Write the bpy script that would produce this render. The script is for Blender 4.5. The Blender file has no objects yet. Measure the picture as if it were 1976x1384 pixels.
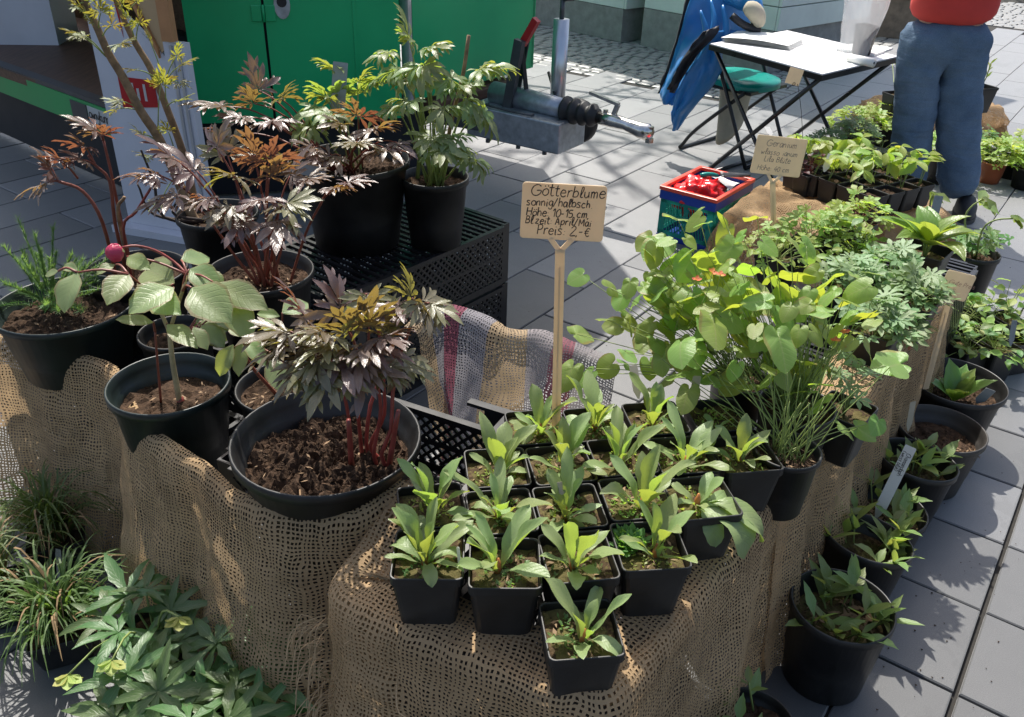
import bpy, math, random
from mathutils import Matrix, Vector, noise
R = math.radians
scene = bpy.context.scene
# ------------------------------------------------------------ camera
cam_d = bpy.data.cameras.new('camera'); cam = bpy.data.objects.new('camera', cam_d)
scene.collection.objects.link(cam); scene.camera = cam
cam_d.sensor_width = 36.0; cam_d.lens = 30.095; cam_d.clip_start = 0.05; cam_d.clip_end = 400
cam.matrix_world = Matrix([[0.999388, -0.034993, -0.0, 0.0], [0.017734, 0.506475, -0.862072, 0.0], [0.030166, 0.861544, 0.506786, 1.55], [0.0, 0.0, 0.0, 1.0]])
scene.render.resolution_x = 1024; scene.render.resolution_y = 717
# ------------------------------------------------------------ sky, sun, exposure
SUN_EL, SUN_DIR = R(57), Vector((-0.24, 0.97, 0))          # sun stands behind the trailer, a little to the left
world = bpy.data.worlds.new('World'); scene.world = world; world.use_nodes = True
wt = world.node_tree; bgn = wt.nodes['Background']
sky = wt.nodes.new('ShaderNodeTexSky'); sky.sky_type = 'NISHITA'; sky.sun_disc = False
sky.sun_elevation = SUN_EL; sky.sun_rotation = math.atan2(SUN_DIR.x, SUN_DIR.y)
sky.air_density = 1.0; sky.dust_density = 3.5; sky.ozone_density = 1.0
wt.links.new(sky.outputs[0], bgn.inputs[0]); bgn.inputs[1].default_value = 0.13
sun_d = bpy.data.lights.new('sun', 'SUN'); sun_d.energy = 4.6; sun_d.angle = R(0.55); sun_d.color = (1.0, 0.955, 0.88)
sun = bpy.data.objects.new('sun', sun_d); scene.collection.objects.link(sun)
sd = SUN_DIR.normalized() * math.cos(SUN_EL) + Vector((0, 0, math.sin(SUN_EL)))
sun.rotation_euler = sd.to_track_quat('Z', 'Y').to_euler(); sun.location = (0, 0, 6)
scene.view_settings.view_transform = 'Standard'; scene.view_settings.look = 'None'
scene.view_settings.exposure = 0.6; scene.view_settings.gamma = 1.0
scene.render.engine = 'CYCLES'
try: scene.cycles.transparent_max_bounces = 12
except Exception: pass

# ------------------------------------------------------------ helpers
COL = scene.collection
RNG = random.Random(7)
WM = {}                                   # world matrix of every thing and part

def V(*a): return Vector(a if len(a) > 1 else a[0])
def lerp(a, b, t): return a + (b - a) * t

def reg(o, wm):
    WM[o.name] = wm; return o

def thing(name, label, cat, loc, group=None, rot=None):
    o = bpy.data.objects.new(name, None); COL.objects.link(o)
    o.empty_display_size = 0.05
    m = Matrix.Translation(V(loc))
    if rot: m = m @ Matrix.Rotation(rot[2], 4, 'Z') @ Matrix.Rotation(rot[1], 4, 'Y') @ Matrix.Rotation(rot[0], 4, 'X')
    o.matrix_world = m
    o['label'] = label; o['category'] = cat
    if group: o['group'] = group
    return reg(o, m)

def tag(o, label, cat, group=None):
    o['label'] = label; o['category'] = cat
    if group: o['group'] = group
    return o

def kind(o, k): o['kind'] = k; return o

class MB:
    """collects verts / faces / uvs for one mesh"""
    def __init__(s): s.v = []; s.f = []; s.uv = {}; s.mi = []; s.cur = 0
    def addf(s, f): s.f.append(f); s.mi.append(s.cur)
    def tube(s, pts, rad, n=6, cap=True):
        pts = [V(p) for p in pts]
        if not isinstance(rad, (list, tuple)): rad = [rad] * len(pts)
        b = len(s.v); ref = V(0, 0, 1)
        for i, p in enumerate(pts):
            d = (pts[min(i + 1, len(pts) - 1)] - pts[max(i - 1, 0)])
            if d.length < 1e-9: d = V(0, 0, 1)
            d.normalize()
            if i == 0:
                x = d.orthogonal().normalized()
            else:
                x = x - d * x.dot(d)
                x = x.normalized() if x.length > 1e-6 else d.orthogonal().normalized()
            y = d.cross(x)
            for k in range(n):
                a = 2 * math.pi * k / n
                s.v.append(p + (x * math.cos(a) + y * math.sin(a)) * rad[i])
        for i in range(len(pts) - 1):
            for k in range(n):
                k2 = (k + 1) % n
                s.addf((b + i * n + k, b + i * n + k2, b + (i + 1) * n + k2, b + (i + 1) * n + k))
        if cap:
            s.addf(tuple(b + k for k in reversed(range(n))))
            e = b + (len(pts) - 1) * n
            s.addf(tuple(e + k for k in range(n)))
        return s
    def box(s, c, size, m=None):
        b = len(s.v); c = V(c); hx, hy, hz = size[0] / 2, size[1] / 2, size[2] / 2
        for z in (-hz, hz):
            for (x, y) in ((-hx, -hy), (hx, -hy), (hx, hy), (-hx, hy)):
                p = V(x, y, z)
                if m is not None: p = m @ p
                s.v.append(c + p)
        for f in ((3, 2, 1, 0), (4, 5, 6, 7), (0, 1, 5, 4), (1, 2, 6, 5), (2, 3, 7, 6), (3, 0, 4, 7)):
            s.addf(tuple(b + i for i in f))
        return s
    def bar(s, a, b_, w, h, up=(0, 0, 1)):
        """box beam from a to b, w sideways and h along up"""
        a, b_ = V(a), V(b_); d = b_ - a; L = d.length; y = d / L
        x = y.cross(V(up))
        x = x.normalized() if x.length > 1e-6 else y.orthogonal().normalized()
        z = x.cross(y)
        m = Matrix((x, y, z)).transposed()
        return s.box((a + b_) / 2, (w, L, h), m)
    def lathe(s, prof, n=32, c=(0, 0, 0), close=False):
        b = len(s.v); c = V(c)
        for (r, z) in prof:
            for k in range(n):
                a = 2 * math.pi * k / n
                s.v.append(c + V(r * math.cos(a), r * math.sin(a), z))
        for i in range(len(prof) - 1):
            for k in range(n):
                k2 = (k + 1) % n
                s.addf((b + i * n + k, b + i * n + k2, b + (i + 1) * n + k2, b + (i + 1) * n + k))
        if close:
            s.addf(tuple(b + k for k in reversed(range(n))))
            e = b + (len(prof) - 1) * n
            s.addf(tuple(e + k for k in range(n)))
        return s
    def grid(s, fn, nu, nv, uvf=None):
        """fn(u,v) in 0..1"""
        b = len(s.v)
        for j in range(nv + 1):
            for i in range(nu + 1):
                u, v = i / nu, j / nv
                s.uv[len(s.v)] = uvf(u, v) if uvf else (u, v)
                s.v.append(V(fn(u, v)))
        for j in range(nv):
            for i in range(nu):
                a = b + j * (nu + 1) + i
                s.addf((a, a + 1, a + nu + 2, a + nu + 1))
        return s
    def prism(s, poly, z0, z1):
        b = len(s.v); n = len(poly)
        for z in (z0, z1):
            for p in poly: s.v.append(V(p[0], p[1], z))
        s.addf(tuple(b + i for i in reversed(range(n)))); s.addf(tuple(b + n + i for i in range(n)))
        for i in range(n):
            j = (i + 1) % n
            s.addf((b + i, b + j, b + n + j, b + n + i))
        return s
    def mesh(s, name, mats, smooth=False, inv=None):
        me = bpy.data.meshes.new(name)
        vs = s.v if inv is None else [inv @ p for p in s.v]
        me.from_pydata([tuple(p) for p in vs], [], s.f)
        if not isinstance(mats, (list, tuple)): mats = [mats]
        for m in mats: me.materials.append(m)
        if len(mats) > 1: me.polygons.foreach_set('material_index', s.mi)
        if s.uv:
            ul = me.uv_layers.new(name='UVMap')
            for lp in me.loops:
                if lp.vertex_index in s.uv: ul.data[lp.index].uv = s.uv[lp.vertex_index]
        if smooth: me.polygons.foreach_set('use_smooth', [True] * len(me.polygons))
        me.update(); return me
    def build(s, name, mats, parent=None, smooth=False, origin=None):
        """link as ONE mesh object; verts are given in world space"""
        if parent is not None:
            wm = WM[parent.name]
        else:
            if origin is None:
                n = len(s.v); lo = [min(p[i] for p in s.v) for i in range(3)]; hi = [max(p[i] for p in s.v) for i in range(3)]
                origin = ((lo[0] + hi[0]) / 2, (lo[1] + hi[1]) / 2, lo[2])
            wm = Matrix.Translation(V(origin))
        me = s.mesh(name, mats, smooth, wm.inverted())
        o = bpy.data.objects.new(name, me); COL.objects.link(o)
        if parent is not None: o.parent = parent
        else: o.matrix_world = wm
        reg(o, wm); return o

def inst(name, me, parent, wm):
    """a part that shares mesh data, placed by a world matrix"""
    o = bpy.data.objects.new(name, me); COL.objects.link(o); o.parent = parent
    o.matrix_local = WM[parent.name].inverted() @ wm
    reg(o, wm); return o

def bevel(o, w=0.003, seg=2):
    m = o.modifiers.new('bevel', 'BEVEL'); m.width = w; m.segments = seg; m.limit_method = 'ANGLE'; return o

def bez(pts, n=12):
    """smooth polyline through points (Catmull-Rom)"""
    pts = [V(p) for p in pts]
    if len(pts) < 3: return [lerp(pts[0], pts[-1], i / n) for i in range(n + 1)]
    P = [pts[0] * 2 - pts[1]] + pts + [pts[-1] * 2 - pts[-2]]; out = []
    k = max(1, n // (len(pts) - 1))
    for i in range(1, len(P) - 2):
        for j in range(k):
            t = j / k
            out.append(0.5 * ((2 * P[i]) + (P[i + 1] - P[i - 1]) * t + (2 * P[i - 1] - 5 * P[i] + 4 * P[i + 1] - P[i + 2]) * t * t + (3 * P[i] - P[i - 1] - 3 * P[i + 1] + P[i + 2]) * t ** 3))
    out.append(pts[-1]); return out

def fbm(x, y, z=0.0, o=4):
    return noise.fractal(V(x, y, z), 1.0, 2.0, o)

# ------------------------------------------------------------ materials
def mat(name):
    m = bpy.data.materials.new(name); m.use_nodes = True
    nt = m.node_tree; return m, nt, nt.nodes, nt.links, nt.nodes['Principled BSDF']

def nz(nt, scale, detail=4, rough=0.6, co='Object', dist=0.0):
    tc = nt.nodes.new('ShaderNodeTexCoord'); n = nt.nodes.new('ShaderNodeTexNoise')
    n.inputs['Scale'].default_value = scale; n.inputs['Detail'].default_value = detail
    n.inputs['Roughness'].default_value = rough; n.inputs['Distortion'].default_value = dist
    nt.links.new(tc.outputs[co], n.inputs['Vector']); return n

def ramp(nt, src, stops):
    r = nt.nodes.new('ShaderNodeValToRGB'); el = r.color_ramp.elements
    while len(el) < len(stops): el.new(0.5)
    for e, (p, c) in zip(el, stops): e.position = p; e.color = (*c, 1)
    nt.links.new(src, r.inputs[0]); return r

def math_n(nt, op, a, b=None):
    n = nt.nodes.new('ShaderNodeMath'); n.operation = op
    for i, x in enumerate((a, b)):
        if x is None: continue
        if isinstance(x, (int, float)): n.inputs[i].default_value = x
        else: nt.links.new(x, n.inputs[i])
    return n.outputs[0]

def mixc(nt, fac, a, b, mode='MIX'):
    n = nt.nodes.new('ShaderNodeMix'); n.data_type = 'RGBA'; n.blend_type = mode
    for s, x in ((n.inputs[0], fac), (n.inputs[6], a), (n.inputs[7], b)):
        if isinstance(x, (int, float)): s.default_value = x
        elif isinstance(x, tuple): s.default_value = (*x, 1)
        else: nt.links.new(x, s)
    return n.outputs[2]

def bump(nt, b, h, strength=0.3, dist=0.002):
    n = nt.nodes.new('ShaderNodeBump'); n.inputs['Strength'].default_value = strength; n.inputs['Distance'].default_value = dist
    nt.links.new(h, n.inputs['Height']); nt.links.new(n.outputs[0], b.inputs['Normal']); return n

def simple(name, col, rough=0.5, metal=0.0, var=0.15, scale=8, bmp=0.0, bscale=60, spec=0.5, co='Object'):
    m, nt, N, L, b = mat(name)
    n = nz(nt, scale, co=co)
    lo = tuple(c * (1 - var) for c in col); hi = tuple(min(1, c * (1 + var)) for c in col)
    r = ramp(nt, n.outputs[0], [(0.3, lo), (0.7, hi)])
    L.new(r.outputs[0], b.inputs['Base Color'])
    rr = math_n(nt, 'MULTIPLY_ADD', n.outputs[0], 0.25); rr.node.inputs[2].default_value = max(0.02, rough - 0.12)
    L.new(rr, b.inputs['Roughness'])
    b.inputs['Metallic'].default_value = metal; b.inputs['Specular IOR Level'].default_value = spec
    if bmp: bump(nt, b, nz(nt, bscale, 3, co=co).outputs[0], bmp, 0.002)
    return m

def leafmat(name, col, trans, rough=0.42, tf=0.38, vein=(0.5, 0.55, 0.35), vk=0.25, hue=0.03, val=0.25, edge=None, spec=0.5):
    """thin leaf: reflective front, light shining through; veins follow the leaf's own UVs"""
    m, nt, N, L, b = mat(name)
    oi = N.new('ShaderNodeObjectInfo')
    uv = N.new('ShaderNodeUVMap'); sx = N.new('ShaderNodeSeparateXYZ'); L.new(uv.outputs[0], sx.inputs[0])
    au = math_n(nt, 'ABSOLUTE', math_n(nt, 'SUBTRACT', sx.outputs[0], 0.5))
    w = math_n(nt, 'SINE', math_n(nt, 'MULTIPLY', math_n(nt, 'SUBTRACT', sx.outputs[1], math_n(nt, 'MULTIPLY', au, 0.55)), 52.0))
    vn = math_n(nt, 'POWER', math_n(nt, 'MAXIMUM', w, 0.0), 6.0)
    mid = math_n(nt, 'LESS_THAN', au, 0.022)
    vv = math_n(nt, 'MULTIPLY', math_n(nt, 'MAXIMUM', math_n(nt, 'MULTIPLY', vn, 0.6), mid), vk)
    ns = nz(nt, 35, 3)
    hs = N.new('ShaderNodeHueSaturation')
    L.new(math_n(nt, 'ADD', 0.5 - hue, math_n(nt, 'MULTIPLY', oi.outputs['Random'], 2 * hue)), hs.inputs['Hue'])
    L.new(math_n(nt, 'ADD', 1 - val, math_n(nt, 'ADD', math_n(nt, 'MULTIPLY', oi.outputs['Random'], val), math_n(nt, 'MULTIPLY', ns.outputs[0], 0.5 * val))), hs.inputs['Value'])
    c = mixc(nt, vv, col, vein)
    if edge:
        e = math_n(nt, 'GREATER_THAN', math_n(nt, 'ADD', au, math_n(nt, 'MULTIPLY', ns.outputs[0], 0.06)), 0.46)
        c = mixc(nt, math_n(nt, 'MULTIPLY', e, 0.6), c, edge)
    L.new(c, hs.inputs['Color'])
    L.new(hs.outputs[0], b.inputs['Base Color'])
    b.inputs['Roughness'].default_value = rough; b.inputs['Specular IOR Level'].default_value = spec
    hgt = math_n(nt, 'ADD', math_n(nt, 'MULTIPLY', vn, -0.5), math_n(nt, 'MULTIPLY', ns.outputs[0], 0.8))
    bump(nt, b, hgt, 0.25, 0.003)
    t = N.new('ShaderNodeBsdfTranslucent'); hs2 = N.new('ShaderNodeHueSaturation')
    for i in ('Hue', 'Value'): L.new(hs.inputs[i].links[0].from_socket, hs2.inputs[i])
    hs2.inputs['Color'].default_value = (*trans, 1)
    L.new(hs2.outputs[0], t.inputs['Color'])
    mx = N.new('ShaderNodeMixShader'); mx.inputs[0].default_value = tf
    out = N['Material Output']; L.new(b.outputs[0], mx.inputs[1]); L.new(t.outputs[0], mx.inputs[2]); L.new(mx.outputs[0], out.inputs['Surface'])
    return m

def burlapmat(name, col, pitch=0.0062, fill=0.30, stripes=None):
    """open jute weave: warp and weft threads with real gaps between them (UVs in metres)"""
    m, nt, N, L, b = mat(name)
    uv = N.new('ShaderNodeUVMap')
    n1 = N.new('ShaderNodeTexNoise'); n1.inputs['Scale'].default_value = 13; n1.inputs['Detail'].default_value = 3; n1.inputs['Roughness'].default_value = 0.55
    L.new(uv.outputs[0], n1.inputs['Vector'])
    sc = N.new('ShaderNodeVectorMath'); sc.operation = 'MULTIPLY_ADD'
    L.new(n1.outputs['Color'], sc.inputs[0]); sc.inputs[1].default_value = (pitch * 4.2,) * 3; L.new(uv.outputs[0], sc.inputs[2])
    s = N.new('ShaderNodeSeparateXYZ'); L.new(sc.outputs[0], s.inputs[0])
    n2 = N.new('ShaderNodeTexNoise'); n2.inputs['Scale'].default_value = 240; n2.inputs['Detail'].default_value = 2; L.new(uv.outputs[0], n2.inputs['Vector'])
    dens = N.new('ShaderNodeTexNoise'); dens.inputs['Scale'].default_value = 7; L.new(uv.outputs[0], dens.inputs['Vector'])
    thr = math_n(nt, 'ADD', fill - 0.16, math_n(nt, 'ADD', math_n(nt, 'MULTIPLY', n2.outputs[0], 0.14), math_n(nt, 'MULTIPLY', dens.outputs[0], 0.18)))
    ds = []
    for o in (0, 1):
        fr = math_n(nt, 'FRACT', math_n(nt, 'MULTIPLY', s.outputs[o], 1.0 / pitch))
        cell = math_n(nt, 'FLOOR', math_n(nt, 'MULTIPLY', s.outputs[o], 1.0 / pitch))
        wn = N.new('ShaderNodeTexWhiteNoise'); wn.noise_dimensions = '1D'; L.new(cell, wn.inputs['W'])     # every thread its own thickness
        ds.append(math_n(nt, 'ADD', math_n(nt, 'ABSOLUTE', math_n(nt, 'SUBTRACT', fr, 0.5)), math_n(nt, 'MULTIPLY', math_n(nt, 'SUBTRACT', wn.outputs[0], 0.5), 0.16)))
    mn = math_n(nt, 'MINIMUM', ds[0], ds[1])
    alpha = math_n(nt, 'LESS_THAN', mn, thr)
    big = N.new('ShaderNodeTexNoise'); big.inputs['Scale'].default_value = 5; L.new(uv.outputs[0], big.inputs['Vector'])
    c = ramp(nt, big.outputs[0], [(0.3, tuple(x * 0.75 for x in col)), (0.7, tuple(min(1, x * 1.2) for x in col))]).outputs[0]
    c = mixc(nt, math_n(nt, 'MULTIPLY', n2.outputs[0], 0.55), c, tuple(x * 0.55 for x in col))
    so = N.new('ShaderNodeTexNoise'); so.inputs['Scale'].default_value = 11; so.inputs['Detail'].default_value = 5; L.new(uv.outputs[0], so.inputs['Vector'])
    c = mixc(nt, math_n(nt, 'MULTIPLY', math_n(nt, 'GREATER_THAN', so.outputs[0], 0.6), 0.35), c, tuple(x * 0.5 for x in col))
    if stripes:
        s2 = N.new('ShaderNodeSeparateXYZ'); L.new(uv.outputs[0], s2.inputs[0])
        for (a, bb, sc_) in stripes:
            f = math_n(nt, 'MULTIPLY', math_n(nt, 'GREATER_THAN', s2.outputs[0], a), math_n(nt, 'LESS_THAN', s2.outputs[0], bb))
            c = mixc(nt, math_n(nt, 'MULTIPLY', f, 0.8), c, sc_)
    L.new(c, b.inputs['Base Color']); b.inputs['Roughness'].default_value = 0.9; b.inputs['Specular IOR Level'].default_value = 0.15
    bump(nt, b, math_n(nt, 'SUBTRACT', 0.5, mn), 0.8, 0.002)
    t = N.new('ShaderNodeBsdfTranslucent'); L.new(c, t.inputs['Color'])
    mx0 = N.new('ShaderNodeMixShader'); mx0.inputs[0].default_value = 0.42; L.new(b.outputs[0], mx0.inputs[1]); L.new(t.outputs[0], mx0.inputs[2])
    tr = N.new('ShaderNodeBsdfTransparent'); mx = N.new('ShaderNodeMixShader')
    L.new(alpha, mx.inputs[0]); L.new(tr.outputs[0], mx.inputs[1]); L.new(mx0.outputs[0], mx.inputs[2])
    L.new(mx.outputs[0], N['Material Output'].inputs['Surface'])
    return m

M = {}
def slabmat(name, col, sparkle=True):
    m, nt, N, L, b = mat(name)
    oi = N.new('ShaderNodeObjectInfo'); n = nz(nt, 9, 5); g = nz(nt, 420, 2)
    r = ramp(nt, n.outputs[0], [(0.25, tuple(x * 0.8 for x in col)), (0.75, tuple(x * 1.15 for x in col))])
    c = mixc(nt, 0.5, r.outputs[0], ramp(nt, g.outputs[0], [(0.3, tuple(x * 0.55 for x in col)), (0.72, tuple(x * 1.7 for x in col))]).outputs[0])
    st = nz(nt, 2.3, 6, 0.7); c = mixc(nt, math_n(nt, 'MULTIPLY', math_n(nt, 'GREATER_THAN', st.outputs[0], 0.58), 0.24), c, tuple(x * 0.5 for x in col))
    hs = N.new('ShaderNodeHueSaturation'); L.new(c, hs.inputs['Color'])
    L.new(math_n(nt, 'ADD', 0.8, math_n(nt, 'MULTIPLY', oi.outputs['Random'], 0.4)), hs.inputs['Value'])
    L.new(hs.outputs[0], b.inputs['Base Color'])
    b.inputs['Roughness'].default_value = 0.5; b.inputs['Specular IOR Level'].default_value = 0.8
    b.inputs['Sheen Weight'].default_value = 0.35; b.inputs['Sheen Roughness'].default_value = 0.5
    bump(nt, b, g.outputs[0], 0.35, 0.0015)
    return m
M['slab'] = slabmat('paving_slab', (0.070, 0.071, 0.071)); M['slab_glare'] = slabmat('glare_paving_slab', (0.155, 0.156, 0.158)); M['slab_halfglare'] = slabmat('half_glare_paving_slab', (0.105, 0.107, 0.11))  # paler copies carry the far paving's glancing brightness in their colour
M['sett'] = slabmat('cobble_sett', (0.15, 0.15, 0.142))
M['joint'] = simple('joint_sand', (0.025, 0.023, 0.02), 0.95, var=0.4, scale=60)
M['pot'] = simple('black_pot_plastic', (0.014, 0.0138, 0.0135), 0.46, var=0.8, scale=9, bmp=0.1, bscale=160)
M['potg'] = simple('greenish_black_pot_plastic', (0.012, 0.02, 0.019), 0.38, var=0.4, scale=14)
M['potdust'] = simple('dusty_black_pot_plastic', (0.04, 0.036, 0.032), 0.55, var=0.5, scale=10)
M['crate'] = simple('black_crate_plastic', (0.016, 0.016, 0.018), 0.34, var=0.4, scale=10)
M['terra'] = simple('terracotta_plastic', (0.36, 0.1, 0.045), 0.5, var=0.2)
def soilmat(name, a, c2, mossy=0.0):
    m, nt, N, L, b = mat(name)
    n = nz(nt, 90, 5, 0.7); n2 = nz(nt, 22, 4)
    r = ramp(nt, n.outputs[0], [(0.3, a), (0.55, tuple((x + y) / 2 for x, y in zip(a, c2))), (0.75, c2)])
    c = r.outputs[0]
    if mossy: c = mixc(nt, math_n(nt, 'MULTIPLY', math_n(nt, 'GREATER_THAN', n2.outputs[0], 0.5), mossy), c, (0.16, 0.17, 0.045))
    L.new(c, b.inputs['Base Color']); b.inputs['Roughness'].default_value = 0.95; b.inputs['Specular IOR Level'].default_value = 0.2
    bump(nt, b, n.outputs[0], 0.9, 0.006); return m
M['soil'] = soilmat('potting_soil', (0.022, 0.014, 0.009), (0.12, 0.072, 0.044))
M['soilm'] = soilmat('mossy_soil', (0.03, 0.02, 0.012), (0.15, 0.10, 0.055), 0.3)
M['burlap'] = burlapmat('jute_burlap', (0.68, 0.47, 0.265), 0.0080, 0.265)
M['burlapd'] = burlapmat('dense_jute_burlap', (0.62, 0.43, 0.245), 0.0074, 0.30)
M['burlaps'] = burlapmat('striped_jute_burlap', (0.56, 0.42, 0.27), 0.0078, 0.27,
    [(0.06, 0.26, (0.30, 0.31, 0.37)), (0.12, 0.17, (0.28, 0.05, 0.09)), (0.36, 0.62, (0.31, 0.30, 0.34)), (0.44, 0.49, (0.33, 0.1, 0.13))])
M['thread'] = simple('jute_thread', (0.45, 0.31, 0.17), 0.9, var=0.2)
M['green'] = simple('green_trailer_paint', (0.01, 0.40, 0.14), 0.36, var=0.12, scale=2.2, bmp=0.04, bscale=9)
M['greenl'] = simple('green_trailer_rail_paint', (0.025, 0.32, 0.09), 0.4, var=0.1, scale=3)
M['white'] = simple('white_panel', (0.62, 0.62, 0.66), 0.5, var=0.06, scale=4)
M['alu'] = simple('aluminium', (0.62, 0.64, 0.66), 0.35, 0.85, var=0.08)
M['beige'] = simple('beige_board', (0.55, 0.38, 0.2), 0.55, var=0.06, scale=3)
M['timber'] = simple('orange_timber', (0.5, 0.24, 0.1), 0.5, var=0.15)
def woodmat(name, a, c2, sc=6, stretch=14):
    m, nt, N, L, b = mat(name)
    tc = N.new('ShaderNodeTexCoord'); mp = N.new('ShaderNodeMapping'); mp.inputs['Scale'].default_value = (stretch, 1, stretch)
    mp.inputs['Rotation'].default_value = (0, 0, R(70))
    n = N.new('ShaderNodeTexNoise'); n.inputs['Scale'].default_value = sc; n.inputs['Detail'].default_value = 6
    L.new(tc.outputs['Object'], mp.inputs[0]); L.new(mp.outputs[0], n.inputs['Vector'])
    L.new(ramp(nt, n.outputs[0], [(0.3, a), (0.7, c2)]).outputs[0], b.inputs['Base Color']); b.inputs['Roughness'].default_value = 0.5
    return m
M['floorwood'] = woodmat('brown_floor_boarding', (0.075, 0.038, 0.022), (0.16, 0.085, 0.05))
M['plank'] = simple('pale_painted_board', (0.66, 0.73, 0.66), 0.6, var=0.08, scale=3)
M['stone'] = simple('grey_plinth_stone', (0.27, 0.27, 0.25), 0.85, var=0.2, scale=12, bmp=0.2)
M['galv'] = simple('galvanised_steel', (0.42, 0.45, 0.48), 0.42, 0.75, var=0.25, scale=22)
M['galvd'] = simple('dark_grey_steel', (0.09, 0.095, 0.1), 0.45, 0.5, var=0.25)
M['chrome'] = simple('worn_chrome', (0.62, 0.6, 0.56), 0.22, 1.0, var=0.3, scale=30)
M['rust'] = simple('rusty_brown_steel', (0.13, 0.07, 0.045), 0.7, 0.2, var=0.4, scale=30)
M['rubber'] = simple('black_rubber', (0.018, 0.018, 0.018), 0.55)
M['red'] = simple('red_plastic', (0.42, 0.012, 0.015), 0.4)
M['signp'] = simple('pale_sign_plastic', (0.74, 0.59, 0.38), 0.5, var=0.06, scale=9)
M['ink'] = simple('black_marker_ink', (0.03, 0.022, 0.02), 0.5)
M['inkf'] = simple('faded_marker_ink', (0.2, 0.17, 0.16), 0.6)
M['inkr'] = simple('faded_red_ink', (0.45, 0.25, 0.18), 0.6)
M['labelw'] = simple('white_label_plastic', (0.72, 0.72, 0.7), 0.4, var=0.06, scale=20)
M['labelg'] = simple('clear_grey_label_plastic', (0.24, 0.26, 0.26), 0.3, var=0.1, scale=20)
M['labelb'] = simple('weathered_label', (0.5, 0.46, 0.36), 0.7, var=0.15, scale=40)
def denim():
    m, nt, N, L, b = mat('blue_denim')
    w = N.new('ShaderNodeTexCoord'); n = nz(nt, 5, 5, 0.65); f = nz(nt, 300, 2)
    c = ramp(nt, n.outputs[0], [(0.3, (0.07, 0.115, 0.18)), (0.7, (0.18, 0.25, 0.335))]).outputs[0]
    c = mixc(nt, 0.35, c, ramp(nt, f.outputs[0], [(0.3, (0.03, 0.06, 0.12)), (0.7, (0.17, 0.25, 0.35))]).outputs[0])
    L.new(c, b.inputs['Base Color']); b.inputs['Roughness'].default_value = 0.9; b.inputs['Specular IOR Level'].default_value = 0.2
    mp = N.new('ShaderNodeMapping'); mp.inputs['Scale'].default_value = (7, 7, 34); L.new(w.outputs['Object'], mp.inputs[0]); cr = N.new('ShaderNodeTexNoise'); cr.inputs['Scale'].default_value = 1.0; cr.inputs['Detail'].default_value = 4; cr.inputs['Distortion'].default_value = 0.8; L.new(mp.outputs[0], cr.inputs['Vector'])
    bump(nt, b, cr.outputs[0], 0.35, 0.025); return m
M['denim'] = denim()
M['knit'] = simple('red_jersey', (0.62, 0.06, 0.05), 0.9, var=0.12, scale=6, bmp=0.4, bscale=14)
M['skin'] = simple('skin', (0.52, 0.30, 0.21), 0.55, var=0.06)
M['hair'] = simple('grey_brown_hair', (0.12, 0.08, 0.05), 0.6, var=0.3, scale=40)
M['shoe'] = simple('black_shoe', (0.02, 0.02, 0.021), 0.6, var=0.3)
M['sole'] = simple('grey_sole', (0.08, 0.075, 0.07), 0.8)
M['jacket'] = simple('blue_shell_fabric', (0.03, 0.20, 0.50), 0.34, var=0.12, scale=4, bmp=0.15, bscale=16)
M['lining'] = simple('black_lining', (0.012, 0.013, 0.018), 0.6)
M['canvas'] = simple('beige_canvas', (0.42, 0.38, 0.29), 0.85, var=0.15)
M['teal'] = simple('teal_vinyl', (0.0, 0.27, 0.22), 0.3, var=0.08)
M['tube'] = simple('black_enamel_tube', (0.012, 0.012, 0.013), 0.3)
M['tabletop'] = simple('white_laminate', (0.80, 0.80, 0.80), 0.35, var=0.03)
M['paper'] = simple('white_paper', (0.80, 0.80, 0.77), 0.7, var=0.04)
M['blue'] = simple('blue_crate_plastic', (0.006, 0.045, 0.30), 0.35)
M['coral'] = simple('coral_red_plastic', (0.72, 0.085, 0.05), 0.4, var=0.06)
M['redbag'] = simple('red_plastic_bag', (0.72, 0.012, 0.015), 0.25, var=0.1, bmp=0.3, bscale=40)
def plastic(name, col, alpha, rough=0.2):
    m, nt, N, L, b = mat(name)
    n = nz(nt, 14, 3, dist=1.5)
    b.inputs['Base Color'].default_value = (*col, 1); b.inputs['Roughness'].default_value = rough
    bump(nt, b, n.outputs[0], 0.6, 0.01)
    t = N.new('ShaderNodeBsdfTranslucent'); t.inputs['Color'].default_value = (*col, 1)
    m0 = N.new('ShaderNodeMixShader'); m0.inputs[0].default_value = 0.35; L.new(b.outputs[0], m0.inputs[1]); L.new(t.outputs[0], m0.inputs[2])
    tr = N.new('ShaderNodeBsdfTransparent'); tr.inputs['Color'].default_value = (*[min(1, 0.35 + c * 0.7) for c in col], 1); mx = N.new('ShaderNodeMixShader'); mx.inputs[0].default_value = alpha
    L.new(tr.outputs[0], mx.inputs[1]); L.new(m0.outputs[0], mx.inputs[2]); L.new(mx.outputs[0], N['Material Output'].inputs['Surface'])
    return m
M['bag'] = plastic('clear_plastic_bag', (0.85, 0.86, 0.87), 0.36)
M['tealp'] = plastic('teal_clear_plastic', (0.03, 0.42, 0.33), 0.72)
def thinplastic(name, col, tf=0.4, rough=0.45):
    """thin moulded plastic: lets some light through"""
    m = simple(name, col, rough, var=0.06, scale=14, bmp=0.05, bscale=180); nt = m.node_tree; N, L = nt.nodes, nt.links; b = N['Principled BSDF']
    t = N.new('ShaderNodeBsdfTranslucent'); L.new(b.inputs['Base Color'].links[0].from_socket, t.inputs['Color'])
    mx = N.new('ShaderNodeMixShader'); mx.inputs[0].default_value = tf; L.new(b.outputs[0], mx.inputs[1]); L.new(t.outputs[0], mx.inputs[2]); L.new(mx.outputs[0], N['Material Output'].inputs['Surface']); return m
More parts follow.
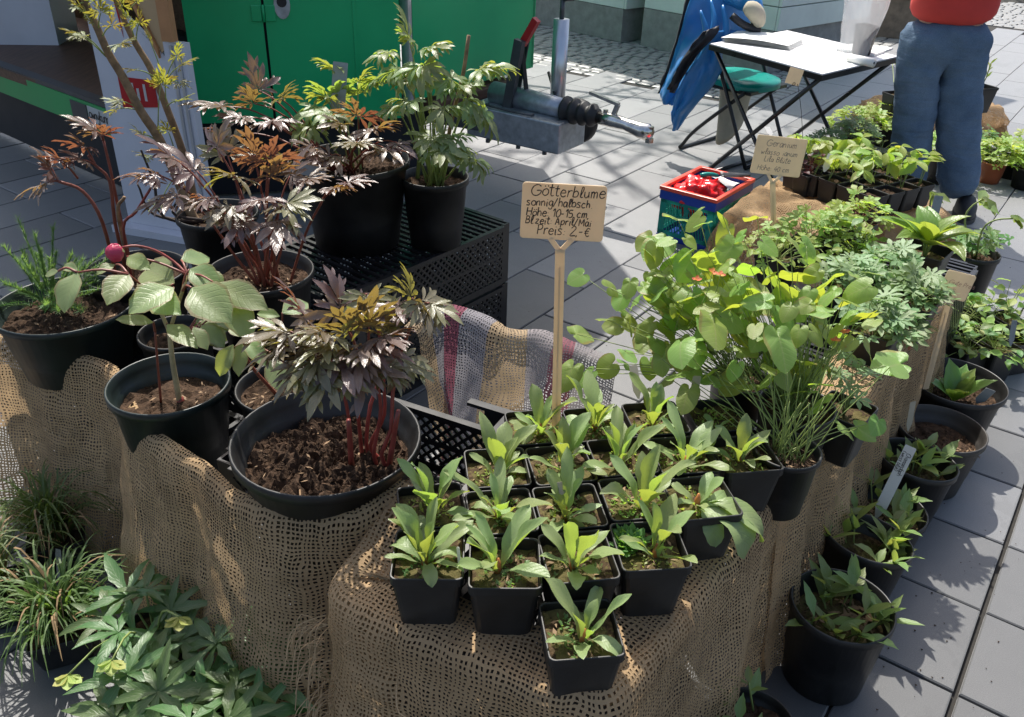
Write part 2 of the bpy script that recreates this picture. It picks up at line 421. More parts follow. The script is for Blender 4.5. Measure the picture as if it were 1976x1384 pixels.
M['sign'] = thinplastic('cream_sign_plastic', (0.88, 0.70, 0.46), 0.32); M['signp'] = thinplastic('pale_sign_plastic', (0.82, 0.70, 0.50), 0.36)
M['labelw'] = thinplastic('white_label_plastic', (0.82, 0.82, 0.80), 0.45); M['labelb'] = thinplastic('weathered_label', (0.6, 0.54, 0.42), 0.4)
# foliage
M['bronze'] = leafmat('bronze_peony_leaf', (0.19, 0.145, 0.135), (0.46, 0.21, 0.06), 0.27, 0.32, (0.3, 0.12, 0.06), 0.3, 0.03, 0.3, spec=0.75)
M['bronzeg'] = leafmat('olive_bronze_peony_leaf', (0.19, 0.175, 0.11), (0.46, 0.36, 0.06), 0.27, 0.32, (0.3, 0.16, 0.06), 0.3, 0.04, 0.3, spec=0.75)
M['peogreen'] = leafmat('green_tree_peony_leaf', (0.22, 0.29, 0.13), (0.52, 0.62, 0.07), 0.34, 0.42, (0.3, 0.4, 0.2), 0.25, spec=0.6)
M['peoyoung'] = leafmat('young_olive_peony_leaf', (0.17, 0.20, 0.08), (0.55, 0.48, 0.05), 0.4, 0.42)
M['broad'] = leafmat('broad_peony_leaf', (0.29, 0.37, 0.18), (0.56, 0.70, 0.09), 0.36, 0.42, (0.3, 0.24, 0.15), 0.16, 0.02, 0.2, edge=(0.3, 0.18, 0.12))
M['needle'] = leafmat('fine_fern_leaf', (0.10, 0.22, 0.08), (0.3, 0.5, 0.09), 0.4, 0.4)
M['dode'] = leafmat('rosette_leaf', (0.30, 0.39, 0.17), (0.46, 0.60, 0.07), 0.36, 0.40, (0.3, 0.35, 0.2), 0.3, 0.02, 0.25)
M['epi'] = leafmat('heart_leaf', (0.26, 0.39, 0.11), (0.54, 0.70, 0.06), 0.36, 0.46, (0.42, 0.42, 0.2), 0.5, 0.03, 0.25, edge=(0.35, 0.2, 0.09))
M['hosta'] = leafmat('hosta_leaf', (0.19, 0.32, 0.085), (0.48, 0.68, 0.08), 0.34, 0.42, (0.25, 0.38, 0.12), 0.1, spec=0.6)
M['silver'] = leafmat('silvery_cut_leaf', (0.22, 0.33, 0.15), (0.38, 0.56, 0.14), 0.40, 0.38)
M['light'] = leafmat('light_green_leaf', (0.29, 0.41, 0.095), (0.64, 0.78, 0.08), 0.40, 0.46)
M['mid'] = leafmat('mid_green_leaf', (0.13, 0.25, 0.075), (0.36, 0.56, 0.07), 0.4, 0.42)
M['shoot'] = leafmat('lance_leaf', (0.22, 0.31, 0.11), (0.5, 0.62, 0.1), 0.38, 0.42)
M['helle'] = leafmat('dark_hellebore_leaf', (0.095, 0.18, 0.06), (0.25, 0.42, 0.07), 0.38, 0.36)
M['grass'] = leafmat('sedge_blade', (0.085, 0.15, 0.035), (0.22, 0.36, 0.05), 0.45, 0.36)
M['straw'] = simple('dry_straw_blade', (0.2, 0.13, 0.06), 0.8)
M['redleaf'] = leafmat('dark_red_leaf', (0.10, 0.025, 0.03), (0.35, 0.03, 0.04), 0.4, 0.3)
M['stemred'] = simple('red_brown_stem', (0.20, 0.055, 0.035), 0.45, var=0.3, scale=30)
M['stemcrim'] = simple('crimson_stem', (0.24, 0.045, 0.035), 0.4, var=0.35, scale=30)
M['stemgrn'] = simple('green_stem', (0.22, 0.28, 0.08), 0.45, var=0.2, scale=30)
M['stempale'] = simple('pale_pinkish_stem', (0.40, 0.32, 0.18), 0.45, var=0.25, scale=30)
M['bark'] = simple('woody_peony_bark', (0.22, 0.14, 0.075), 0.8, var=0.4, scale=50, bmp=0.4)
M['barkd'] = simple('dark_woody_bark', (0.05, 0.035, 0.028), 0.85, var=0.4, scale=50, bmp=0.4)
M['orange'] = simple('orange_base', (0.42, 0.15, 0.04), 0.5, var=0.25, scale=60)
M['flor'] = leafmat('orange_flower', (0.75, 0.22, 0.07), (0.8, 0.3, 0.08), 0.5, 0.4, vk=0.0)
M['pink'] = leafmat('pink_bud', (0.55, 0.05, 0.16), (0.6, 0.08, 0.2), 0.4, 0.25, vk=0.1)
M['paleflower'] = leafmat('pale_green_flower', (0.45, 0.5, 0.14), (0.6, 0.68, 0.18), 0.5, 0.4, vk=0.1)
M['dry'] = simple('dry_leaf_litter', (0.22, 0.14, 0.075), 0.8, var=0.3, scale=30)

# ------------------------------------------------------------ leaf meshes (unit length along +Y, face up +Z)
def interp(prof, t):
    for (a, x), (b, y) in zip(prof, prof[1:]):
        if t <= b:
            k = (t - a) / max(1e-9, b - a); k = k * k * (3 - 2 * k)
            return x + (y - x) * k
    return prof[-1][1]

def blade(mb, prof, L=1.0, org=(0, 0, 0), ang=0.0, nl=8, nw=2, bend=0.5, fold=0.2, wave=0.0, ph=0.0, teeth=0.0, rib=0, tilt=0.0):
    """one lamina appended to mb"""
    ca, sa = math.cos(ang), math.sin(ang); b = len(mb.v)
    y = z = 0.0; cen = []
    for j in range(nl + 1):
        t = j / nl; a = tilt - bend * (t ** 1.2)
        cen.append((y, z, a)); y += L / nl * math.cos(a); z += L / nl * math.sin(a)
    for j, (y, z, a) in enumerate(cen):
        t = j / nl; w = interp(prof, t) * L
        if teeth and 0.15 < t < 0.97: w *= 1 + teeth * (1 if j % 2 else -1)
        for i in range(-nw, nw + 1):
            u = i / nw; x = u * w
            dz = fold * abs(x) - 0.35 * fold * x * x / max(w, 1e-6) + wave * L * math.sin(t * 11 + ph + (1.6 if u > 0 else 0)) * abs(u) ** 1.5
            if rib: dz += 0.012 * L * math.cos(u * rib) * math.sin(math.pi * min(1, t * 1.05))
            yy = y - dz * math.sin(a); zz = z + dz * math.cos(a)
            mb.uv[len(mb.v)] = (0.5 + 0.5 * u, t)
            mb.v.append(V(org[0] + x * ca + yy * sa, org[1] - x * sa + yy * ca, org[2] + zz))
    n = 2 * nw + 1
    for j in range(nl):
        for i in range(n - 1):
            a = b + j * n + i; mb.addf((a, a + 1, a + n + 1, a + n))
    return mb

def variants(name, m, n, fn):
    out = []
    for k in range(n):
        mb = MB(); r = random.Random(hash_s(name) + k); fn(mb, r)
        out.append(mb.mesh(name, m, True))
    return out
def hash_s(s): return sum((i + 1) * ord(c) for i, c in enumerate(s))

P_LANCE = [(0, .02), (.12, .06), (.4, .13), (.7, .09), (.92, .03), (1, .002)]
P_LOBE = [(0, .035), (.15, .05), (.5, .13), (.75, .10), (.93, .03), (1, .002)]
P_OVAL = [(0, .02), (.08, .12), (.3, .31), (.5, .35), (.75, .25), (.93, .09), (1, .004)]
P_DODE = [(0, .035), (.2, .05), (.42, .12), (.66, .185), (.85, .155), (.96, .07), (1, .01)]
P_HOSTA = [(0, .03), (.06, .14), (.25, .36), (.45, .40), (.7, .28), (.9, .10), (1, .004)]
P_BLADE = [(0, .03), (.5, .022), (.85, .012), (1, .001)]

def cutleaf(mb, r, wide=1.0, n=5, spread=62, bend=0.5, deep=0.4):
    """deeply cut peony leaflet: pointed lobes fanning from a short stalk, side points on the longer ones"""
    prof = [(t, w * wide) for t, w in P_LOBE]
    for i in range(n):
        k = (i - (n - 1) / 2) / max(1, (n - 1) / 2)
        a = R(k * spread + r.uniform(-7, 7)); L = (1 - 0.38 * abs(k)) * r.uniform(.85, 1.05) * 0.86
        o = (0, 0.12 * (1 - abs(k)) + 0.02, 0.004 * i)
        be = bend * r.uniform(.4, 1.5); ti = r.uniform(-.1, .35)
        blade(mb, prof, L, o, a, 6, 1, be, .45, 0.015, r.random() * 6, tilt=ti)
        if abs(k) < 0.8:
            for sgn in (-1, 1):
                if r.random() < 0.8:
                    q = r.uniform(.38, .55) * L; aa = a + sgn * R(r.uniform(26, 38))
                    blade(mb, prof, L * r.uniform(.4, .52), (o[0] + math.sin(a) * q * .95, o[1] + math.cos(a) * q * .95, o[2] + q * math.sin(ti - be * .25)), aa, 4, 1, be, .45, tilt=ti - be * .4)
    mb.tube([(0, -0.02, 0), (0, 0.15, 0.0)], [.012, .01], 4)

def heart(mb, r, asym=0.22, cup=0.42):
    na, nr = 22, 4; b = len(mb.v); pts = [(0, 1.0), (20, .86), (45, .66), (75, .53), (105, .48), (135, .46), (158, .36), (172, .16), (180, .06)]
    k1 = 1 + r.uniform(-asym, asym); wv = r.uniform(.01, .06); ph = r.random() * 6; c2 = cup * r.uniform(.4, 1.6)
    mb.uv[len(mb.v)] = (.5, .2); mb.v.append(V(0, 0, 0))
    for j in range(1, nr + 1):
        for i in range(na):
            th = -180 + 360 * i / na; a = abs(th); rr = interp(pts, a) * (j / nr)
            if th > 0: rr *= lerp(1, k1, min(1, a / 60))
            x = math.sin(R(th)) * rr; y = math.cos(R(th)) * rr
            z = -c2 * (x * x * .9 + y * y * .55) + .10 * abs(x) + wv * math.sin(th * .07 + ph) * j / nr
            mb.uv[len(mb.v)] = (.5 + x * .9, .2 + .8 * y); mb.v.append(V(x, y, z))
    for i in range(na): mb.addf((b, b + 1 + (i + 1) % na, b + 1 + i)) if i != na - 1 or True else None
    for j in range(nr - 1):
        for i in range(na):
            i2 = (i + 1) % na; p = b + 1 + j * na
            mb.addf((p + i, p + i2, p + na + i2, p + na + i))

def palmround(mb, r, n=7, wide=.2, spread=130, L0=.95, bend=.4):
    prof = [(0, .03), (.35, wide * .6), (.7, wide), (.88, wide * .7), (1, .03)]
    for i in range(n):
        k = (i - (n - 1) / 2) / ((n - 1) / 2)
        blade(mb, prof, L0 * r.uniform(.85, 1.05) * (1 - .25 * abs(k)), (0, 0, .003 * i), R(k * spread), 5, 1, bend * r.uniform(.5, 1.5), .3, .02, r.random() * 6, teeth=.16, tilt=r.uniform(0, .25))

def star(mb, r, n=8, wide=1.0, bend=.7, spread=150, teeth=.1, L0=1.0):
    prof = [(t, w * wide) for t, w in P_LANCE]
    for i in range(n):
        k = (i - (n - 1) / 2) / ((n - 1) / 2)
        blade(mb, prof, L0 * r.uniform(.85, 1.1) * (1 - .3 * abs(k)), (0, 0, .003 * i), R(k * spread + r.uniform(-6, 6)), 8, 1, bend * r.uniform(.4, 1.5), .5, .01, 0, teeth=teeth, tilt=r.uniform(.0, .35))

LM = {
 'bronze': variants('bronze_leaf', M['bronze'], 5, lambda mb, r: cutleaf(mb, r, 1.0)),
 'bronzeg': variants('olive_leaf', M['bronzeg'], 4, lambda mb, r: cutleaf(mb, r, 1.0)),
 'peogreen': variants('peony_leaf', M['peogreen'], 5, lambda mb, r: cutleaf(mb, r, 1.15, 5, 58, .9)),
 'peoyoung': variants('young_leaf', M['peoyoung'], 4, lambda mb, r: cutleaf(mb, r, .75, 5, 50, .3)),
 'broad': variants('broad_leaf', M['broad'], 4, lambda mb, r: blade(mb, P_OVAL, 1, nl=10, nw=3, bend=r.uniform(.3, .9), fold=r.uniform(.1, .35), wave=.018, ph=r.random() * 6)),
 'dode': variants('rosette_leaf', M['dode'], 10, lambda mb, r: blade(mb, [(t, w * r.uniform(.85, 1.25)) for t, w in P_DODE], 1, nl=12, nw=2, teeth=r.uniform(0, .06), bend=r.uniform(.2, 1.0), fold=r.uniform(.15, .6), wave=r.uniform(.012, .04), ph=r.random() * 6)),
 'dodecurl': variants('curled_leaf', M['dode'], 3, lambda mb, r: blade(mb, [(t, w * 1.1) for t, w in P_DODE], 1, nl=12, nw=2, bend=r.uniform(1.5, 2.2), fold=.3, wave=.03, ph=r.random() * 6)),
 'epi': variants('heart_leaf', M['epi'], 6, lambda mb, r: heart(mb, r)),
 'hosta': variants('hosta_leaf', M['hosta'], 3, lambda mb, r: blade(mb, P_HOSTA, 1, nl=10, nw=8, bend=r.uniform(.5, 1.1), fold=.3, rib=19)),
 'hostan': variants('hosta_shoot_leaf', M['hosta'], 3, lambda mb, r: blade(mb, [(t, w * .6) for t, w in P_HOSTA], 1, nl=8, nw=4, bend=r.uniform(.4, 1.0), fold=.5, rib=10)),
 'silver': variants('cut_leaf', M['silver'], 4, lambda mb, r: palmround(mb, r, 7, .17)),
 'light': variants('light_leaf', M['light'], 4, lambda mb, r: blade(mb, [(t, w * .8) for t, w in P_OVAL], 1, nl=6, nw=2, bend=r.uniform(.3, 1.0), fold=.3, wave=.01)),
 'lightpalm': variants('lobed_leaf', M['light'], 4, lambda mb, r: palmround(mb, r, 5, .24, 100)),
 'midpalm': variants('toothed_leaf', M['mid'], 4, lambda mb, r: palmround(mb, r, 5, .22, 105)),
 'mid': variants('mid_leaf', M['mid'], 4, lambda mb, r: blade(mb, [(t, w * .75) for t, w in P_OVAL], 1, nl=6, nw=2, bend=r.uniform(.3, 1.0), fold=.3, wave=.012)),
 'shoot': variants('lance_leaf', M['shoot'], 5, lambda mb, r: blade(mb, [(t, w * r.uniform(.95, 1.35)) for t, w in P_LANCE], 1, nl=8, nw=1, bend=r.uniform(.1, 1.0), fold=.6)),
 'helle': variants('hellebore_leaf', M['helle'], 4, lambda mb, r: star(mb, r, 8, .85)),
 'redleaf': variants('red_leaf', M['redleaf'], 3, lambda mb, r: blade(mb, P_OVAL, 1, nl=6, nw=2, bend=.6, fold=.3)),
 'petal': variants('flower_petal', M['paleflower'], 2, lambda mb, r: blade(mb, P_OVAL, 1, nl=6, nw=2, bend=-.9, fold=.3, tilt=-.2)),
 'fpetal': variants('orange_petal', M['flor'], 2, lambda mb, r: blade(mb, P_OVAL, 1, nl=4, nw=1, bend=-.7, fold=.4)),
}

def lf(parent, kindk, base, tip, n=(0, 0, 1), w=1.0, name='leaf', pick=None):
    """leaf from base to tip (world), face towards n"""
    base, tip = V(base), V(tip); d = tip - base; L = d.length; y = d / L
    n = V(n); z = n - y * n.dot(y)
    z = z.normalized() if z.length > 1e-4 else y.orthogonal().normalized()
    x = y.cross(z)
    ms = LM[kindk]; me = ms[pick % len(ms)] if pick is not None else RNG.choice(ms)
    m = Matrix(((x.x * L * w, y.x * L, z.x * L, base.x), (x.y * L * w, y.y * L, z.y * L, base.y), (x.z * L * w, y.z * L, z.z * L, base.z), (0, 0, 0, 1)))
    return inst(name, me, parent, m)

def pol(az, el): return V(math.cos(el) * math.cos(az), math.cos(el) * math.sin(az), math.sin(el))

def rosette(parent, kindk, c, n, L, el=(25, 75), rng=RNG, w=(.85, 1.15), az0=None, jit=.004):
    c = V(c); a0 = rng.uniform(0, 6.28) if az0 is None else az0
    for i in range(n):
        az = a0 + i * 2.39996 + rng.uniform(-.3, .3); e = R(rng.uniform(*el)); l = rng.uniform(*L)
        d = pol(az, e); b = c + V(math.cos(az), math.sin(az), 0) * jit
        lf(parent, kindk, b, b + d * l, pol(az + math.pi, math.pi / 2 - e) + V(rng.uniform(-.25, .25), rng.uniform(-.25, .25), 0), rng.uniform(*w))

def stem(parent, pts, r0, r1, m, n=6, seg=10, name='stem'):
    p = bez(pts, seg); k = len(p) - 1
    return MB().tube(p, [lerp(r0, r1, i / k) for i in range(k + 1)], n).build(name, m, parent, True)

def peony_leaf(parent, kindk, frm, ctr, out, L, m='stemred', three=True, droop=0.15, r=0.0022, up=None):
    """compound leaf: stalk from the stem, one end leaflet and two side leaflets"""
    frm, ctr, out = V(frm), V(ctr), V(out).normalized()
    midp = (frm + ctr) / 2 + V(0, 0, (ctr - frm).length * .08)
    stem(parent, [frm, midp, ctr], r * 1.25, r * .8, M[m], 5, 6, 'leaf_stalk')
    side = out.cross(V(0, 0, 1))
    side = side.normalized() if side.length > 1e-3 else V(1, 0, 0)
    nn = V(up) if up else side.cross(out)
    if nn.z < 0: nn = -nn
    for k in ((-1, 0, 1) if three else (0,)):
        a = k * R(68) + RNG.uniform(-.2, .2)
        d = (out * math.cos(a) + side * math.sin(a) + V(0, 0, RNG.uniform(-.25, .2) - droop * abs(k))).normalized()
        l = L * RNG.uniform(.85, 1.1) * (1 if k == 0 else .85)
        b = ctr + d * 0.004
        lf(parent, kindk, b, b + d * l, nn + V(RNG.uniform(-.45, .45), RNG.uniform(-.45, .45), RNG.uniform(-.1, .3)), RNG.uniform(.9, 1.15))

# ------------------------------------------------------------ pots, soil, labels
def soil_disc(parent, c, r, m='soil', bumpy=.006, n=0, seed=0, square=None, crumbs=80):
    mb = MB(); rg = random.Random(seed); c = V(c)
    if square is None:
        nr, na = (26, 84) if r > .11 else (10, 34); b = 0
        mb.v.append(c + V(0, 0, .004))
        for j in range(1, nr + 1):
            for i in range(na):
                a = 2 * math.pi * i / na; rr = r * j / nr; x, y = rr * math.cos(a), rr * math.sin(a)
                mb.v.append(c + V(x, y, (bumpy * 2.2 * fbm((x + seed) * 22, y * 22) + bumpy * 1.0 * fbm((x + seed) * 75, y * 75)) * (1 if j < nr else .3) + rg.uniform(-1, 1) * bumpy * .35))
        for i in range(na): mb.addf((0, 1 + i, 1 + (i + 1) % na))
        for j in range(nr - 1):
            for i in range(na):
                i2 = (i + 1) % na; p = 1 + j * na; mb.addf((p + i, p + na + i, p + na + i2, p + i2))
    else:
        q = 8; s, ang = square; ca, sa = math.cos(ang), math.sin(ang)
        def fn(u, v):
            x, y = (u - .5) * s, (v - .5) * s
            return c + V(x * ca - y * sa, x * sa + y * ca, bumpy * 2 * fbm((x + seed) * 30, y * 30) + rg.uniform(-1, 1) * bumpy * .5)
        mb.grid(fn, q, q); mb.uv = {}
    for k in range(crumbs):                       # clods and crumbs
        a = rg.uniform(0, 6.28); rr = (r if square is None else square[0] * .48) * math.sqrt(rg.random()) * .95; s = rg.uniform(.2, .9) ** 2 * min(bumpy, .008) * 1.0
        p = c + V(rr * math.cos(a), rr * math.sin(a), bumpy * .5)
        b = len(mb.v)
        for d in ((1, 0, 0), (-1, 0, 0), (0, 1, 0), (0, -1, 0), (0, 0, 1), (0, 0, -1)):
            mb.v.append(p + V(d) * s * rg.uniform(.6, 1.3) + V(rg.uniform(-.3, .3), rg.uniform(-.3, .3), rg.uniform(-.3, .3)) * s)
        for f in ((0, 2, 4), (2, 1, 4), (1, 3, 4), (3, 0, 4), (2, 0, 5), (1, 2, 5), (3, 1, 5), (0, 3, 5)): mb.addf(tuple(b + i for i in f))
    o = mb.build('soil', M[m], parent, False)
    return o

def litter(parent, c, r, n, seed, m='dry', L=(.006, .02)):
    rg = random.Random(seed); mb = MB()
    for k in range(n):
        a = rg.uniform(0, 6.28); rr = r * math.sqrt(rg.random()); p = V(c) + V(rr * math.cos(a), rr * math.sin(a), rg.uniform(.002, .006))
        d = pol(rg.uniform(0, 6.28), rg.uniform(-.15, .5)); l = rg.uniform(*L); s = d.cross(V(0, 0, 1)).normalized() * l * rg.uniform(.06, .22)
        b = len(mb.v); mb.v += [p - d * l / 2, p + s, p + d * l / 2, p - s]; mb.addf((b, b + 1, b + 2, b + 3))
    return kind(mb.build('litter', M[m], parent), 'stuff')

def moss(parent, c, r, n, seed, m='mid', L=(.004, .011), square=None):
    """tiny weeds and moss tufts on the soil"""
    rg = random.Random(seed); mb = MB()
    for k in range(n):
        a = rg.uniform(0, 6.28); rr = r * rg.random() ** .6; p = V(c) + V(rr * math.cos(a), rr * math.sin(a), 0)
        for q in range(rg.randint(2, 4)):
            d = pol(rg.uniform(0, 6.28), rg.uniform(.1, 1.2)); l = rg.uniform(*L); s = d.cross(V(.1, .2, 1)).normalized() * l * .28
            b = len(mb.v)
            for i, vv in enumerate((p, p + d * l * .6 + s, p + d * l, p + d * l * .6 - s)):
                mb.uv[len(mb.v)] = ((.5, 0), (1, .6), (.5, 1), (0, .6))[i]; mb.v.append(vv)
            mb.addf((b, b + 1, b + 2, b + 3))
    return kind(mb.build('moss', M[m], parent), 'stuff')

def round_pot(label, c, zb, D, h, cat='potted plant', name='potted_plant', m='pot', fill=.82, seed=0, group=None, rot=None, soilm='soil', bumpy=.006, taper=.76, crumbs=80, lipk=1.0):
    """nursery pot: tapering wall, thick lip, rings on the wall; soil inside. Returns thing and soil centre (world)"""
    t = thing(name, label, cat, (c[0], c[1], zb), group, rot); wm = WM[t.name]
    Rr = D / 2; rb = Rr * taper; lip = min(.022, h * .1) * lipk; th = .0022
    wl = lambda z: lerp(rb, Rr * .955, z / h)
    prof = [(0.0, .006), (rb * .86, .006), (rb * .88, 0), (rb, 0), (wl(h * .35), h * .35), (wl(h * .36) + .0012, h * .36), (wl(h - lip), h - lip), (Rr, h - lip + .002), (Rr, h - .0015), (Rr - .0015, h), (Rr - .004, h), (Rr - .0055, h - .002),
            (Rr * .95 - .004, h - lip), (wl(h * .8) - .004, h * .8), (wl(h * .8) - .0065, h * .79), (wl(h * .6) - th * 2, h * .6), (rb * .98 - th, .012)]
    mb = MB().lathe(prof, 48)
    mb.v = [wm @ p for p in mb.v]
    mb.build('pot', M[m], t, True)
    sc = wm @ V(0, 0, h * fill)
    if rot is None:
        soil_disc(t, sc, wl(h * fill) - .0035, soilm, bumpy, seed=seed, crumbs=crumbs)
    else:
        s0 = MB(); tmp = WM[t.name]; WM[t.name] = Matrix.Identity(4)
        o = soil_disc(t, V(0, 0, h * fill), wl(h * fill) - .0035, soilm, bumpy, seed=seed, crumbs=crumbs); WM[t.name] = tmp; WM[o.name] = tmp
    return t, sc

def square_mesh(s, h, m, taper=.78, fill=None):
    """square nursery pot with rounded corners and a narrow lip, open top"""
    mb = MB()
    def ring(w, z, r):
        b = len(mb.v)
        for q in range(4):
            cx, cy = ((1, 1), (-1, 1), (-1, -1), (1, -1))[q]
            for k in range(4):
                a = math.pi / 2 * q + math.pi / 6 * k
                mb.v.append(V(cx * (w / 2 - r) + r * math.cos(a), cy * (w / 2 - r) + r * math.sin(a), z))
        return b
    lv = [(s * taper, 0, .012), (s * .955, h - .016, .010), (s, h - .015, .010), (s, h - .001, .010), (s - .002, h, .009), (s - .005, h, .009), (s - .007, h - .002, .009), (s * .94, h - .02, .009), (s * taper * 1.06, h * .35, .010)]
    bs = [ring(*l) for l in lv]
    for a, b in zip(bs, bs[1:]):
        for k in range(16): mb.addf((a + k, a + (k + 1) % 16, b + (k + 1) % 16, b + k))
    mb.addf(tuple(bs[0] + k for k in reversed(range(16)))); mb.addf(tuple(bs[-1] + k for k in range(16)))
    return mb.mesh('square_pot', m, False)
SQ = {}
def square_pot(label, c, zb, s, h, ang, cat='potted plant', name='potted_plant', fill=.82, seed=0, group=None, soilm='soilm', crumbs=30, m='pot'):
    t = thing(name, label, cat, (c[0], c[1], zb), group)
    if (s, h, m) not in SQ: SQ[(s, h, m)] = square_mesh(s, h, M[m])
    inst('pot', SQ[(s, h, m)], t, Matrix.Translation(V(c[0], c[1], zb)) @ Matrix.Rotation(ang, 4, 'Z'))
    sc = V(c[0], c[1], zb + h * fill)
    soil_disc(t, sc, s * .45, soilm, .004, seed=seed, square=(s * .915, ang), crumbs=crumbs)
    return t, sc

def label_tag(label, base, tip, w, face, m='labelw', name='plant_label', group=None, th=.0008, point=True):
    base, tip, face = V(base), V(tip), V(face); y = (tip - base).normalized(); x = y.cross(face).normalized(); n = x.cross(y); L = (tip - base).length
    mb = MB(); out = [(-w * .1, 0), (w * .1, 0), (w / 2, min(L * .25, .03)), (w / 2, L - .002), (w / 2 - .002, L), (-w / 2 + .002, L), (-w / 2, L - .002), (-w / 2, min(L * .25, .03))]
    k = len(out)
    for s in (0, 1):
        for (a, bq) in out: mb.v.append(base + x * a + y * bq + n * th * s)
    mb.addf(tuple(reversed(range(k)))); mb.addf(tuple(range(k, 2 * k)))
    for i in range(k): mb.addf((i, (i + 1) % k, k + (i + 1) % k, k + i))
    o = mb.build(name, M[m], None, origin=base)
    tag(o, label, 'plant label', group); return o, (x, y, n)

# ------------------------------------------------------------ handwriting: single strokes
GL = {
 'G': [[(.85,.85),(.55,1),(.2,.85),(.03,.45),(.2,.08),(.55,0),(.85,.2),(.88,.48),(.5,.46)]], 'o': [[(.3,.6),(.06,.45),(.05,.15),(.28,0),(.5,.15),(.5,.45),(.3,.6)]],
 'ö': [[(.3,.6),(.06,.45),(.05,.15),(.28,0),(.5,.15),(.5,.45),(.3,.6)], [(.14,.86),(.16,.76)], [(.4,.88),(.42,.78)]], 't': [[(.22,1),(.18,.15),(.3,0),(.42,.05)], [(.0,.68),(.42,.7)]],
 'e': [[(.06,.32),(.48,.36),(.4,.56),(.2,.58),(.05,.3),(.15,.04),(.34,0),(.5,.12)]], 'r': [[(.08,.6),(.08,0)], [(.08,.4),(.25,.58),(.42,.56)]], 'b': [[(.08,1),(.06,.02)], [(.06,.4),(.3,.58),(.5,.38),(.42,.06),(.06,.02)]],
 'l': [[(.1,.1),(.3,.7),(.28,1),(.14,.95),(.12,.2),(.24,0),(.34,.08)]], 'u': [[(.06,.58),(.07,.15),(.22,0),(.42,.18),(.45,.58)], [(.45,.4),(.5,0)]], 'ü': [[(.06,.58),(.07,.15),(.22,0),(.42,.18),(.45,.58)], [(.45,.4),(.5,0)], [(.12,.86),(.14,.76)], [(.38,.88),(.4,.78)]],
 'm': [[(.05,.58),(.06,0)], [(.06,.4),(.2,.58),(.3,.45),(.3,0)], [(.3,.4),(.46,.58),(.56,.45),(.58,0)]], 's': [[(.44,.54),(.2,.6),(.08,.44),(.4,.22),(.34,.02),(.04,.04)]],
 'n': [[(.05,.58),(.06,0)], [(.06,.38),(.26,.58),(.42,.45),(.44,0)]], 'i': [[(.12,.56),(.12,.05),(.2,0)], [(.13,.82),(.15,.76)]], 'g': [[(.46,.5),(.25,.6),(.06,.35),(.2,.08),(.44,.2),(.48,.56),(.44,-.25),(.2,-.36),(.06,-.2)]],
 '/': [[(.02,-.05),(.4,.95)]], 'h': [[(.08,1),(.06,0)], [(.06,.36),(.26,.58),(.42,.42),(.44,0)]], 'a': [[(.44,.54),(.2,.6),(.05,.3),(.15,.02),(.36,.12),(.46,.56),(.46,.06),(.54,0)]], 'c': [[(.44,.5),(.24,.6),(.05,.3),(.2,.02),(.46,.1)]],
 '.': [[(.08,.03),(.12,0)]], 'H': [[(.06,.95),(.06,0)], [(.6,.98),(.58,0)], [(.06,.5),(.6,.52)]], ':': [[(.1,.46),(.12,.42)], [(.1,.1),(.12,.05)]], '1': [[(.02,.68),(.22,.95),(.2,0)]], '0': [[(.3,.92),(.06,.6),(.08,.15),(.3,0),(.52,.3),(.48,.76),(.3,.92)]],
 '-': [[(.05,.36),(.38,.38)]], '5': [[(.5,.94),(.12,.92),(.08,.55),(.4,.56),(.5,.25),(.3,0),(.04,.06)]], ',': [[(.12,.06),(.06,-.14)]], 'B': [[(.08,.98),(.06,0)], [(.04,.96),(.45,.9),(.4,.56),(.1,.52),(.52,.42),(.48,.06),(.04,0)]],
 'z': [[(.06,.56),(.44,.58),(.06,.02),(.46,.04)]], 'A': [[(.02,0),(.3,.98),(.58,0)], [(.12,.36),(.5,.38)]], 'p': [[(.08,.56),(.05,-.36)], [(.08,.44),(.34,.58),(.48,.32),(.3,.02),(.08,.08)]], 'M': [[(.04,0),(.1,.95),(.36,.3),(.64,.97),(.68,0)]],
 'P': [[(.1,.96),(.08,0)], [(.02,.9),(.4,.98),(.54,.72),(.36,.48),(.08,.46)]], '2': [[(.06,.72),(.28,.94),(.48,.7),(.04,.02),(.54,.04)]], '€': [[(.56,.84),(.3,.94),(.12,.5),(.3,.04),(.56,.12)], [(.0,.6),(.46,.62)], [(.0,.38),(.42,.4)]],
 'w': [[(.03,.56),(.16,.02),(.3,.46),(.44,.02),(.6,.58)]], 'L': [[(.1,.96),(.08,.02),(.5,.04)]], '4': [[(.36,.95),(.04,.32),(.54,.34)], [(.4,.6),(.38,0)]], 'D': [[(.1,.96),(.08,.02),(.4,.1),(.56,.5),(.4,.88),(.08,.96)]], 'd': [[(.44,.5),(.2,.58),(.05,.28),(.18,.02),(.42,.14),(.5,1),(.48,0)]], 'k': [[(.08,1),(.06,0)], [(.42,.6),(.08,.3),(.44,0)]], 'y': [[(.06,.56),(.1,.2),(.3,.16),(.46,.56),(.4,-.3),(.1,-.3)]], '(': [[(.28,1),(.08,.5),(.26,-.1)]], ')': [[(.06,1),(.26,.5),(.08,-.1)]], 'O': [[(.3,.95),(.06,.6),(.1,.1),(.4,0),(.6,.4),(.52,.85),(.3,.95)]], '"': [[(.1,.95),(.1,.75)], [(.25,.95),(.25,.75)]],
 'f': [[(.42,.95),(.26,.98),(.2,.8),(.16,0)], [(.02,.55),(.38,.58)]], 'C': [[(.6,.82),(.36,.97),(.08,.6),(.14,.12),(.4,0),(.62,.14)]], 'x': [[(.04,.58),(.44,0)], [(.44,.58),(.04,0)]], 'R': [[(.1,.96),(.08,0)], [(.02,.92),(.42,.96),(.5,.72),(.1,.48),(.54,0)]],
}
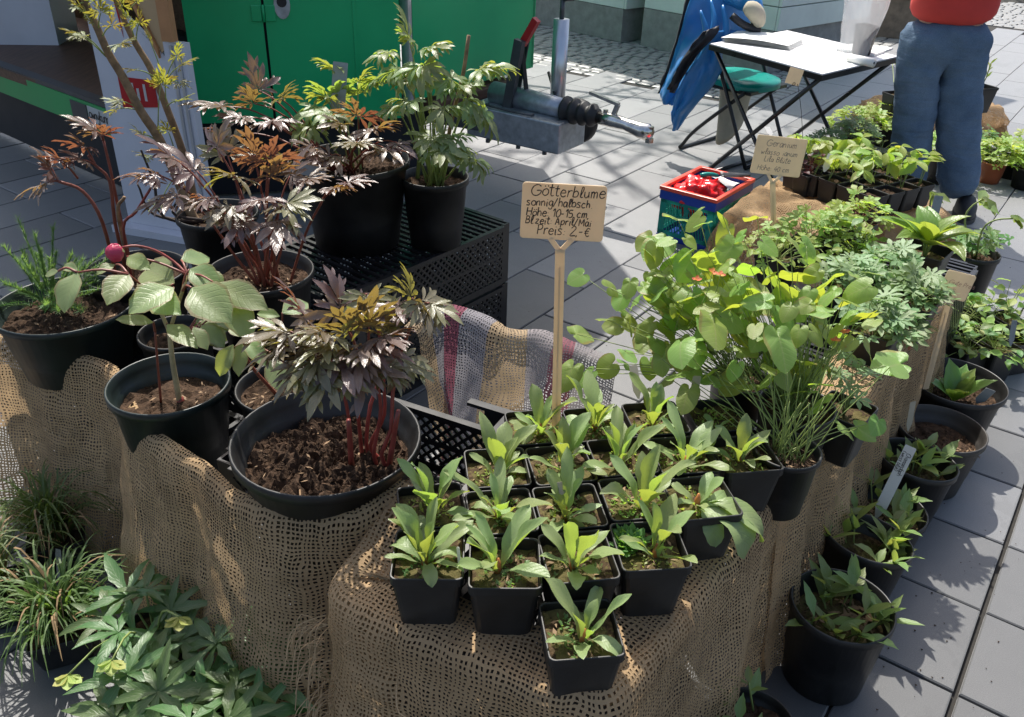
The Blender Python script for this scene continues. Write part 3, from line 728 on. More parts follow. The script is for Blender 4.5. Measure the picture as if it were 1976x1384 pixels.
WID = {'m': .72, 'w': .72, 'G': 1.0, 'H': .76, 'M': .82, 'i': .3, 'l': .42, '.': .24, ':': .28, ',': .24, 't': .5, 'r': .5, '1': .38, 'A': .7, 'B': .66, 'P': .66, 'O': .72, 'D': .7, ' ': .4, 'C': .7}
def writing(parent, text, org, x, y, n, size, m='ink', th=.0009, seed=1, sp=1.0, name='writing'):
    """one handwritten line, drawn as pen strokes lying on the board"""
    rg = random.Random(seed); mb = MB(); px = 0.0
    for ch in text:
        w = WID.get(ch, .6)
        dy = rg.uniform(-.04, .04); sl = rg.uniform(.05, .16); k = rg.uniform(.92, 1.08)
        for st in GL.get(ch, []):
            pts = [org + x * ((px + a * k + b * sl) * size) + y * ((b * k + dy) * size) + n * .0004 for a, b in st]
            if len(pts) > 2: pts = bez(pts, (len(pts) - 1) * 3)
            for i, p in enumerate(pts): pass
            b0 = len(mb.v)
            for i, p in enumerate(pts):
                d = (pts[min(i + 1, len(pts) - 1)] - pts[max(i - 1, 0)]).normalized(); s = d.cross(n) * th * rg.uniform(.75, 1.15)
                mb.v += [p + s, p - s]
            for i in range(len(pts) - 1):
                q = b0 + 2 * i; mb.addf((q, q + 1, q + 3, q + 2))
        px += w * sp
    return mb.build(name, M[m], parent)
def text_width(text, size, sp=1.0): return sum(WID.get(c, .6) for c in text) * size * sp

def board_sign(label, corners_c, w, h, face, up, base, m='sign', lines=(), group=None, ink='ink', th=.0009, fork=True, thick=.003):
    """plastic plant sign: rounded board, forked neck and a ribbed stake"""
    c = V(corners_c); n = V(face).normalized(); y = V(up); y = (y - n * y.dot(n)).normalized(); x = y.cross(n)
    base = V(base)
    t = thing('plant_sign', label, 'sign', base, group)
    mb = MB(); r = .006; out = []
    for q, (cx, cy) in enumerate(((1, 1), (-1, 1), (-1, -1), (1, -1))):
        for k in range(5):
            a = math.pi / 2 * q + math.pi / 8 * k; out.append((cx * (w / 2 - r) + r * math.cos(a), cy * (h / 2 - r) + r * math.sin(a)))
    k = len(out)
    for s, ins in ((-thick, 0), (-.0006, 0), (0, .0008)):
        for (a, b) in out: mb.v.append(c + x * (a - math.copysign(ins, a)) + y * (b - math.copysign(ins, b)) + n * s)
    mb.addf(tuple(reversed(range(k)))); mb.addf(tuple(range(2 * k, 3 * k)))
    for j in (0, 1):
        for i in range(k): mb.addf((j * k + i, j * k + (i + 1) % k, (j + 1) * k + (i + 1) % k, (j + 1) * k + i))
    bo = mb.build('board', M[m], t)
    bot = c - y * h / 2 - n * thick / 2
    mb = MB()
    ax = (bot - base).normalized(); nk = bot - y * h * .2 - (x * 0)
    if fork:
        for sgn in (-1, 1): mb.bar(bot + x * sgn * w * .135 + y * .002, nk - y * h * .02, .0085, .0028, n)
        mb.bar(nk + ax * .002, base, .0165, .0035, n)
    else:
        mb.bar(bot + y * .002, base, .006, .003, n)
    st = mb.build('stake', M[m], t)
    if fork:
        MB().bar(nk - ax * .03, base, .0025, .0046, n).build('rib', M[m], st)
    for i, (txt, u, v, size) in enumerate(lines):
        writing(bo, txt, c + x * (u * w - w / 2) + y * (v * h - h / 2), x, y, n, size, ink, th, seed=i + 3)
    return t

# ============================================================ the setting
AX = V(math.cos(R(54.78)), math.sin(R(54.78)), 0); NX = V(-AX.y, AX.x, 0)      # along / across the slab rows
def inpoly(x, y, poly):
    c = False; j = len(poly) - 1
    for i in range(len(poly)):
        xi, yi = poly[i]; xj, yj = poly[j]
        if (yi > y) != (yj > y) and x < (xj - xi) * (y - yi) / (yj - yi) + xi: c = not c
        j = i
    return c
VIEW = [(-2.6, 0.35), (1.9, 0.25), (8.2, 12.6), (-7.6, 15.0)]
ground = MB().grid(lambda u, v: (-45 + 90 * u, -35 + 90 * v, -.014), 4, 4).build('ground', M['joint'])
kind(ground, 'structure')
pav = bpy.data.objects.new('pavement', None); COL.objects.link(pav); kind(pav, 'structure'); reg(pav, Matrix.Identity(4))
def slab_mesh(l, w, name='slab', m='slab', hgt=.04, bv=.003):
    mb = MB(); b = 0
    for (ins, z) in ((0, -hgt), (0, -bv), (bv, 0)):
        for (x, y) in ((-1, -1), (1, -1), (1, 1), (-1, 1)): mb.v.append(V(x * (l / 2 - ins), y * (w / 2 - ins), z))
    for j in (0, 1):
        for k in range(4): mb.addf((j * 4 + k, j * 4 + (k + 1) % 4, j * 4 + 4 + (k + 1) % 4, j * 4 + 4 + k))
    mb.addf((8, 9, 10, 11)); return mb.mesh(name, M[m])
SL = {m: slab_mesh(.611, .2955, m=m) for m in ('slab', 'slab_halfglare', 'slab_glare')}; SS = {m: slab_mesh(.2905, .2955, m=m) for m in ('slab', 'slab_halfglare', 'slab_glare')}; SC = {m: slab_mesh(.2905, .2, m=m) for m in ('slab', 'slab_halfglare', 'slab_glare')}
slabs = []
row = -26
for row in range(-26, 34):
    if row == -1: n0, wid, me, pitch = -.084 + .1035, .207, SC, .2965
    elif row >= 0: n0, wid, me, pitch = .123 + .301 * row + .1505, .301, SL, .617
    else: n0, wid, me, pitch = -.09 - .301 * (-row - 2) - .1505, .301, SS, .2965
    off = 2.51 + pitch / 2 + (.302 if row % 2 else 0) if row >= 0 else 1.604 + pitch / 2
    for k in range(-30, 50):
        d0 = off + k * pitch
        if d0 > (6.25 if n0 > 2.2 else 11.6): continue
        c = AX * d0 + NX * n0
        if not inpoly(c.x, c.y, VIEW): continue
        tone = d0 + .6 * math.sin(row * 12.9898 + k * 4.1)  # slabs turn paler with distance: grazing-light brightness painted in
        slabs.append((c.length, c, me['slab' if tone < 2.7 else 'slab_halfglare' if tone < 3.4 else 'slab_glare'], wid))
slabs.sort(key=lambda s: s[0])
ang = R(54.78); rg = random.Random(11)
rest = MB()
for i, (dist, c, me, wid) in enumerate(slabs):
    m = Matrix.Translation(c + V(0, 0, rg.uniform(-.0012, .0012))) @ Matrix.Rotation(ang + rg.uniform(-.004, .004), 4, 'Z') @ Matrix.Rotation(rg.uniform(-.003, .003), 4, 'X') @ Matrix.Rotation(rg.uniform(-.003, .003), 4, 'Y')
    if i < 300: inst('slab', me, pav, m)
    else:
        b = len(rest.v)
        for v in me.vertices: rest.v.append(m @ v.co)
        for p in me.polygons: rest.addf(tuple(b + k for k in p.vertices))
kind(rest.build('far_slabs', M['slab_glare'], pav), 'stuff')
# cobbled strip before the wooden stalls and far right
mb = MB(); rg = random.Random(5)
def setts(d0, d1, n0, n1, s=.105):
    nd = int((d1 - d0) / s)
    for i in range(nd):
        x = n0
        while x < n1:
            w = rg.uniform(.085, .15); c = AX * (d0 + (i + .5) * s) + NX * (x + w / 2); x += w + .012
            if not inpoly(c.x, c.y, VIEW): continue
            z = rg.uniform(-.004, .004); b = len(mb.v)
            for (ins, zz) in ((0, -.03), (.002, -.006), (.016, .0)):
                for (p, q) in ((-1, -1), (1, -1), (1, 1), (-1, 1)):
                    mb.v.append(c + AX * p * (s / 2 - .005 - ins) + NX * q * (w / 2 - ins) + V(0, 0, zz + z))
            for j in (0, 1):
                for k in range(4): mb.addf((b + j * 4 + k, b + j * 4 + (k + 1) % 4, b + j * 4 + 4 + (k + 1) % 4, b + j * 4 + 4 + k))
            mb.addf((b + 8, b + 9, b + 10, b + 11))
setts(6.32, 11.6, 2.24, 7.5); setts(11.95, 16, -3, 2.1, .13)
kind(mb.build('cobbles', M['sett'], pav), 'stuff')

# ------------------------------------------------------------ market trailer
BX = -NX                                                       # (0.817,-0.576): the way the drawbar points
C0, E0 = V(-.53, 4.23, 0), V(.062, 5.10, 0)
TW = (E0 - C0).normalized()
trailer = thing('market_trailer', 'green market trailer with open door leaf, wooden platform and steel drawbar', 'trailer', (-1.2, 5.2, 0))
def wallbar(a, b, z0, z1, th, inn):
    """upright slab between a and b, thickness th going to side inn"""
    a, b = V(a[0], a[1], 0), V(b[0], b[1], 0); n = V(inn).normalized() * th
    return MB().prism([(a.x, a.y), (b.x, b.y), (b.x + n.x, b.y + n.y), (a.x + n.x, a.y + n.y)], z0, z1)
ROOF = 2.86
wallbar(C0 + TW * .016, E0 - TW * .035, .5, ROOF, .04, -BX).build('front_wall', M['green'], trailer)
bevel(wallbar(E0 - TW * .035, E0 + TW * .01, .5, ROOF, .05, -BX).build('corner_profile', M['green'], trailer), .012, 3)
wallbar(C0 - TW * .012, C0 + TW * .012, .44, ROOF, .05, -BX).build('corner_post', M['alu'], trailer)
far = -BX * 3.1
wallbar(E0, E0 + far, .5, ROOF, .04, -TW).build('back_wall', M['green'], trailer)
wallbar(C0 + far, E0 + far, .5, ROOF, .04, BX).build('end_wall', M['floorwood'], trailer)
rp = [C0 - TW * .25 + BX * .1, E0 + TW * .03 + BX * .1, E0 + TW * .03 + far, C0 - TW * .25 + far]
MB().prism([(p.x, p.y) for p in rp], ROOF, ROOF + .06).build('roof', M['white'], trailer)
shade_poly = [C0 - BX * a - TW * b for a, b in ((.95, .25), (1.2, 2.2), (4.6, 2.2), (4.6, .25))]
MB().prism([(p.x, p.y) for p in shade_poly], ROOF - .12, ROOF - .06).build('shade_canopy', M['white'], trailer)  # unseen canopy, added and sized to shade the ground at the left
# inner floor, fold-down platform with green rail, inner cabinet and brown side board
F0, F1 = V(-1.76, 3.725, 0), V(-3.46, 5.095, 0)
fl = [V(-1.70, 3.70, 0), V(-1.53, 4.06, 0), V(-.62, 4.285, 0), C0 - BX * .07 + TW * .05, C0 + far + BX * .06, F1 - BX * .6]
MB().prism([(p.x, p.y) for p in fl], .50, .545).build('platform_floor', M['floorwood'], trailer)
rl = (F1 - F0).normalized()
rail = MB().prism([((F0 + rl * a + o).x, (F0 + rl * a + o).y) for a, o in ((.0, V(0, 0, 0)), (2.4, V(0, 0, 0)), (2.4, TW * .04), (.0, TW * .04))], .41, .53).build('platform_rail', M['greenl'], trailer)
MB().prism([((F0 + rl * a + o).x, (F0 + rl * a + o).y) for a, o in ((.0, TW * .002), (2.4, TW * .002), (2.4, TW * .06), (.0, TW * .06))], .532, .552).build('edge_trim', M['galvd'], trailer)
wallbar((-2.35, 5.02), (-1.78, 5.75), .546, 1.9, .05, (-.8, .6, 0)).build('inner_board', M['floorwood'], trailer)
MB().prism([(-3.2, 4.95), (-2.62, 5.02), (-2.68, 5.4), (-3.3, 5.35)], .546, 1.5).build('inner_cabinet', M['white'], trailer)
# small plates on the rail, with print
def plate(a, w, z0, z1, m, name):
    q = F0 + rl * a; return MB().prism([((q + rl * s + o).x, (q + rl * s + o).y) for s, o in ((0, -TW * .004), (w, -TW * .004), (w, -TW * .0005), (0, -TW * .0005))], z0, z1).build(name, M[m], rail)
plate(.27, .15, .42, .515, 'galvd', 'grey_plate'); pl = plate(.01, .25, .425, .515, 'labelw', 'number_plate')
q0 = F0 + rl * .25 - TW * .0052
writing(rail, 'ownykunn', q0 + V(0, 0, .465), -rl, V(0, 0, 1), -TW, .045, 'ink', .003, 9, .8, 'plate_letters')
wallbar(V(-1.62, 4.12, 0), V(-.5, 4.42, 0), .02, .43, .02, (0, 1, 0)).build('under_shade_panel', M['lining'], trailer)  # these black panels are added to darken the space below the trailer
wallbar(C0 - BX * .35 + TW * .25, C0 + far + TW * .25, .02, .495, .02, TW).build('under_shade_panel', M['lining'], trailer)
wallbar(V(-1.78, 4.0, 0), V(-4.0, 5.78, 0), .02, .49, .02, (0, 1, 0)).build('under_shade_panel', M['lining'], trailer)  # added black sheet hiding sunlit ground behind the platform
# open green door leaf with split, hinge and lock
D0, D1 = V(-1.50, 3.995, 0), V(-.56, 4.222, 0); dd = (D1 - D0).normalized(); dn = V(dd.y, -dd.x, 0)
sp = .335
dl = wallbar(D0, D0 + dd * sp, .42, 2.3, .03, -dn).build('door', M['green'], trailer)
dr = wallbar(D0 + dd * (sp + .012), D1 - dd * .02, .42, 2.3, .03, -dn).build('door', M['green'], trailer)
MB().prism([((D0 + dd * a + dn * o).x, (D0 + dd * a + dn * o).y) for a, o in ((0, -.034), (.92, -.034), (.92, -.05), (0, -.05))], .43, 2.25).build('door_backing', M['lining'], trailer)
hz = .905
for s in (-1, 1):
    c = D0 + dd * (sp + .006 + s * .03) + dn * .004 + V(0, 0, hz)
    bevel(MB().box(c, (.045, .008, .07), Matrix((dd, -dn, V(0, 0, 1))).transposed()).build('hinge', M['green'], dl if s < 0 else dr), .006, 3)
MB().tube([D0 + dd * (sp + .006) + dn * .008 + V(0, 0, hz - .036), D0 + dd * (sp + .006) + dn * .008 + V(0, 0, hz + .036)], .006, 8).build('hinge_pin', M['green'], dl, True)
lk = D0 + dd * (sp + .09) + V(0, 0, .94)
mb = MB(); pts = [(math.cos(a) * .036, math.sin(a) * .06) for a in [2 * math.pi * k / 16 for k in range(16)]]
for o in (0, .006):
    for (a, b) in pts: mb.v.append(lk + dd * a + V(0, 0, b) + dn * o)
mb.addf(tuple(range(16))); mb.addf(tuple(range(16, 32)))
for k in range(16): mb.addf((k, (k + 1) % 16, 16 + (k + 1) % 16, 16 + k))
lo = mb.build('lock', M['galv'], dr)
MB().tube([lk + dn * .004 + V(0, 0, .012), lk + dn * .009 + V(0, 0, .012)], .022, 14).build('lock_hole', M['rubber'], lo)
wallbar(D0 + dd * .735, D0 + dd * .75, .42, 2.3, .004, dn).build('door_trim', M['green'], trailer)
# drawbar: housing, spindle, boot, coupling, handbrake and jockey wheel
A0 = (C0 + E0) / 2; SB = V(-TW.x, -TW.y, 0)
def dp(t, s, z): return A0 + BX * (t * 1.05 + .07) + SB * (s + .06) + V(0, 0, z - .025)
mb = MB(); b = 0
for (t, w, z0, z1) in ((.02, .15, .31, .47), (.55, .125, .31, .46)):
    for (s, z) in ((-1, z0), (1, z0), (1, z1), (-1, z1)): mb.v.append(dp(t, s * w, z))
mb.addf((3, 2, 1, 0)); mb.addf((4, 5, 6, 7))
for k in range(4): mb.addf((k, (k + 1) % 4, 4 + (k + 1) % 4, 4 + k))
bevel(mb.build('drawbar_housing', M['galv'], trailer), .008, 2)
fr = MB(); fr.bar(dp(-.1, -.36, .475), dp(-.1, .34, .475), .16, .05); bevel(fr.build('cross_beam', M['rust'], trailer), .004)
fr = MB(); fr.bar(dp(-.8, -.3, .40), dp(.22, -.1, .40), .05, .1); fr.bar(dp(-.8, .3, .40), dp(.1, .14, .40), .05, .1); fr.build('chassis_beam', M['galvd'], trailer)
MB().tube([dp(.08, 0, .51), dp(.42, 0, .505), dp(.5, 0, .5)], [.058, .052, .05], 14).build('spindle', M['galv'], trailer, True)
pr = MB(); pts = []; rad = []
for i in range(17): pts.append(dp(.49 + .012 * i, 0, .5)); rad.append(.05 + (.017 if i % 4 in (1, 2) else 0) - i * .0008)
pr.tube(pts, rad, 18).build('rubber_boot', M['rubber'], trailer, True)
cp = MB().tube([dp(.68, 0, .495), dp(.76, 0, .495), dp(.83, 0, .49), dp(.90, 0, .478), dp(.94, 0, .475), dp(.965, 0, .47)], [.03, .034, .028, .036, .04, .022], 12).build('coupling', M['chrome'], trailer, True)
MB().bar(dp(.76, 0, .515), dp(.78, 0, .575), .02, .02, SB).bar(dp(.785, 0, .575), dp(.63, 0, .605), .022, .014).build('coupling_handle', M['chrome'], cp)
for a_, z0_, z1_, r_ in ((.72, .52, .54, .012), (.955, .47, .505, .016), (.955, .43, .45, .02)): MB().tube([dp(a_, 0, z0_), dp(a_, 0, z1_)], r_, 10).build('coupling_bolt', M['chrome'], cp)
MB().tube(bez([dp(.12, .1, .475), dp(.14, .135, .48), dp(.36, .13, .475), dp(.38, .09, .47)], 12), .006, 6).build('side_rod', M['galvd'], trailer, True)
lv = MB().bar(dp(.2, .05, .46), dp(.26, .05, .80), .03, .05).bar(dp(.2, -.01, .46), dp(.26, -.01, .80), .008, .035).build('handbrake_lever', M['galvd'], trailer)
MB().bar(dp(.255, .02, .775), dp(.33, .02, .90), .03, .034).build('handbrake_grip', M['red'], lv)
MB().tube([dp(.255, .06, .78), dp(.255, -.02, .78)], .012, 8).build('pivot_bolt', M['galv'], lv, True)
mb = MB(); mb.bar(dp(.26, .03, .76), dp(.28, -.01, .48), .012, .02); mb.build('brake_rod', M['rubber'], lv)
for t_, s_ in ((.47, .12), (.32, .125), (.15, .145)): MB().tube([dp(t_, s_, .295), dp(t_, s_, .312)], .012, 6).build('bolt', M['galvd'], trailer)
jk = MB().tube([dp(.34, -.19, .36), dp(.34, -.19, .88)], .04, 18).build('jockey_wheel', M['alu'], trailer, True)
MB().tube([dp(.34, -.19, .88), dp(.34, -.19, .97)], .012, 8).tube([dp(.34, -.19, .97), dp(.40, -.19, .98)], .01, 8).build('crank', M['galvd'], jk, True)
MB().tube([dp(.34, -.19, .31), dp(.34, -.19, .37)], .026, 10).build('inner_tube', M['galv'], jk, True)
MB().box(dp(.31, -.14, .44), (.14, .10, .03), Matrix((BX, -SB, V(0, 0, 1))).transposed()).build('clamp', M['galv'], jk)
MB().tube([dp(.38, -.12, .50), dp(.25, -.24, .60)], .009, 6).build('clamp_handle', M['rubber'], jk, True)
wc = dp(.45, -.22, .39); ax = (SB * 1.0)
w_ = MB(); prof = [(.02, -.03), (.07, -.034), (.108, -.03), (.115, -.012), (.115, .012), (.108, .03), (.07, .034), (.02, .03)]
w_.lathe(prof, 26, close=True); rm = Matrix((BX, V(0, 0, 1), ax)).transposed(); w_.v = [wc + rm @ p for p in w_.v]
w_.build('wheel', M['rubber'], jk, True)
MB().bar(dp(.34, -.19, .33), wc + ax * .045, .012, .03).build('fork', M['galv'], jk)
# road wheels and prop, in the dark under the floor
for s in (-.02, 1.0):
    wc = C0 + TW * s - BX * 1.9 + V(0, 0, .3); w2 = MB(); w2.lathe([(.1, -.08), (.2, -.09), (.29, -.08), (.3, 0), (.29, .08), (.2, .09), (.1, .08)], 28, close=True); w2.v = [wc + rm @ p for p in w2.v]
    w2.build('road_wheel', M['rubber'], trailer, True)

# ------------------------------------------------------------ white counter board leaning before the trailer
cb = thing('counter_board', 'white sales board with beige panel, aluminium edge and red badge beside the green trailer', 'board', (-1.57, 3.63, 0))
p0, p1 = V(-1.79, 3.70, 0), V(-1.355, 3.565, 0); pd = (p1 - p0).normalized(); pn = V(pd.y, -pd.x, 0)
def face_poly(poly, off, th, name, m, par):
    mb = MB(); k = len(poly)
    for o in (off, off + th):
        for (a, z) in poly: mb.v.append(p0 + pd * a + pn * o + V(0, 0, z))
    mb.addf(tuple(range(k))); mb.addf(tuple(range(2 * k - 1, k - 1, -1)))
    for i in range(k): mb.addf((i, (i + 1) % k, k + (i + 1) % k, k + i))
    return mb.build(name, M[m], par)
PW = (p1 - p0).length
pan = face_poly([(0, .035), (PW - .1, .035), (PW - .1, .80), (PW - .30, .97), (.12, 1.26), (.0, 1.26)], 0, -.03, 'panel', 'white', cb)
face_poly([(PW - .098, .0), (PW, .0), (PW, .86), (PW - .098, .86)], .004, -.04, 'edge_profile', 'white', cb)
for a in (PW - .066, PW - .034): face_poly([(a, .02), (a + .012, .02), (a + .012, .85), (a, .85)], .006, .006, 'groove', 'alu', cb)
bb = face_poly([(.14, 1.26), (PW - .115, .815), (PW - .06, .862), (PW - .06, 1.7), (.14, 1.7)], .0, -.02, 'beige_panel', 'beige', cb)
face_poly([(.14, 1.225), (PW - .12, .795), (PW - .12, .835), (.14, 1.27)], .003, .012, 'sloping_rail', 'timber', bb)
face_poly([(PW - .075, .87), (PW - .02, .87), (PW - .02, 1.75), (PW - .075, 1.75)], .006, .03, 'post', 'timber', bb)
bd = face_poly([(.10, .57), (.28, .59), (.28, .70), (.10, .70)], .002, .002, 'badge', 'red', pan)
face_poly([(.13, 1.25), (.165, 1.25), (.168, .86)], .002, .002, 'red_wedge', 'red', pan)
for k, a in enumerate((.16, .185, .22)): face_poly([(a, .61), (a + .012, .61), (a + .012, .68 - .02 * (k % 2)), (a, .68 - .02 * (k % 2))], .0045, .001, 'badge_letter', 'labelw', pan)
face_poly([(-.05, .0), (PW + .05, .0), (PW + .05, .034), (-.05, .034)], .06, -.16, 'foot_plank', 'white', cb)

# ------------------------------------------------------------ pale wooden stalls behind
def stall(label, a, b, side, plinth, hgt=2.6, group=None):
    a, b = V(a[0], a[1], 0), V(b[0], b[1], 0); d = (b - a).normalized(); nn = V(d.y, -d.x, 0); L = (b - a).length
    t = thing('market_stall', label, 'stall', (a + b) / 2 - nn * .8, group)
    wallbar(a, b, 0, plinth, 1.6, -nn).build('plinth', M['stone'], t)
    wallbar(a + d * .02 - nn * .05, b - d * .02 - nn * .05, plinth, hgt, 1.5, -nn).build('core', M['plank'], t)
    z = plinth + .004; k = 0
    while z < hgt:
        h2 = .19
        bevel(wallbar(a - d * .0, b + d * .0, z, z + h2 - .008, .03, -nn).build('plank', M['plank'], t), .004)
        if side: bevel(wallbar(b + d * .004, b + d * .004 - nn * 1.5, z, z + h2 - .008, .028, d).build('plank', M['plank'], t), .004)
        z += h2
    MB().prism([((a - d * .2 + nn * .25).x, (a - d * .2 + nn * .25).y), ((b + d * .2 + nn * .25).x, (b + d * .2 + nn * .25).y), ((b + d * .2 - nn * 1.7).x, (b + d * .2 - nn * 1.7).y), ((a - d * .2 - nn * 1.7).x, (a - d * .2 - nn * 1.7).y)], hgt + .01, hgt + .08).build('roof', M['plank'], t)
    return t
stall('pale green boarded stall on grey plinth behind the trailer drawbar', (-.75, 10.72), (.955, 8.83), True, .30)
st2 = stall('pale boarded stall with black bag hook behind the chair with the blue jacket', (1.135, 8.69), (2.10, 7.62), True, .34)
bx = V(1.86, 7.83, 0)
bg = MB()
for (z, w, d2) in ((.92, .10, .06), (.98, .14, .09), (1.15, .15, .09), (1.35, .12, .07), (1.42, .06, .03)):
    for k in range(10):
        a = 2 * math.pi * k / 10; bg.v.append(bx + V(.67, -.74, 0) * math.cos(a) * w + V(-.74, -.67, 0) * math.sin(a) * d2 + V(0, 0, z))
for j in range(4):
    for k in range(10): bg.addf((j * 10 + k, j * 10 + (k + 1) % 10, j * 10 + 10 + (k + 1) % 10, j * 10 + 10 + k))
bg.addf(tuple(reversed(range(10)))); bg.addf(tuple(range(40, 50)))
tag(bg.build('hanging_bag', M['lining'], None, True), 'black bag hanging on the pale boarded stall', 'bag')
# stone planter and dark kerb far right
pc = V(3.75, 9.95, 0)
pt = thing('stone_planter', 'brown stone trough with a pale rim standing behind the white table', 'planter', pc)
m3 = Matrix.Rotation(R(-14), 3, 'Z')
MB().box(pc + V(0, 0, .2), (1.1, .6, .4), m3).build('trough', simple('brown_stone', (0.16, 0.13, 0.10), .85, var=.3, scale=14, bmp=.3), pt)
bevel(MB().box(pc + V(0, 0, .435), (1.2, .7, .06), m3).build('rim', M['stone'], pt), .01)
MB().box(pc + V(0, 0, .468), (1.04, .54, .02), m3).build('soil', M['soil'], pt)
hd = thing('clipped_hedge', 'low dark hedge growing beyond the cobbles behind the person', 'hedge', (6.2, 13.6, 0))
mb = MB(); rg = random.Random(3)
for k in range(1400):
    c = V(2.2 + rg.random() * 7, 13.3 + rg.random() * .9, rg.uniform(.02, .75)); d = pol(rg.uniform(0, 6.28), rg.uniform(-.6, 1.3)); s = d.cross(V(.3, .1, 1)).normalized() * .035
    b = len(mb.v)
    for i, vv in enumerate((c, c + d * .05 + s, c + d * .1, c + d * .05 - s)): mb.uv[len(mb.v)] = ((.5, 0), (1, .5), (.5, 1), (0, .5))[i]; mb.v.append(vv)
    mb.addf((b, b + 1, b + 2, b + 3))
kind(mb.build('foliage', M['helle'], hd), 'stuff')
# ------------------------------------------------------------ street tree behind the trailer (its thin crown dapples the paving)
tree = thing('street_tree', 'young street tree with thin spring foliage behind the green trailer', 'tree', (-.45, 8.7, 0))
rg = random.Random(17); tb_ = V(-.45, 8.7, 0)
MB().tube(bez([tb_, tb_ + V(.02, 0, 1.5), tb_ + V(-.03, .04, 3.0), tb_ + V(.05, 0, 5.0), tb_ + V(0, .05, 7.0)], 16), [.10 - .0055 * i for i in range(17)], 10).build('trunk', M['bark'], tree, True)
lvs = MB()
for k in range(13):
    z = 2.9 + k * .3; az = k * 2.4; L = 2.3 - .1 * k; d = pol(az, rg.uniform(.25, .6)); b = tb_ + V(0, 0, z); e = b + d * L
    pts = bez([b, b + d * L * .5 + V(0, 0, .12), e], 8); MB().tube(pts, [.03 - .003 * i for i in range(len(pts))], 5).build('limb', M['bark'], tree, True)
    tw_ = MB()
    for q in range(11):
        p = b + d * L * rg.uniform(.25, 1.0); dd3 = (d + V(rg.uniform(-1, 1), rg.uniform(-1, 1), rg.uniform(-.3, .8))).normalized(); l = rg.uniform(.25, .7); p2 = p + dd3 * l
        tw_.tube([p, (p + p2) / 2 + V(0, 0, .03), p2], [.006, .004, .002], 3, False)
        for w in range(5):
            c = p.lerp(p2, rg.uniform(.2, 1.05)) + V(rg.uniform(-.05, .05), rg.uniform(-.05, .05), rg.uniform(-.05, .05)); dl = pol(rg.uniform(0, 6.28), rg.uniform(-.8, .8)) * .06; sl_ = dl.cross(V(.2, .3, 1)).normalized() * .02; b0_ = len(lvs.v)
            for i, vv in enumerate((c, c + dl * .5 + sl_, c + dl, c + dl * .5 - sl_)): lvs.uv[len(lvs.v)] = ((.5, 0), (1, .5), (.5, 1), (0, .5))[i]; lvs.v.append(vv)
            lvs.addf((b0_, b0_ + 1, b0_ + 2, b0_ + 3))
    kind(tw_.build('twigs', M['bark'], tree), 'stuff')
kind(lvs.build('crown', M['light'], tree), 'stuff')

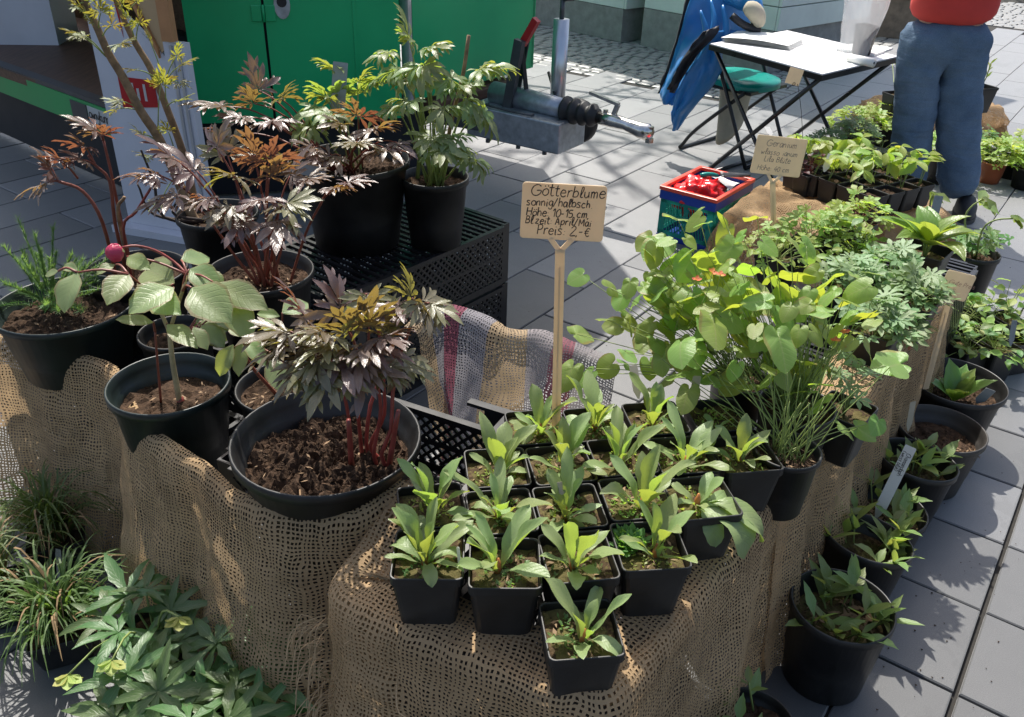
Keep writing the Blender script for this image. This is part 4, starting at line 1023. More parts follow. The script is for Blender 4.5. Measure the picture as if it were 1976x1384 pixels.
# ============================================================ display crates and burlap
UX = V(.902, -.431, 0).normalized(); VX = V(-UX.y, UX.x, 0)
def crate(label, c, L, W, z0, h, ux, group=None, notch=False, post=0.0, floor_slats=True, inv=False):
    """perforated nursery crate: corner posts, rims, base ring, floor grid and four lattice walls"""
    ux = V(ux).normalized(); vx = V(-ux.y, ux.x, 0); c = V(c[0], c[1], 0)
    t = thing('plastic_crate', label, 'crate', c + V(0, 0, z0), group)
    P = lambda a, b, z: c + ux * a + vx * b + V(0, 0, z)
    a, b, z1 = L / 2, W / 2, z0 + h
    mp = Matrix((ux, vx, V(0, 0, 1))).transposed()
    for sx in (-1, 1):
        for sy in (-1, 1):
            mb = MB(); w = .055 if post else .035
            mb.prism([tuple(P(sx * x, sy * y, 0)[:2]) for x, y in ((a, b), (a - w, b), (a - w, b - .006), (a - .006, b - .006), (a - .006, b - w), (a, b - w))][::(1 if sx * sy > 0 else -1)], z0, z1 + (post if sy > 0 else 0))
            mb.build('corner_post', M['crate'], t)
            if post and sy > 0:
                mb = MB(); mb.box(P(sx * (a - .045), sy * (b + .002), z1 + post + .004), (.1, .018, .008), mp); mb.build('grip_edge', M['crate'], t)
                mb = MB(); mb.box(P(sx * (a + .002), sy * (b - .045), z1 + post + .0042), (.018, .1, .008), mp); mb.build('grip_edge', M['crate'], t)
    e = .004
    for (p, q) in ((P(-a, -b, 0), P(a, -b, 0)), (P(a, -b, 0), P(a, b, 0)), (P(a, b, 0), P(-a, b, 0)), (P(-a, b, 0), P(-a, -b, 0))):
        d = (q - p).normalized(); n = V(d.y, -d.x, 0); Lw = (q - p).length
        MB().bar(p + d * .036 + V(0, 0, z1 - .008) + n * .003, q - d * .036 + V(0, 0, z1 - .008) + n * .003, .016, .014).build('rim', M['crate'], t)
        MB().bar(p + d * .036 + V(0, 0, z0 + .012), q - d * .036 + V(0, 0, z0 + .012), .01, .024).build('base_band', M['crate'], t)
        MB().bar(p + d * .036 + V(0, 0, z0 + h * .5), q - d * .036 + V(0, 0, z0 + h * .5), .006, .012).build('middle_band', M['crate'], t)
        lat = MB(); s = .026; zz0, zz1 = z0 + .022, z1 - .014; hh = zz1 - zz0
        x = .036 - hh
        while x < Lw - .036:
            for sg in (0, 1):
                xa, xb = (x, x + hh) if sg == 0 else (x + hh, x)
                za, zb = zz0, zz1
                # clip to the wall
                def clip(xa, za, xb, zb):
                    lo, hi = .036, Lw - .036
                    if xa == xb: return None
                    ts = sorted(((lo - xa) / (xb - xa), (hi - xa) / (xb - xa))); t0, t1 = max(0, ts[0]), min(1, ts[1])
                    if t1 <= t0 + .02: return None
                    return lerp(xa, xb, t0), lerp(za, zb, t0), lerp(xa, xb, t1), lerp(za, zb, t1)
                r = clip(xa, za, xb, zb)
                if r: lat.bar(p + d * r[0] + V(0, 0, r[1]) + n * (.0008 * sg), p + d * r[2] + V(0, 0, r[3]) + n * (.0008 * sg), .0075, .004, n)
            x += s
        kind(lat.build('lattice', M['crate'], t), 'stuff')
    if floor_slats:
        k = int(L / .03)
        fl = MB(); zf = z1 - .012 if inv else z0
        for i in range(k): fl.bar(P(-a + .02 + i * (L - .04) / (k - 1), -b + .006, zf + .006), P(-a + .02 + i * (L - .04) / (k - 1), b - .006, zf + .006), .012, .008)
        for i in range(4): fl.bar(P(-a + .006, -b + .03 + i * (W - .06) / 3, zf - .0005), P(a - .006, -b + .03 + i * (W - .06) / 3, zf - .0005), .008, .005)
        kind(fl.build('floor_slats', M['crate'], t), 'stuff')
    return t
# tall stack behind, its long side towards the paving
bs = V(.615, .79, 0).normalized()
sc = V(-.025, 2.8, 0) - bs * .40 + V(-.79, .615, 0) * .2
crate('upper black crate carrying the two back peony pots', (sc.x, sc.y), .80, .40, .228, .222, bs, inv=True)
crate('lower black crate at the bottom of the back stack', (sc.x, sc.y), .80, .40, .0, .222, bs, inv=True)
# crates of the left wing and the open one with the raised grips
crate('upper black crate under the fern-leaved peony', (-1.10, 1.92), .40, .32, .213, .207, UX, inv=True)
crate('lower black crate two below the fern-leaved peony', (-1.10, 1.92), .40, .32, .0, .207, UX, inv=True)
crate('upper black crate under the middle bronze peony', (-.78, 2.15), .62, .34, .203, .197, UX, inv=True)
crate('lower black crate two below the middle bronze peony', (-.78, 2.15), .62, .34, .0, .197, UX, inv=True)
crate('black crate under the pink-budded peony pot', (-.70, 1.575), .20, .22, .0, .38, UX, inv=True)
OC = V(0, 1.42, 0) - UX * .23 - VX * .17
crate('open black crate with raised grip corners holding the biggest bronze peony', (OC.x, OC.y), .46, .34, .375, .155, UX, post=.05)
crate('black crate under the open crate in front', (OC.x, OC.y), .42, .32, .0, .365, UX, inv=True)
# right wing
rv = V(.615, .767, 0).normalized(); ru = V(.84, -.54, 0).normalized()
crate('black crate under the square pots at the front', (.112, 1.185), .36, .54, .0, .485, ru, inv=True)
crate('black crate under the heart-leaved plants', (.625, 1.68), .52, .25, .0, .46, rv, inv=True)
crate('black crate under the silver-leaved plants', (.94, 2.175), .52, .26, .0, .445, rv, inv=True)
crate('black crate under the large hosta', (1.29, 2.58), .50, .30, .0, .40, rv, inv=True)

def sheet(name, label, top, z0f, m, nu=150, nv=46, inner=.10, flare=.05, amp=.02, waves=(7, 17), seed=0, out=None, zin=None, par=None, hang=1.0):
    """cloth laid over an edge: runs a little inwards on top, bends over the edge curve and hangs in folds"""
    top = bez(top, 120); n = len(top) - 1
    cum = [0.0]
    for a, b in zip(top, top[1:]): cum.append(cum[-1] + (b - a).length)
    LT = cum[-1]
    def at(s):
        x = s * LT; i = min(max(0, next((k for k in range(n) if cum[k + 1] >= x), n - 1)), n - 1)
        t = (x - cum[i]) / max(1e-9, cum[i + 1] - cum[i]); p = top[i].lerp(top[i + 1], t); i0, i1 = max(0, i - 4), min(n, i + 5)
        d = top[i1] - top[i0]; d.z = 0; d.normalize(); return p, V(d.y, -d.x, 0)
    pre = [at(i / nu) for i in range(nu + 1)]
    def fn(u, v):
        p, o = pre[int(round(u * nu))]; s = u * LT
        zb = z0f(u)
        Lh = (p.z - zb) * hang; tot = inner + Lh; x = v * tot - inner
        ph = seed * 1.7
        if x < 0:
            k = -x
            return p - o * k + V(0, 0, .006 - .0 * k + .006 * fbm(s * 9, k * 9, seed))
        t = x / max(1e-6, Lh); rb = .035
        dz = x if x > rb else x * x / (2 * rb) + x * .5 * (x / rb)
        outw = min(x, rb) * .9 * (1 - .5 * min(1, x / rb)) + flare * t ** 1.4
        f = amp * (t ** .7) * (math.sin(waves[0] * s * 2 + ph + 1.2 * fbm(s * 2, t, seed)) + .6 * math.sin(waves[1] * s * 2 + 2 * ph + .9 * t + fbm(s * 4, t * 2, seed + 5)) + .8 * fbm(s * 6, t * 2.0, seed + 9)) + .005 * fbm(s * 24, t * 9, seed + 1) * min(1, t * 4)
        return V(p.x, p.y, max(zb, p.z + .006 - x)) + o * (outw + f) + V(0, 0, .004 * fbm(s * 14, x * 14, seed + 3))
    mb = MB().grid(fn, nu, nv, lambda u, v: (u * LT, v * .55))
    o = mb.build(name, M[m], None, True)
    tag(o, label, 'burlap')
    return o, pre, LT
# left wing front
topL = [(-1.615, 1.924, 0.510), (-1.318, 1.799, 0.515), (-1.130, 1.727, 0.520), (-1.000, 1.683, 0.520), (-0.907, 1.639, 0.520), (-0.826, 1.520, 0.520), (-0.734, 1.404, 0.525), (-0.582, 1.277, 0.535), (-0.495, 1.200, 0.535), (-0.417, 1.154, 0.545), (-0.330, 1.133, 0.545), (-0.267, 1.137, 0.555), (-0.215, 1.168, 0.565), (-0.181, 1.208, 0.570)]
sheet('burlap_cover', 'brown burlap hanging in folds before the large peony pots', topL, lambda u: .003, 'burlap', 220, 60, .015, .08, .024, (8, 17), 2)
# right wing front and side
topR = [(-0.180, 1.235, 0.560), (-0.210, 1.167, 0.555), (-0.249, 1.098, 0.520), (-0.275, 1.020, 0.500), (-0.154, 0.940, 0.497), (-0.029, 0.883, 0.492), (0.072, 0.846, 0.487), (0.153, 0.838, 0.484), (0.221, 0.900, 0.487), (0.305, 1.009, 0.492), (0.438, 1.191, 0.497), (0.557, 1.352, 0.500)]
sheet('burlap_cover', 'brown burlap draped over the crate below the square pots, fringed on its left edge', topR, lambda u: .003, 'burlap', 190, 60, .10, .05, .020, (8, 15), 5)
topS = [(0.517, 1.319, 0.505), (0.618, 1.422, 0.490), (0.699, 1.527, 0.485), (0.801, 1.663, 0.480), (0.912, 1.821, 0.475), (1.030, 1.981, 0.475), (1.135, 2.117, 0.475), (1.225, 2.225, 0.465), (1.313, 2.351, 0.450)]
sheet('burlap_cover', 'burlap hanging along the right side above the row of ground pots', topS, lambda u: .003, 'burlap', 150, 50, .12, .05, .018, (10, 21), 8)
# striped sack behind the open crate
topM = [(-0.245, 1.868, 0.520), (-0.195, 1.956, 0.530), (-0.113, 1.936, 0.530), (-0.039, 1.883, 0.520), (0.020, 1.882, 0.505), (0.066, 1.876, 0.510), (0.123, 1.838, 0.510), (0.168, 1.828, 0.500), (0.257, 1.797, 0.470)]
sheet('striped_sack', 'striped burlap sack hanging between the open crate and the paving', topM, lambda u: .03, 'burlaps', 110, 40, .03, .10, .017, (10, 18), 3)
# loose fringe threads at the left corner of the front cloth
fr = thing('burlap_fringe', 'loose jute threads fraying from the corner below the square pots', 'fringe', (-0.392, 1.432, 0.000))
rg = random.Random(21); mb = MB(); p0 = V((-0.273, 1.012, 0.490))
for k in range(70):
    a = rg.random(); st = p0 + V(-.012 - .02 * rg.random(), -.012 - .05 * a * .3, -.02 - a * .42); L = rg.uniform(.04, .13); d = V(rg.uniform(-1, -.1), rg.uniform(-1, .1), rg.uniform(-.3, .3)).normalized()
    mb.tube(bez([st, st + d * L * .5 + V(0, 0, rg.uniform(-.01, .02)), st + d * L * .7 + V(0, 0, -L * .6)], 6), .0009, 3, False)
kind(mb.build('threads', M['thread'], fr), 'stuff')
# loop threads on the cloth
for q, pts in enumerate(([(-0.256, 0.987, 0.440), (-0.233, 0.999, 0.440), (-0.201, 0.985, 0.420), (-0.170, 0.972, 0.400)], [(-0.169, 0.961, 0.400), (-0.159, 0.914, 0.370), (-0.113, 0.914, 0.360), (-0.102, 0.936, 0.390), (-0.141, 0.947, 0.400)])):
    mb = MB().tube(bez([V(p) + V(0, -.03, .0) for p in pts], 18), .001, 4)
    tag(mb.build('loose_thread', M['thread'], None), ('short pulled jute thread', 'looped pulled jute thread')[q] + ' on the front burlap', 'thread')

# turned-up hem of the front cloth below the lone square pot
hem = bez([(-0.033, 0.964, 0.488), (0.025, 0.951, 0.486), (0.074, 0.929, 0.480), (0.122, 0.906, 0.474), (0.164, 0.896, 0.470), (0.201, 0.926, 0.476), (0.243, 0.970, 0.484), (0.289, 1.012, 0.492)], 42)
def hemf(u, v):
    p = hem[min(len(hem) - 1, int(round(u * (len(hem) - 1))))]; o = V(.15, -.9, 0) if u < .6 else V(.75, -.45, 0)
    return p + o * (.005 + .034 * v) + V(0, 0, .012 * math.sin(math.pi * min(1, v * 1.3)) - .03 * v * v + .006 * math.sin(u * 19) + .004 * fbm(u * 9, v * 3, 4))
tag(MB().grid(hemf, len(hem) - 1, 8, lambda u, v: (u * .5, v * .05)).build('burlap_hem', M['burlapd'], None, True), 'turned-up burlap hem below the lone square pot', 'burlap')
# burlap covered blocks
def cover(label, c, ux, a, b, h, m='burlap', seed=0, sag=.045, n=64):
    ux = V(ux[0], ux[1], 0).normalized(); vx = V(-ux.y, ux.x, 0); c = V(c[0], c[1], 0)
    S = h * 1.02
    def prof(q, half):
        s = abs(q) * (half + S); r = .035
        if s < half - r: return s, 0.0
        x = s - (half - r)
        if x < r * 1.57: th = x / r; return half - r + r * math.sin(th), r * (1 - math.cos(th))
        return half + .25 * (x - r * 1.57) * .3, r + (x - r * 1.57)
    def fn(u, v):
        qa, qb = 2 * u - 1, 2 * v - 1
        xa, za = prof(qa, a); xb, zb = prof(qb, b)
        dz = max(za, zb); k = dz / h
        f = .04 * k * (math.sin(23 * (u + 1.7 * v) + seed) + fbm(u * 7, v * 7, seed))
        return c + ux * math.copysign(xa + f, qa) + vx * math.copysign(xb + f, qb) + V(0, 0, max(.002, h - dz + sag * fbm(u * 5, v * 5, seed + 2)))
    return tag(MB().grid(fn, n, n, lambda u, v: (u * 2 * (a + S), v * 2 * (b + S))).build('burlap_cover', M[m], None, True), label, 'burlap')

# ============================================================ table, chair, jacket, basket
tb = thing('folding_table', 'white folding camping table with black edge and crossed black legs', 'table', (1.455, 4.685, 0))
tp = [V(.985, 4.77, 0), V(1.385, 4.09, 0), V(1.93, 4.60, 0), V(1.53, 5.28, 0)]
ins = lambda k: [p + ((tp[0] + tp[2]) / 2 - p) * k for p in tp]
MB().prism([(p.x, p.y) for p in ins(.012)], .700, .722).build('table_top', M['tabletop'], tb)
MB().prism([(p.x, p.y) for p in tp], .690, .7165).build('edge_band', M['tube'], tb)
i2 = ins(.08)
def leg(a, b, za=.69, zb=.012): return MB().tube([V(a.x, a.y, za), V(b.x, b.y, zb)], .0115, 8).build('leg', M['tube'], tb, True)
leg(i2[1], i2[0].lerp(i2[1], .04)); leg(i2[0], i2[1].lerp(i2[0], .04)); leg(i2[2], i2[3].lerp(i2[2], .04)); leg(i2[3], i2[2].lerp(i2[3], .04))
for p, q in ((0, 3), (1, 2)): MB().tube([V(i2[p].x, i2[p].y, .012).lerp(V(i2[1 - p].x, i2[1 - p].y, .012), .04), V(i2[q].x, i2[q].y, .012).lerp(V(i2[5 - q].x, i2[5 - q].y, .012), .04)], .0115, 8).build('foot_bar', M['tube'], tb, True)
def slabthing(name, label, cat, c, size, rz, m, z):
    o = MB().box(V(c[0], c[1], z + size[2] / 2), size, Matrix.Rotation(rz, 3, 'Z')).build(name, M[m], None); tag(o, label, cat); return bevel(o, .002)
# catalogue with curling pages
ct = thing('catalogue', 'thick white catalogue lying open on the folding table', 'catalogue', (1.27, 4.83, .722))
for k in range(5):
    ca = V(1.285, 4.83, 0); d1, d2 = V(.80, -.46, 0).normalized(), V(.53, .85, 0).normalized(); off = .004 * k
    MB().grid(lambda u, v: ca + d1 * ((u - .5) * .36 - off) + d2 * ((v - .5) * .25 + off * .6) + V(0, 0, .724 + .0045 * k + .010 * math.sin(math.pi * u) + (.012 * (v - .4) ** 2)), 10, 6).build('page', M['paper'], ct, True)
slabthing('paper_sheet', 'single white sheet behind the catalogue on the table', 'paper', (1.52, 5.02), (.20, .28, .0025), .7, 'paper', .723)
slabthing('writing_pad', 'white writing pad lying behind the plastic bag', 'pad', (1.79, 4.72), (.20, .26, .012), -.7, 'paper', .723)
gl = thing('glasses', 'pair of wire spectacles lying on the papers', 'glasses', (1.53, 4.92, .727))
for s in (-1, 1):
    c = V(1.53, 4.92, .738) + V(.8, .3, 0) * s * .032
    MB().tube([c + V(.8, .3, 0).normalized() * math.cos(a) * .024 + V(-.3, .8, .3).normalized() * math.sin(a) * .017 for a in [k * math.pi / 8 for k in range(17)]], .0012, 4, False).build('lens_rim', M['chrome'], gl)
    MB().tube([c + V(.8, .3, 0) * s * .03, c + V(.8, .3, 0) * s * .028 + V(-.06, .11, .0)], .0014, 4).build('temple', M['chrome'], gl)
# roll and bag
rl_c = V(1.60, 4.40, .742)
ro = thing('plastic_bag_roll', 'white roll of bags lying before the clear plastic bag', 'roll', (1.60, 4.40, .722))
rd = V(.62, -.78, 0)
MB().tube([rl_c - rd * .0, rl_c + rd * .14], .021, 16).build('roll', M['paper'], ro, True)
MB().tube([rl_c + rd * .139, rl_c + rd * .1415], .006, 10).build('core', M['galvd'], ro, True)
MB().box(rl_c + V(-.05, -.04, -.0185), (.10, .14, .0015), Matrix.Rotation(R(-51), 3, 'Z')).build('loose_end', M['paper'], ro)
bc = V(1.705, 4.60, .723)
bt = thing('plastic_bag', 'clear plastic bag standing open on the table around a dark pot', 'plastic bag', bc)
def bagf(u, v):
    a = 2 * math.pi * u; z = v * .46; r = lerp(.065, .135, v ** .8) * (1 + .10 * math.sin(3 * a + 4 * v) + .12 * fbm(math.cos(a) * 1.5, math.sin(a) * 1.5, v * 3))
    return bc + V(r * math.cos(a) - .02 * v, r * math.sin(a), z + .03 * v * math.sin(2 * a + 1))
MB().grid(bagf, 40, 18).build('bag', M['bag'], bt, True)
bp, _ = round_pot('black flower pot inside the clear plastic bag on the table', (bc.x + .025, bc.y), .726, .12, .14, 'flower pot', 'flower_pot', 'pot', .85, seed=4, crumbs=10)
# chair
ch = thing('folding_chair', 'folding chair with teal padded seat and black tube frame', 'chair', (1.33, 5.22, 0))
fd, sdv = V(.69, -.72, 0), V(.72, .69, 0)
def cp_(f, s, z): return V(1.30, 5.24, 0) + fd * f + sdv * s + V(0, 0, z)
sv = MB(); nseg = 24
def seatf(u, v):
    a = 2 * math.pi * u; k = (abs(math.cos(a)) ** 2.6 + abs(math.sin(a)) ** 2.6) ** (-1 / 2.6)
    r = (1.0, 1.0, .97, .6, .0)[int(round(v * 4))]; z = (.43, .452, .466, .474, .476)[int(round(v * 4))]
    return cp_(k * math.cos(a) * .20 * r + .02, k * math.sin(a) * .205 * r, z - .012 * (math.cos(a) * r if r > .5 else 0))
sv.grid(seatf, 28, 4).build('seat', M['teal'], ch, True)
MB().prism([tuple(cp_(f, s, 0)[:2]) for f, s in ((-.16, -.19), (.2, -.19), (.2, .19), (-.16, .19))], .41, .428).build('seat_pan', M['tube'], ch)
for s in (-.215, .215):
    MB().tube(bez([cp_(.26, s, .012), cp_(.03, s, .45), cp_(-.16, s, .80), cp_(-.17, s * .92, .85)], 12), .0115, 8).build('front_leg', M['tube'], ch, True)
MB().tube(bez([cp_(-.17, -.2, .845), cp_(-.175, -.1, .875), cp_(-.175, .1, .875), cp_(-.17, .2, .845)], 12), .0115, 8).build('top_rail', M['tube'], ch, True)
MB().tube([cp_(.26, -.215, .012), cp_(.26, .215, .012)], .0115, 8).build('foot_bar', M['tube'], ch, True)
MB().tube(bez([cp_(.16, -.195, .42), cp_(-.12, -.2, .16), cp_(-.21, -.2, .045), cp_(-.235, -.17, .012), cp_(-.235, .17, .012), cp_(-.21, .2, .045), cp_(-.12, .2, .16), cp_(.16, .195, .42)], 28), .0115, 8).build('rear_leg', M['tube'], ch, True)
bevel(MB().box(cp_(-.15, 0, .74), (.40, .02, .16), Matrix((sdv, fd, V(0, 0, 1))).transposed()).build('backrest', M['tube'], ch), .008)
# blue jacket hung over the chair back
jk_ = thing('rain_jacket', 'blue rain jacket with black stripes hanging over the chair back', 'jacket', (1.03, 5.2, .2))
def panel(name, m, rows, bul, par, n=14, seed=0, th=.012):
    """cloth panel lofted between left and right outline points, bulging forward"""
    Lp = bez([r[0] for r in rows], 24); Rp = bez([r[1] for r in rows], 24); k = min(len(Lp), len(Rp)) - 1
    def fn(u, v):
        i = min(k, int(round(v * k))); p = Lp[i].lerp(Rp[i], u)
        return p + V(-.5, -.85, .05) * (bul * math.sin(math.pi * u) + .035 * fbm(u * 2.6, v * 3.0, seed) + .014 * math.sin(9 * u + 4 * v + seed) + .012 * fbm(u * 7, v * 8, seed + 2))
    o = MB().grid(fn, n, k).build(name, M[m], par, True)
    s = o.modifiers.new('thick', 'SOLIDIFY'); s.thickness = th; s.offset = 0; return o
panel('jacket_back', 'jacket', [((0.965, 5.260, 0.992), (1.315, 5.300, 0.999)), ((0.931, 5.200, 0.849), (1.303, 5.260, 0.842)), ((0.911, 5.200, 0.738), (1.259, 5.220, 0.704)), ((0.882, 5.200, 0.609), (1.142, 5.160, 0.611)), ((0.860, 5.200, 0.478), (1.006, 5.120, 0.528)), ((0.831, 5.200, 0.357), (0.942, 5.100, 0.384)), ((0.855, 5.200, 0.309), (0.899, 5.120, 0.312))], .06, jk_, seed=1)
panel('jacket_front', 'jacket', [((1.043, 5.050, 0.739), (1.238, 5.100, 0.743)), ((0.995, 5.030, 0.645), (1.136, 5.060, 0.636)), ((0.949, 5.020, 0.547), (1.138, 5.040, 0.544)), ((0.905, 5.020, 0.431), (1.100, 5.040, 0.462)), ((0.885, 5.030, 0.325), (1.020, 5.050, 0.346)), ((0.885, 5.040, 0.263), (0.972, 5.060, 0.270)), ((0.914, 5.050, 0.185), (0.931, 5.060, 0.183))], .04, jk_, seed=6)
panel('black_stripe', 'lining', [((0.985, 4.985, 0.743), (1.068, 5.000, 0.776)), ((0.941, 4.980, 0.683), (1.066, 4.985, 0.735)), ((0.899, 4.980, 0.615), (0.987, 4.980, 0.640)), ((0.868, 4.985, 0.546), (0.947, 4.985, 0.560)), ((0.848, 4.990, 0.476), (0.901, 4.990, 0.472)), ((0.832, 5.000, 0.427), (0.870, 5.000, 0.405))], .004, jk_, n=8, seed=3, th=.004)
for (a_, b_, c_, r_) in (((0.980, 5.100, 0.838), (1.018, 5.050, 0.711), (0.974, 5.050, 0.570), .016), ((1.103, 5.120, 0.866), (1.131, 5.060, 0.741), (1.105, 5.030, 0.649), .02), ((1.037, 5.140, 0.888), (1.058, 5.080, 0.790), (1.039, 5.040, 0.714), .014)):
    MB().tube(bez([a_, b_, c_], 12), [r_ * math.sin(math.pi * (i + 1) / 14) + .002 for i in range(13)], 8).build('fold', M['jacket'], jk_, True)
panel('black_edge', 'lining', [((0.925, 5.250, 0.951), (0.963, 5.250, 0.953)), ((0.898, 5.230, 0.733), (0.926, 5.220, 0.735)), ((0.846, 5.230, 0.471), (0.875, 5.220, 0.474)), ((0.821, 5.230, 0.350), (0.847, 5.220, 0.347))], .0, jk_, n=3, seed=4)
MB().tube(bez([(1.140, 5.150, 0.944), (1.221, 5.120, 0.902), (1.260, 5.060, 0.880), (1.280, 5.030, 0.845)], 12), [.07, .072, .07, .068, .066, .062, .058, .055, .05, .045, .04, .038, .035][:13], 12).build('sleeve', M['jacket'], jk_, True)
MB().tube(bez([(1.209, 5.020, 0.878), (1.249, 4.990, 0.858), (1.279, 4.980, 0.818), (1.291, 4.980, 0.781)], 9), [.03, .04, .045, .046, .046, .044, .04, .034, .03, .02][:10], 10).build('pale_cuff', M['canvas'], jk_, True)
MB().tube(bez([(1.138, 5.020, 0.828), (1.191, 5.000, 0.793), (1.250, 4.990, 0.770), (1.299, 4.980, 0.765)], 9), .02, 8).build('dark_cuff', M['lining'], jk_, True)
# canvas bag hanging below the seat
cvb = MB()
def bag2(u, v):
    a = 2 * math.pi * u; z = lerp(.40, .14 + .07 * math.sin(a + 2.0), v); r = (.15, .05)
    w = 1 - .25 * v; return cp_(-.02 + r[1] * w * math.sin(a), .0 + r[0] * w * math.cos(a) * (1.1 + .12 * fbm(u * 3, v * 2)), z)
cvb.grid(bag2, 22, 8)
e = len(cvb.v) - 23; cvb.addf(tuple(e + i for i in range(22)))
tag(cvb.build('canvas_bag', M['canvas'], None, True), 'beige canvas bag slung under the teal chair seat', 'bag')

# shopping basket
bk = thing('folding_basket', 'folding shopping basket with teal sides, blue bands and coral red rim', 'basket', (.905, 3.93, 0))
b0 = V(.885, 3.665, 0); e1, e2 = V(-.80, .60, 0).normalized(), V(.60, .80, 0).normalized(); LA, LB = .27, .385
def bq(a, b, z): return b0 + e1 * a + e2 * b + V(0, 0, z)
mq = Matrix((e1, e2, V(0, 0, 1))).transposed()
def ringbox(name, m, z0, z1, o, th, par):
    mb = MB(); lo, ha, hb = -o, LA + o, LB + o; b = 0
    for (i_) in (0, th):
        for z in (z0, z1):
            for (a, b_) in ((lo + i_, lo + i_), (ha - i_, lo + i_), (ha - i_, hb - i_), (lo + i_, hb - i_)): mb.v.append(bq(a, b_, z))
    for k in range(4):
        j = (k + 1) % 4
        mb.addf((k, j, 4 + j, 4 + k)); mb.addf((8 + j, 8 + k, 12 + k, 12 + j)); mb.addf((4 + k, 4 + j, 12 + j, 12 + k)); mb.addf((j, k, 8 + k, 8 + j))
    return bevel(mb.build(name, M[m], par), .004)
ringbox('rim', 'coral', .238, .256, .012, .022, bk); ringbox('upper_band', 'blue', .195, .2365, .008, .012, bk); ringbox('lower_band', 'blue', .0, .025, .004, .01, bk)
MB().box(bq(LA / 2, LB / 2, .008), (LA - .012, LB - .012, .008), mq).build('base', M['blue'], bk)
for (a0, a1, fixed, ax_) in ((0, LA, 0, 'a'), (0, LA, LB, 'a'), (0, LB, 0, 'b'), (0, LB, LA, 'b')):
    wl = MB(); PQ = (lambda s, z, o=0: bq(s, fixed + o, z)) if ax_ == 'a' else (lambda s, z, o=0: bq(fixed + o, s, z))
    for (z0, z1, s0, s1) in ((.026, .045, a0, a1), (.105, .125, a0, a1), (.18, .194, a0, a1), (.026, .194, a0, a0 + .03), (.026, .194, a1 - .03, a1), (.046, .18, (a0 + a1) / 2 - .012, (a0 + a1) / 2 + .012)):
        wl.bar(PQ(s0, (z0 + z1) / 2), PQ(s1, (z0 + z1) / 2), .004, z1 - z0)
    s = a0 + .04
    while s < a1 - .04:
        for (z0, z1) in ((.046, .104), (.126, .179)): wl.bar(PQ(s, z0), PQ(s + .012, z1), .003, .0055, (e2 if ax_ == 'a' else e1))
        s += .014
    kind(wl.build('slotted_side', M['tealp'], bk), 'stuff')
rbg = MB(); cb_ = bq(.15, .16, .19)
def rb(u, v):
    a = 2 * math.pi * u; p = math.pi * v; r = (.105, .15, .085)
    k = 1 + .34 * fbm(math.cos(a) * 3.2 * math.sin(p), math.sin(a) * 3.2 * math.sin(p), math.cos(p) * 3.2) + .06 * math.sin(5 * a + 3 * p) * math.sin(p)
    return cb_ + e1 * r[0] * k * math.sin(p) * math.cos(a) + e2 * r[1] * k * math.sin(p) * math.sin(a) + V(0, 0, r[2] * k * math.cos(p))
tag(rbg.grid(rb, 60, 30).build('red_bag', M['redbag'], None, True), 'crumpled red plastic bag lying in the folding basket', 'plastic bag')
tw = thing('trowel', 'garden trowel with grey blade lying on the red bag in the basket', 'trowel', bq(.12, .22, .25))
MB().tube(bez([bq(.17, .17, .285), bq(.14, .2, .29), bq(.11, .23, .283)], 8), [.009, .011, .011, .011, .010, .01, .01, .009, .008], 8).build('handle', M['teal'], tw, True)
MB().grid(lambda u, v: bq(.11 - .02 * 1, .23, .281) + (e2 * .8 - e1 * .6).normalized() * v * .15 + (e1 * .8 + e2 * .6).normalized() * (u - .5) * .05 * (1 - v ** 3) + V(0, 0, .014 * (2 * u - 1) ** 2 - .01 * v), 6, 8).build('blade', M['galvd'], tw, True).modifiers.new('thick', 'SOLIDIFY').thickness = .002
sh = MB().grid(lambda u, v: bq(.04 + .11 * u, .24 + .12 * v, .225 + .03 * u + .015 * math.sin(3 * v + 2 * u)), 6, 6).build('leaflet', M['paper'], None, True); tag(sh, 'white leaflet sticking out of the basket beside the trowel', 'paper')

# ============================================================ person
per = thing('person', 'person in wide blue jeans, red jersey and black shoes standing beside the table', 'person', (2.2, 4.36, 0))
def skinned(name, m, verts, edges, rad, par, sub=2, root=0):
    wm = WM[par.name]; inv = wm.inverted()
    me = bpy.data.meshes.new(name); me.from_pydata([tuple(inv @ V(v)) for v in verts], edges, []); me.materials.append(M[m])
    o = bpy.data.objects.new(name, me); COL.objects.link(o); o.parent = par
    s = o.modifiers.new('skin', 'SKIN'); s.use_smooth_shade = True
    for i, r in enumerate(rad): me.skin_vertices[0].data[i].radius = r if isinstance(r, tuple) else (r, r)
    me.skin_vertices[0].data[root].use_root = True
    o.modifiers.new('sub', 'SUBSURF').levels = sub; o.modifiers['sub'].render_levels = sub
    return reg(o, wm)
HX, HY = 2.03, 4.37
body_v = [(HX, HY, .94), (HX, HY, 1.12), (HX - .01, HY, 1.32), (HX - .015, HY - .01, 1.42), (HX - .02, HY - .02, 1.48), (HX - .03, HY - .035, 1.56), (HX - .035, HY - .045, 1.66),
          (HX - .19, HY - .01, 1.40), (HX - .24, HY - .02, 1.17), (HX - .14, HY - .22, 1.14), (HX + .18, HY - .01, 1.40), (HX + .24, HY - .02, 1.17), (HX + .10, HY - .22, 1.15),
          (HX - .09, HY, .86), (1.975, 4.36, .50), (2.06, 4.40, .09), (HX + .09, HY, .86), (2.17, 4.34, .50), (2.30, 4.33, .09)]
body_e = [(0, 1), (1, 2), (2, 3), (3, 4), (4, 5), (5, 6), (3, 7), (7, 8), (8, 9), (3, 10), (10, 11), (11, 12), (0, 13), (13, 14), (14, 15), (0, 16), (16, 17), (17, 18)]
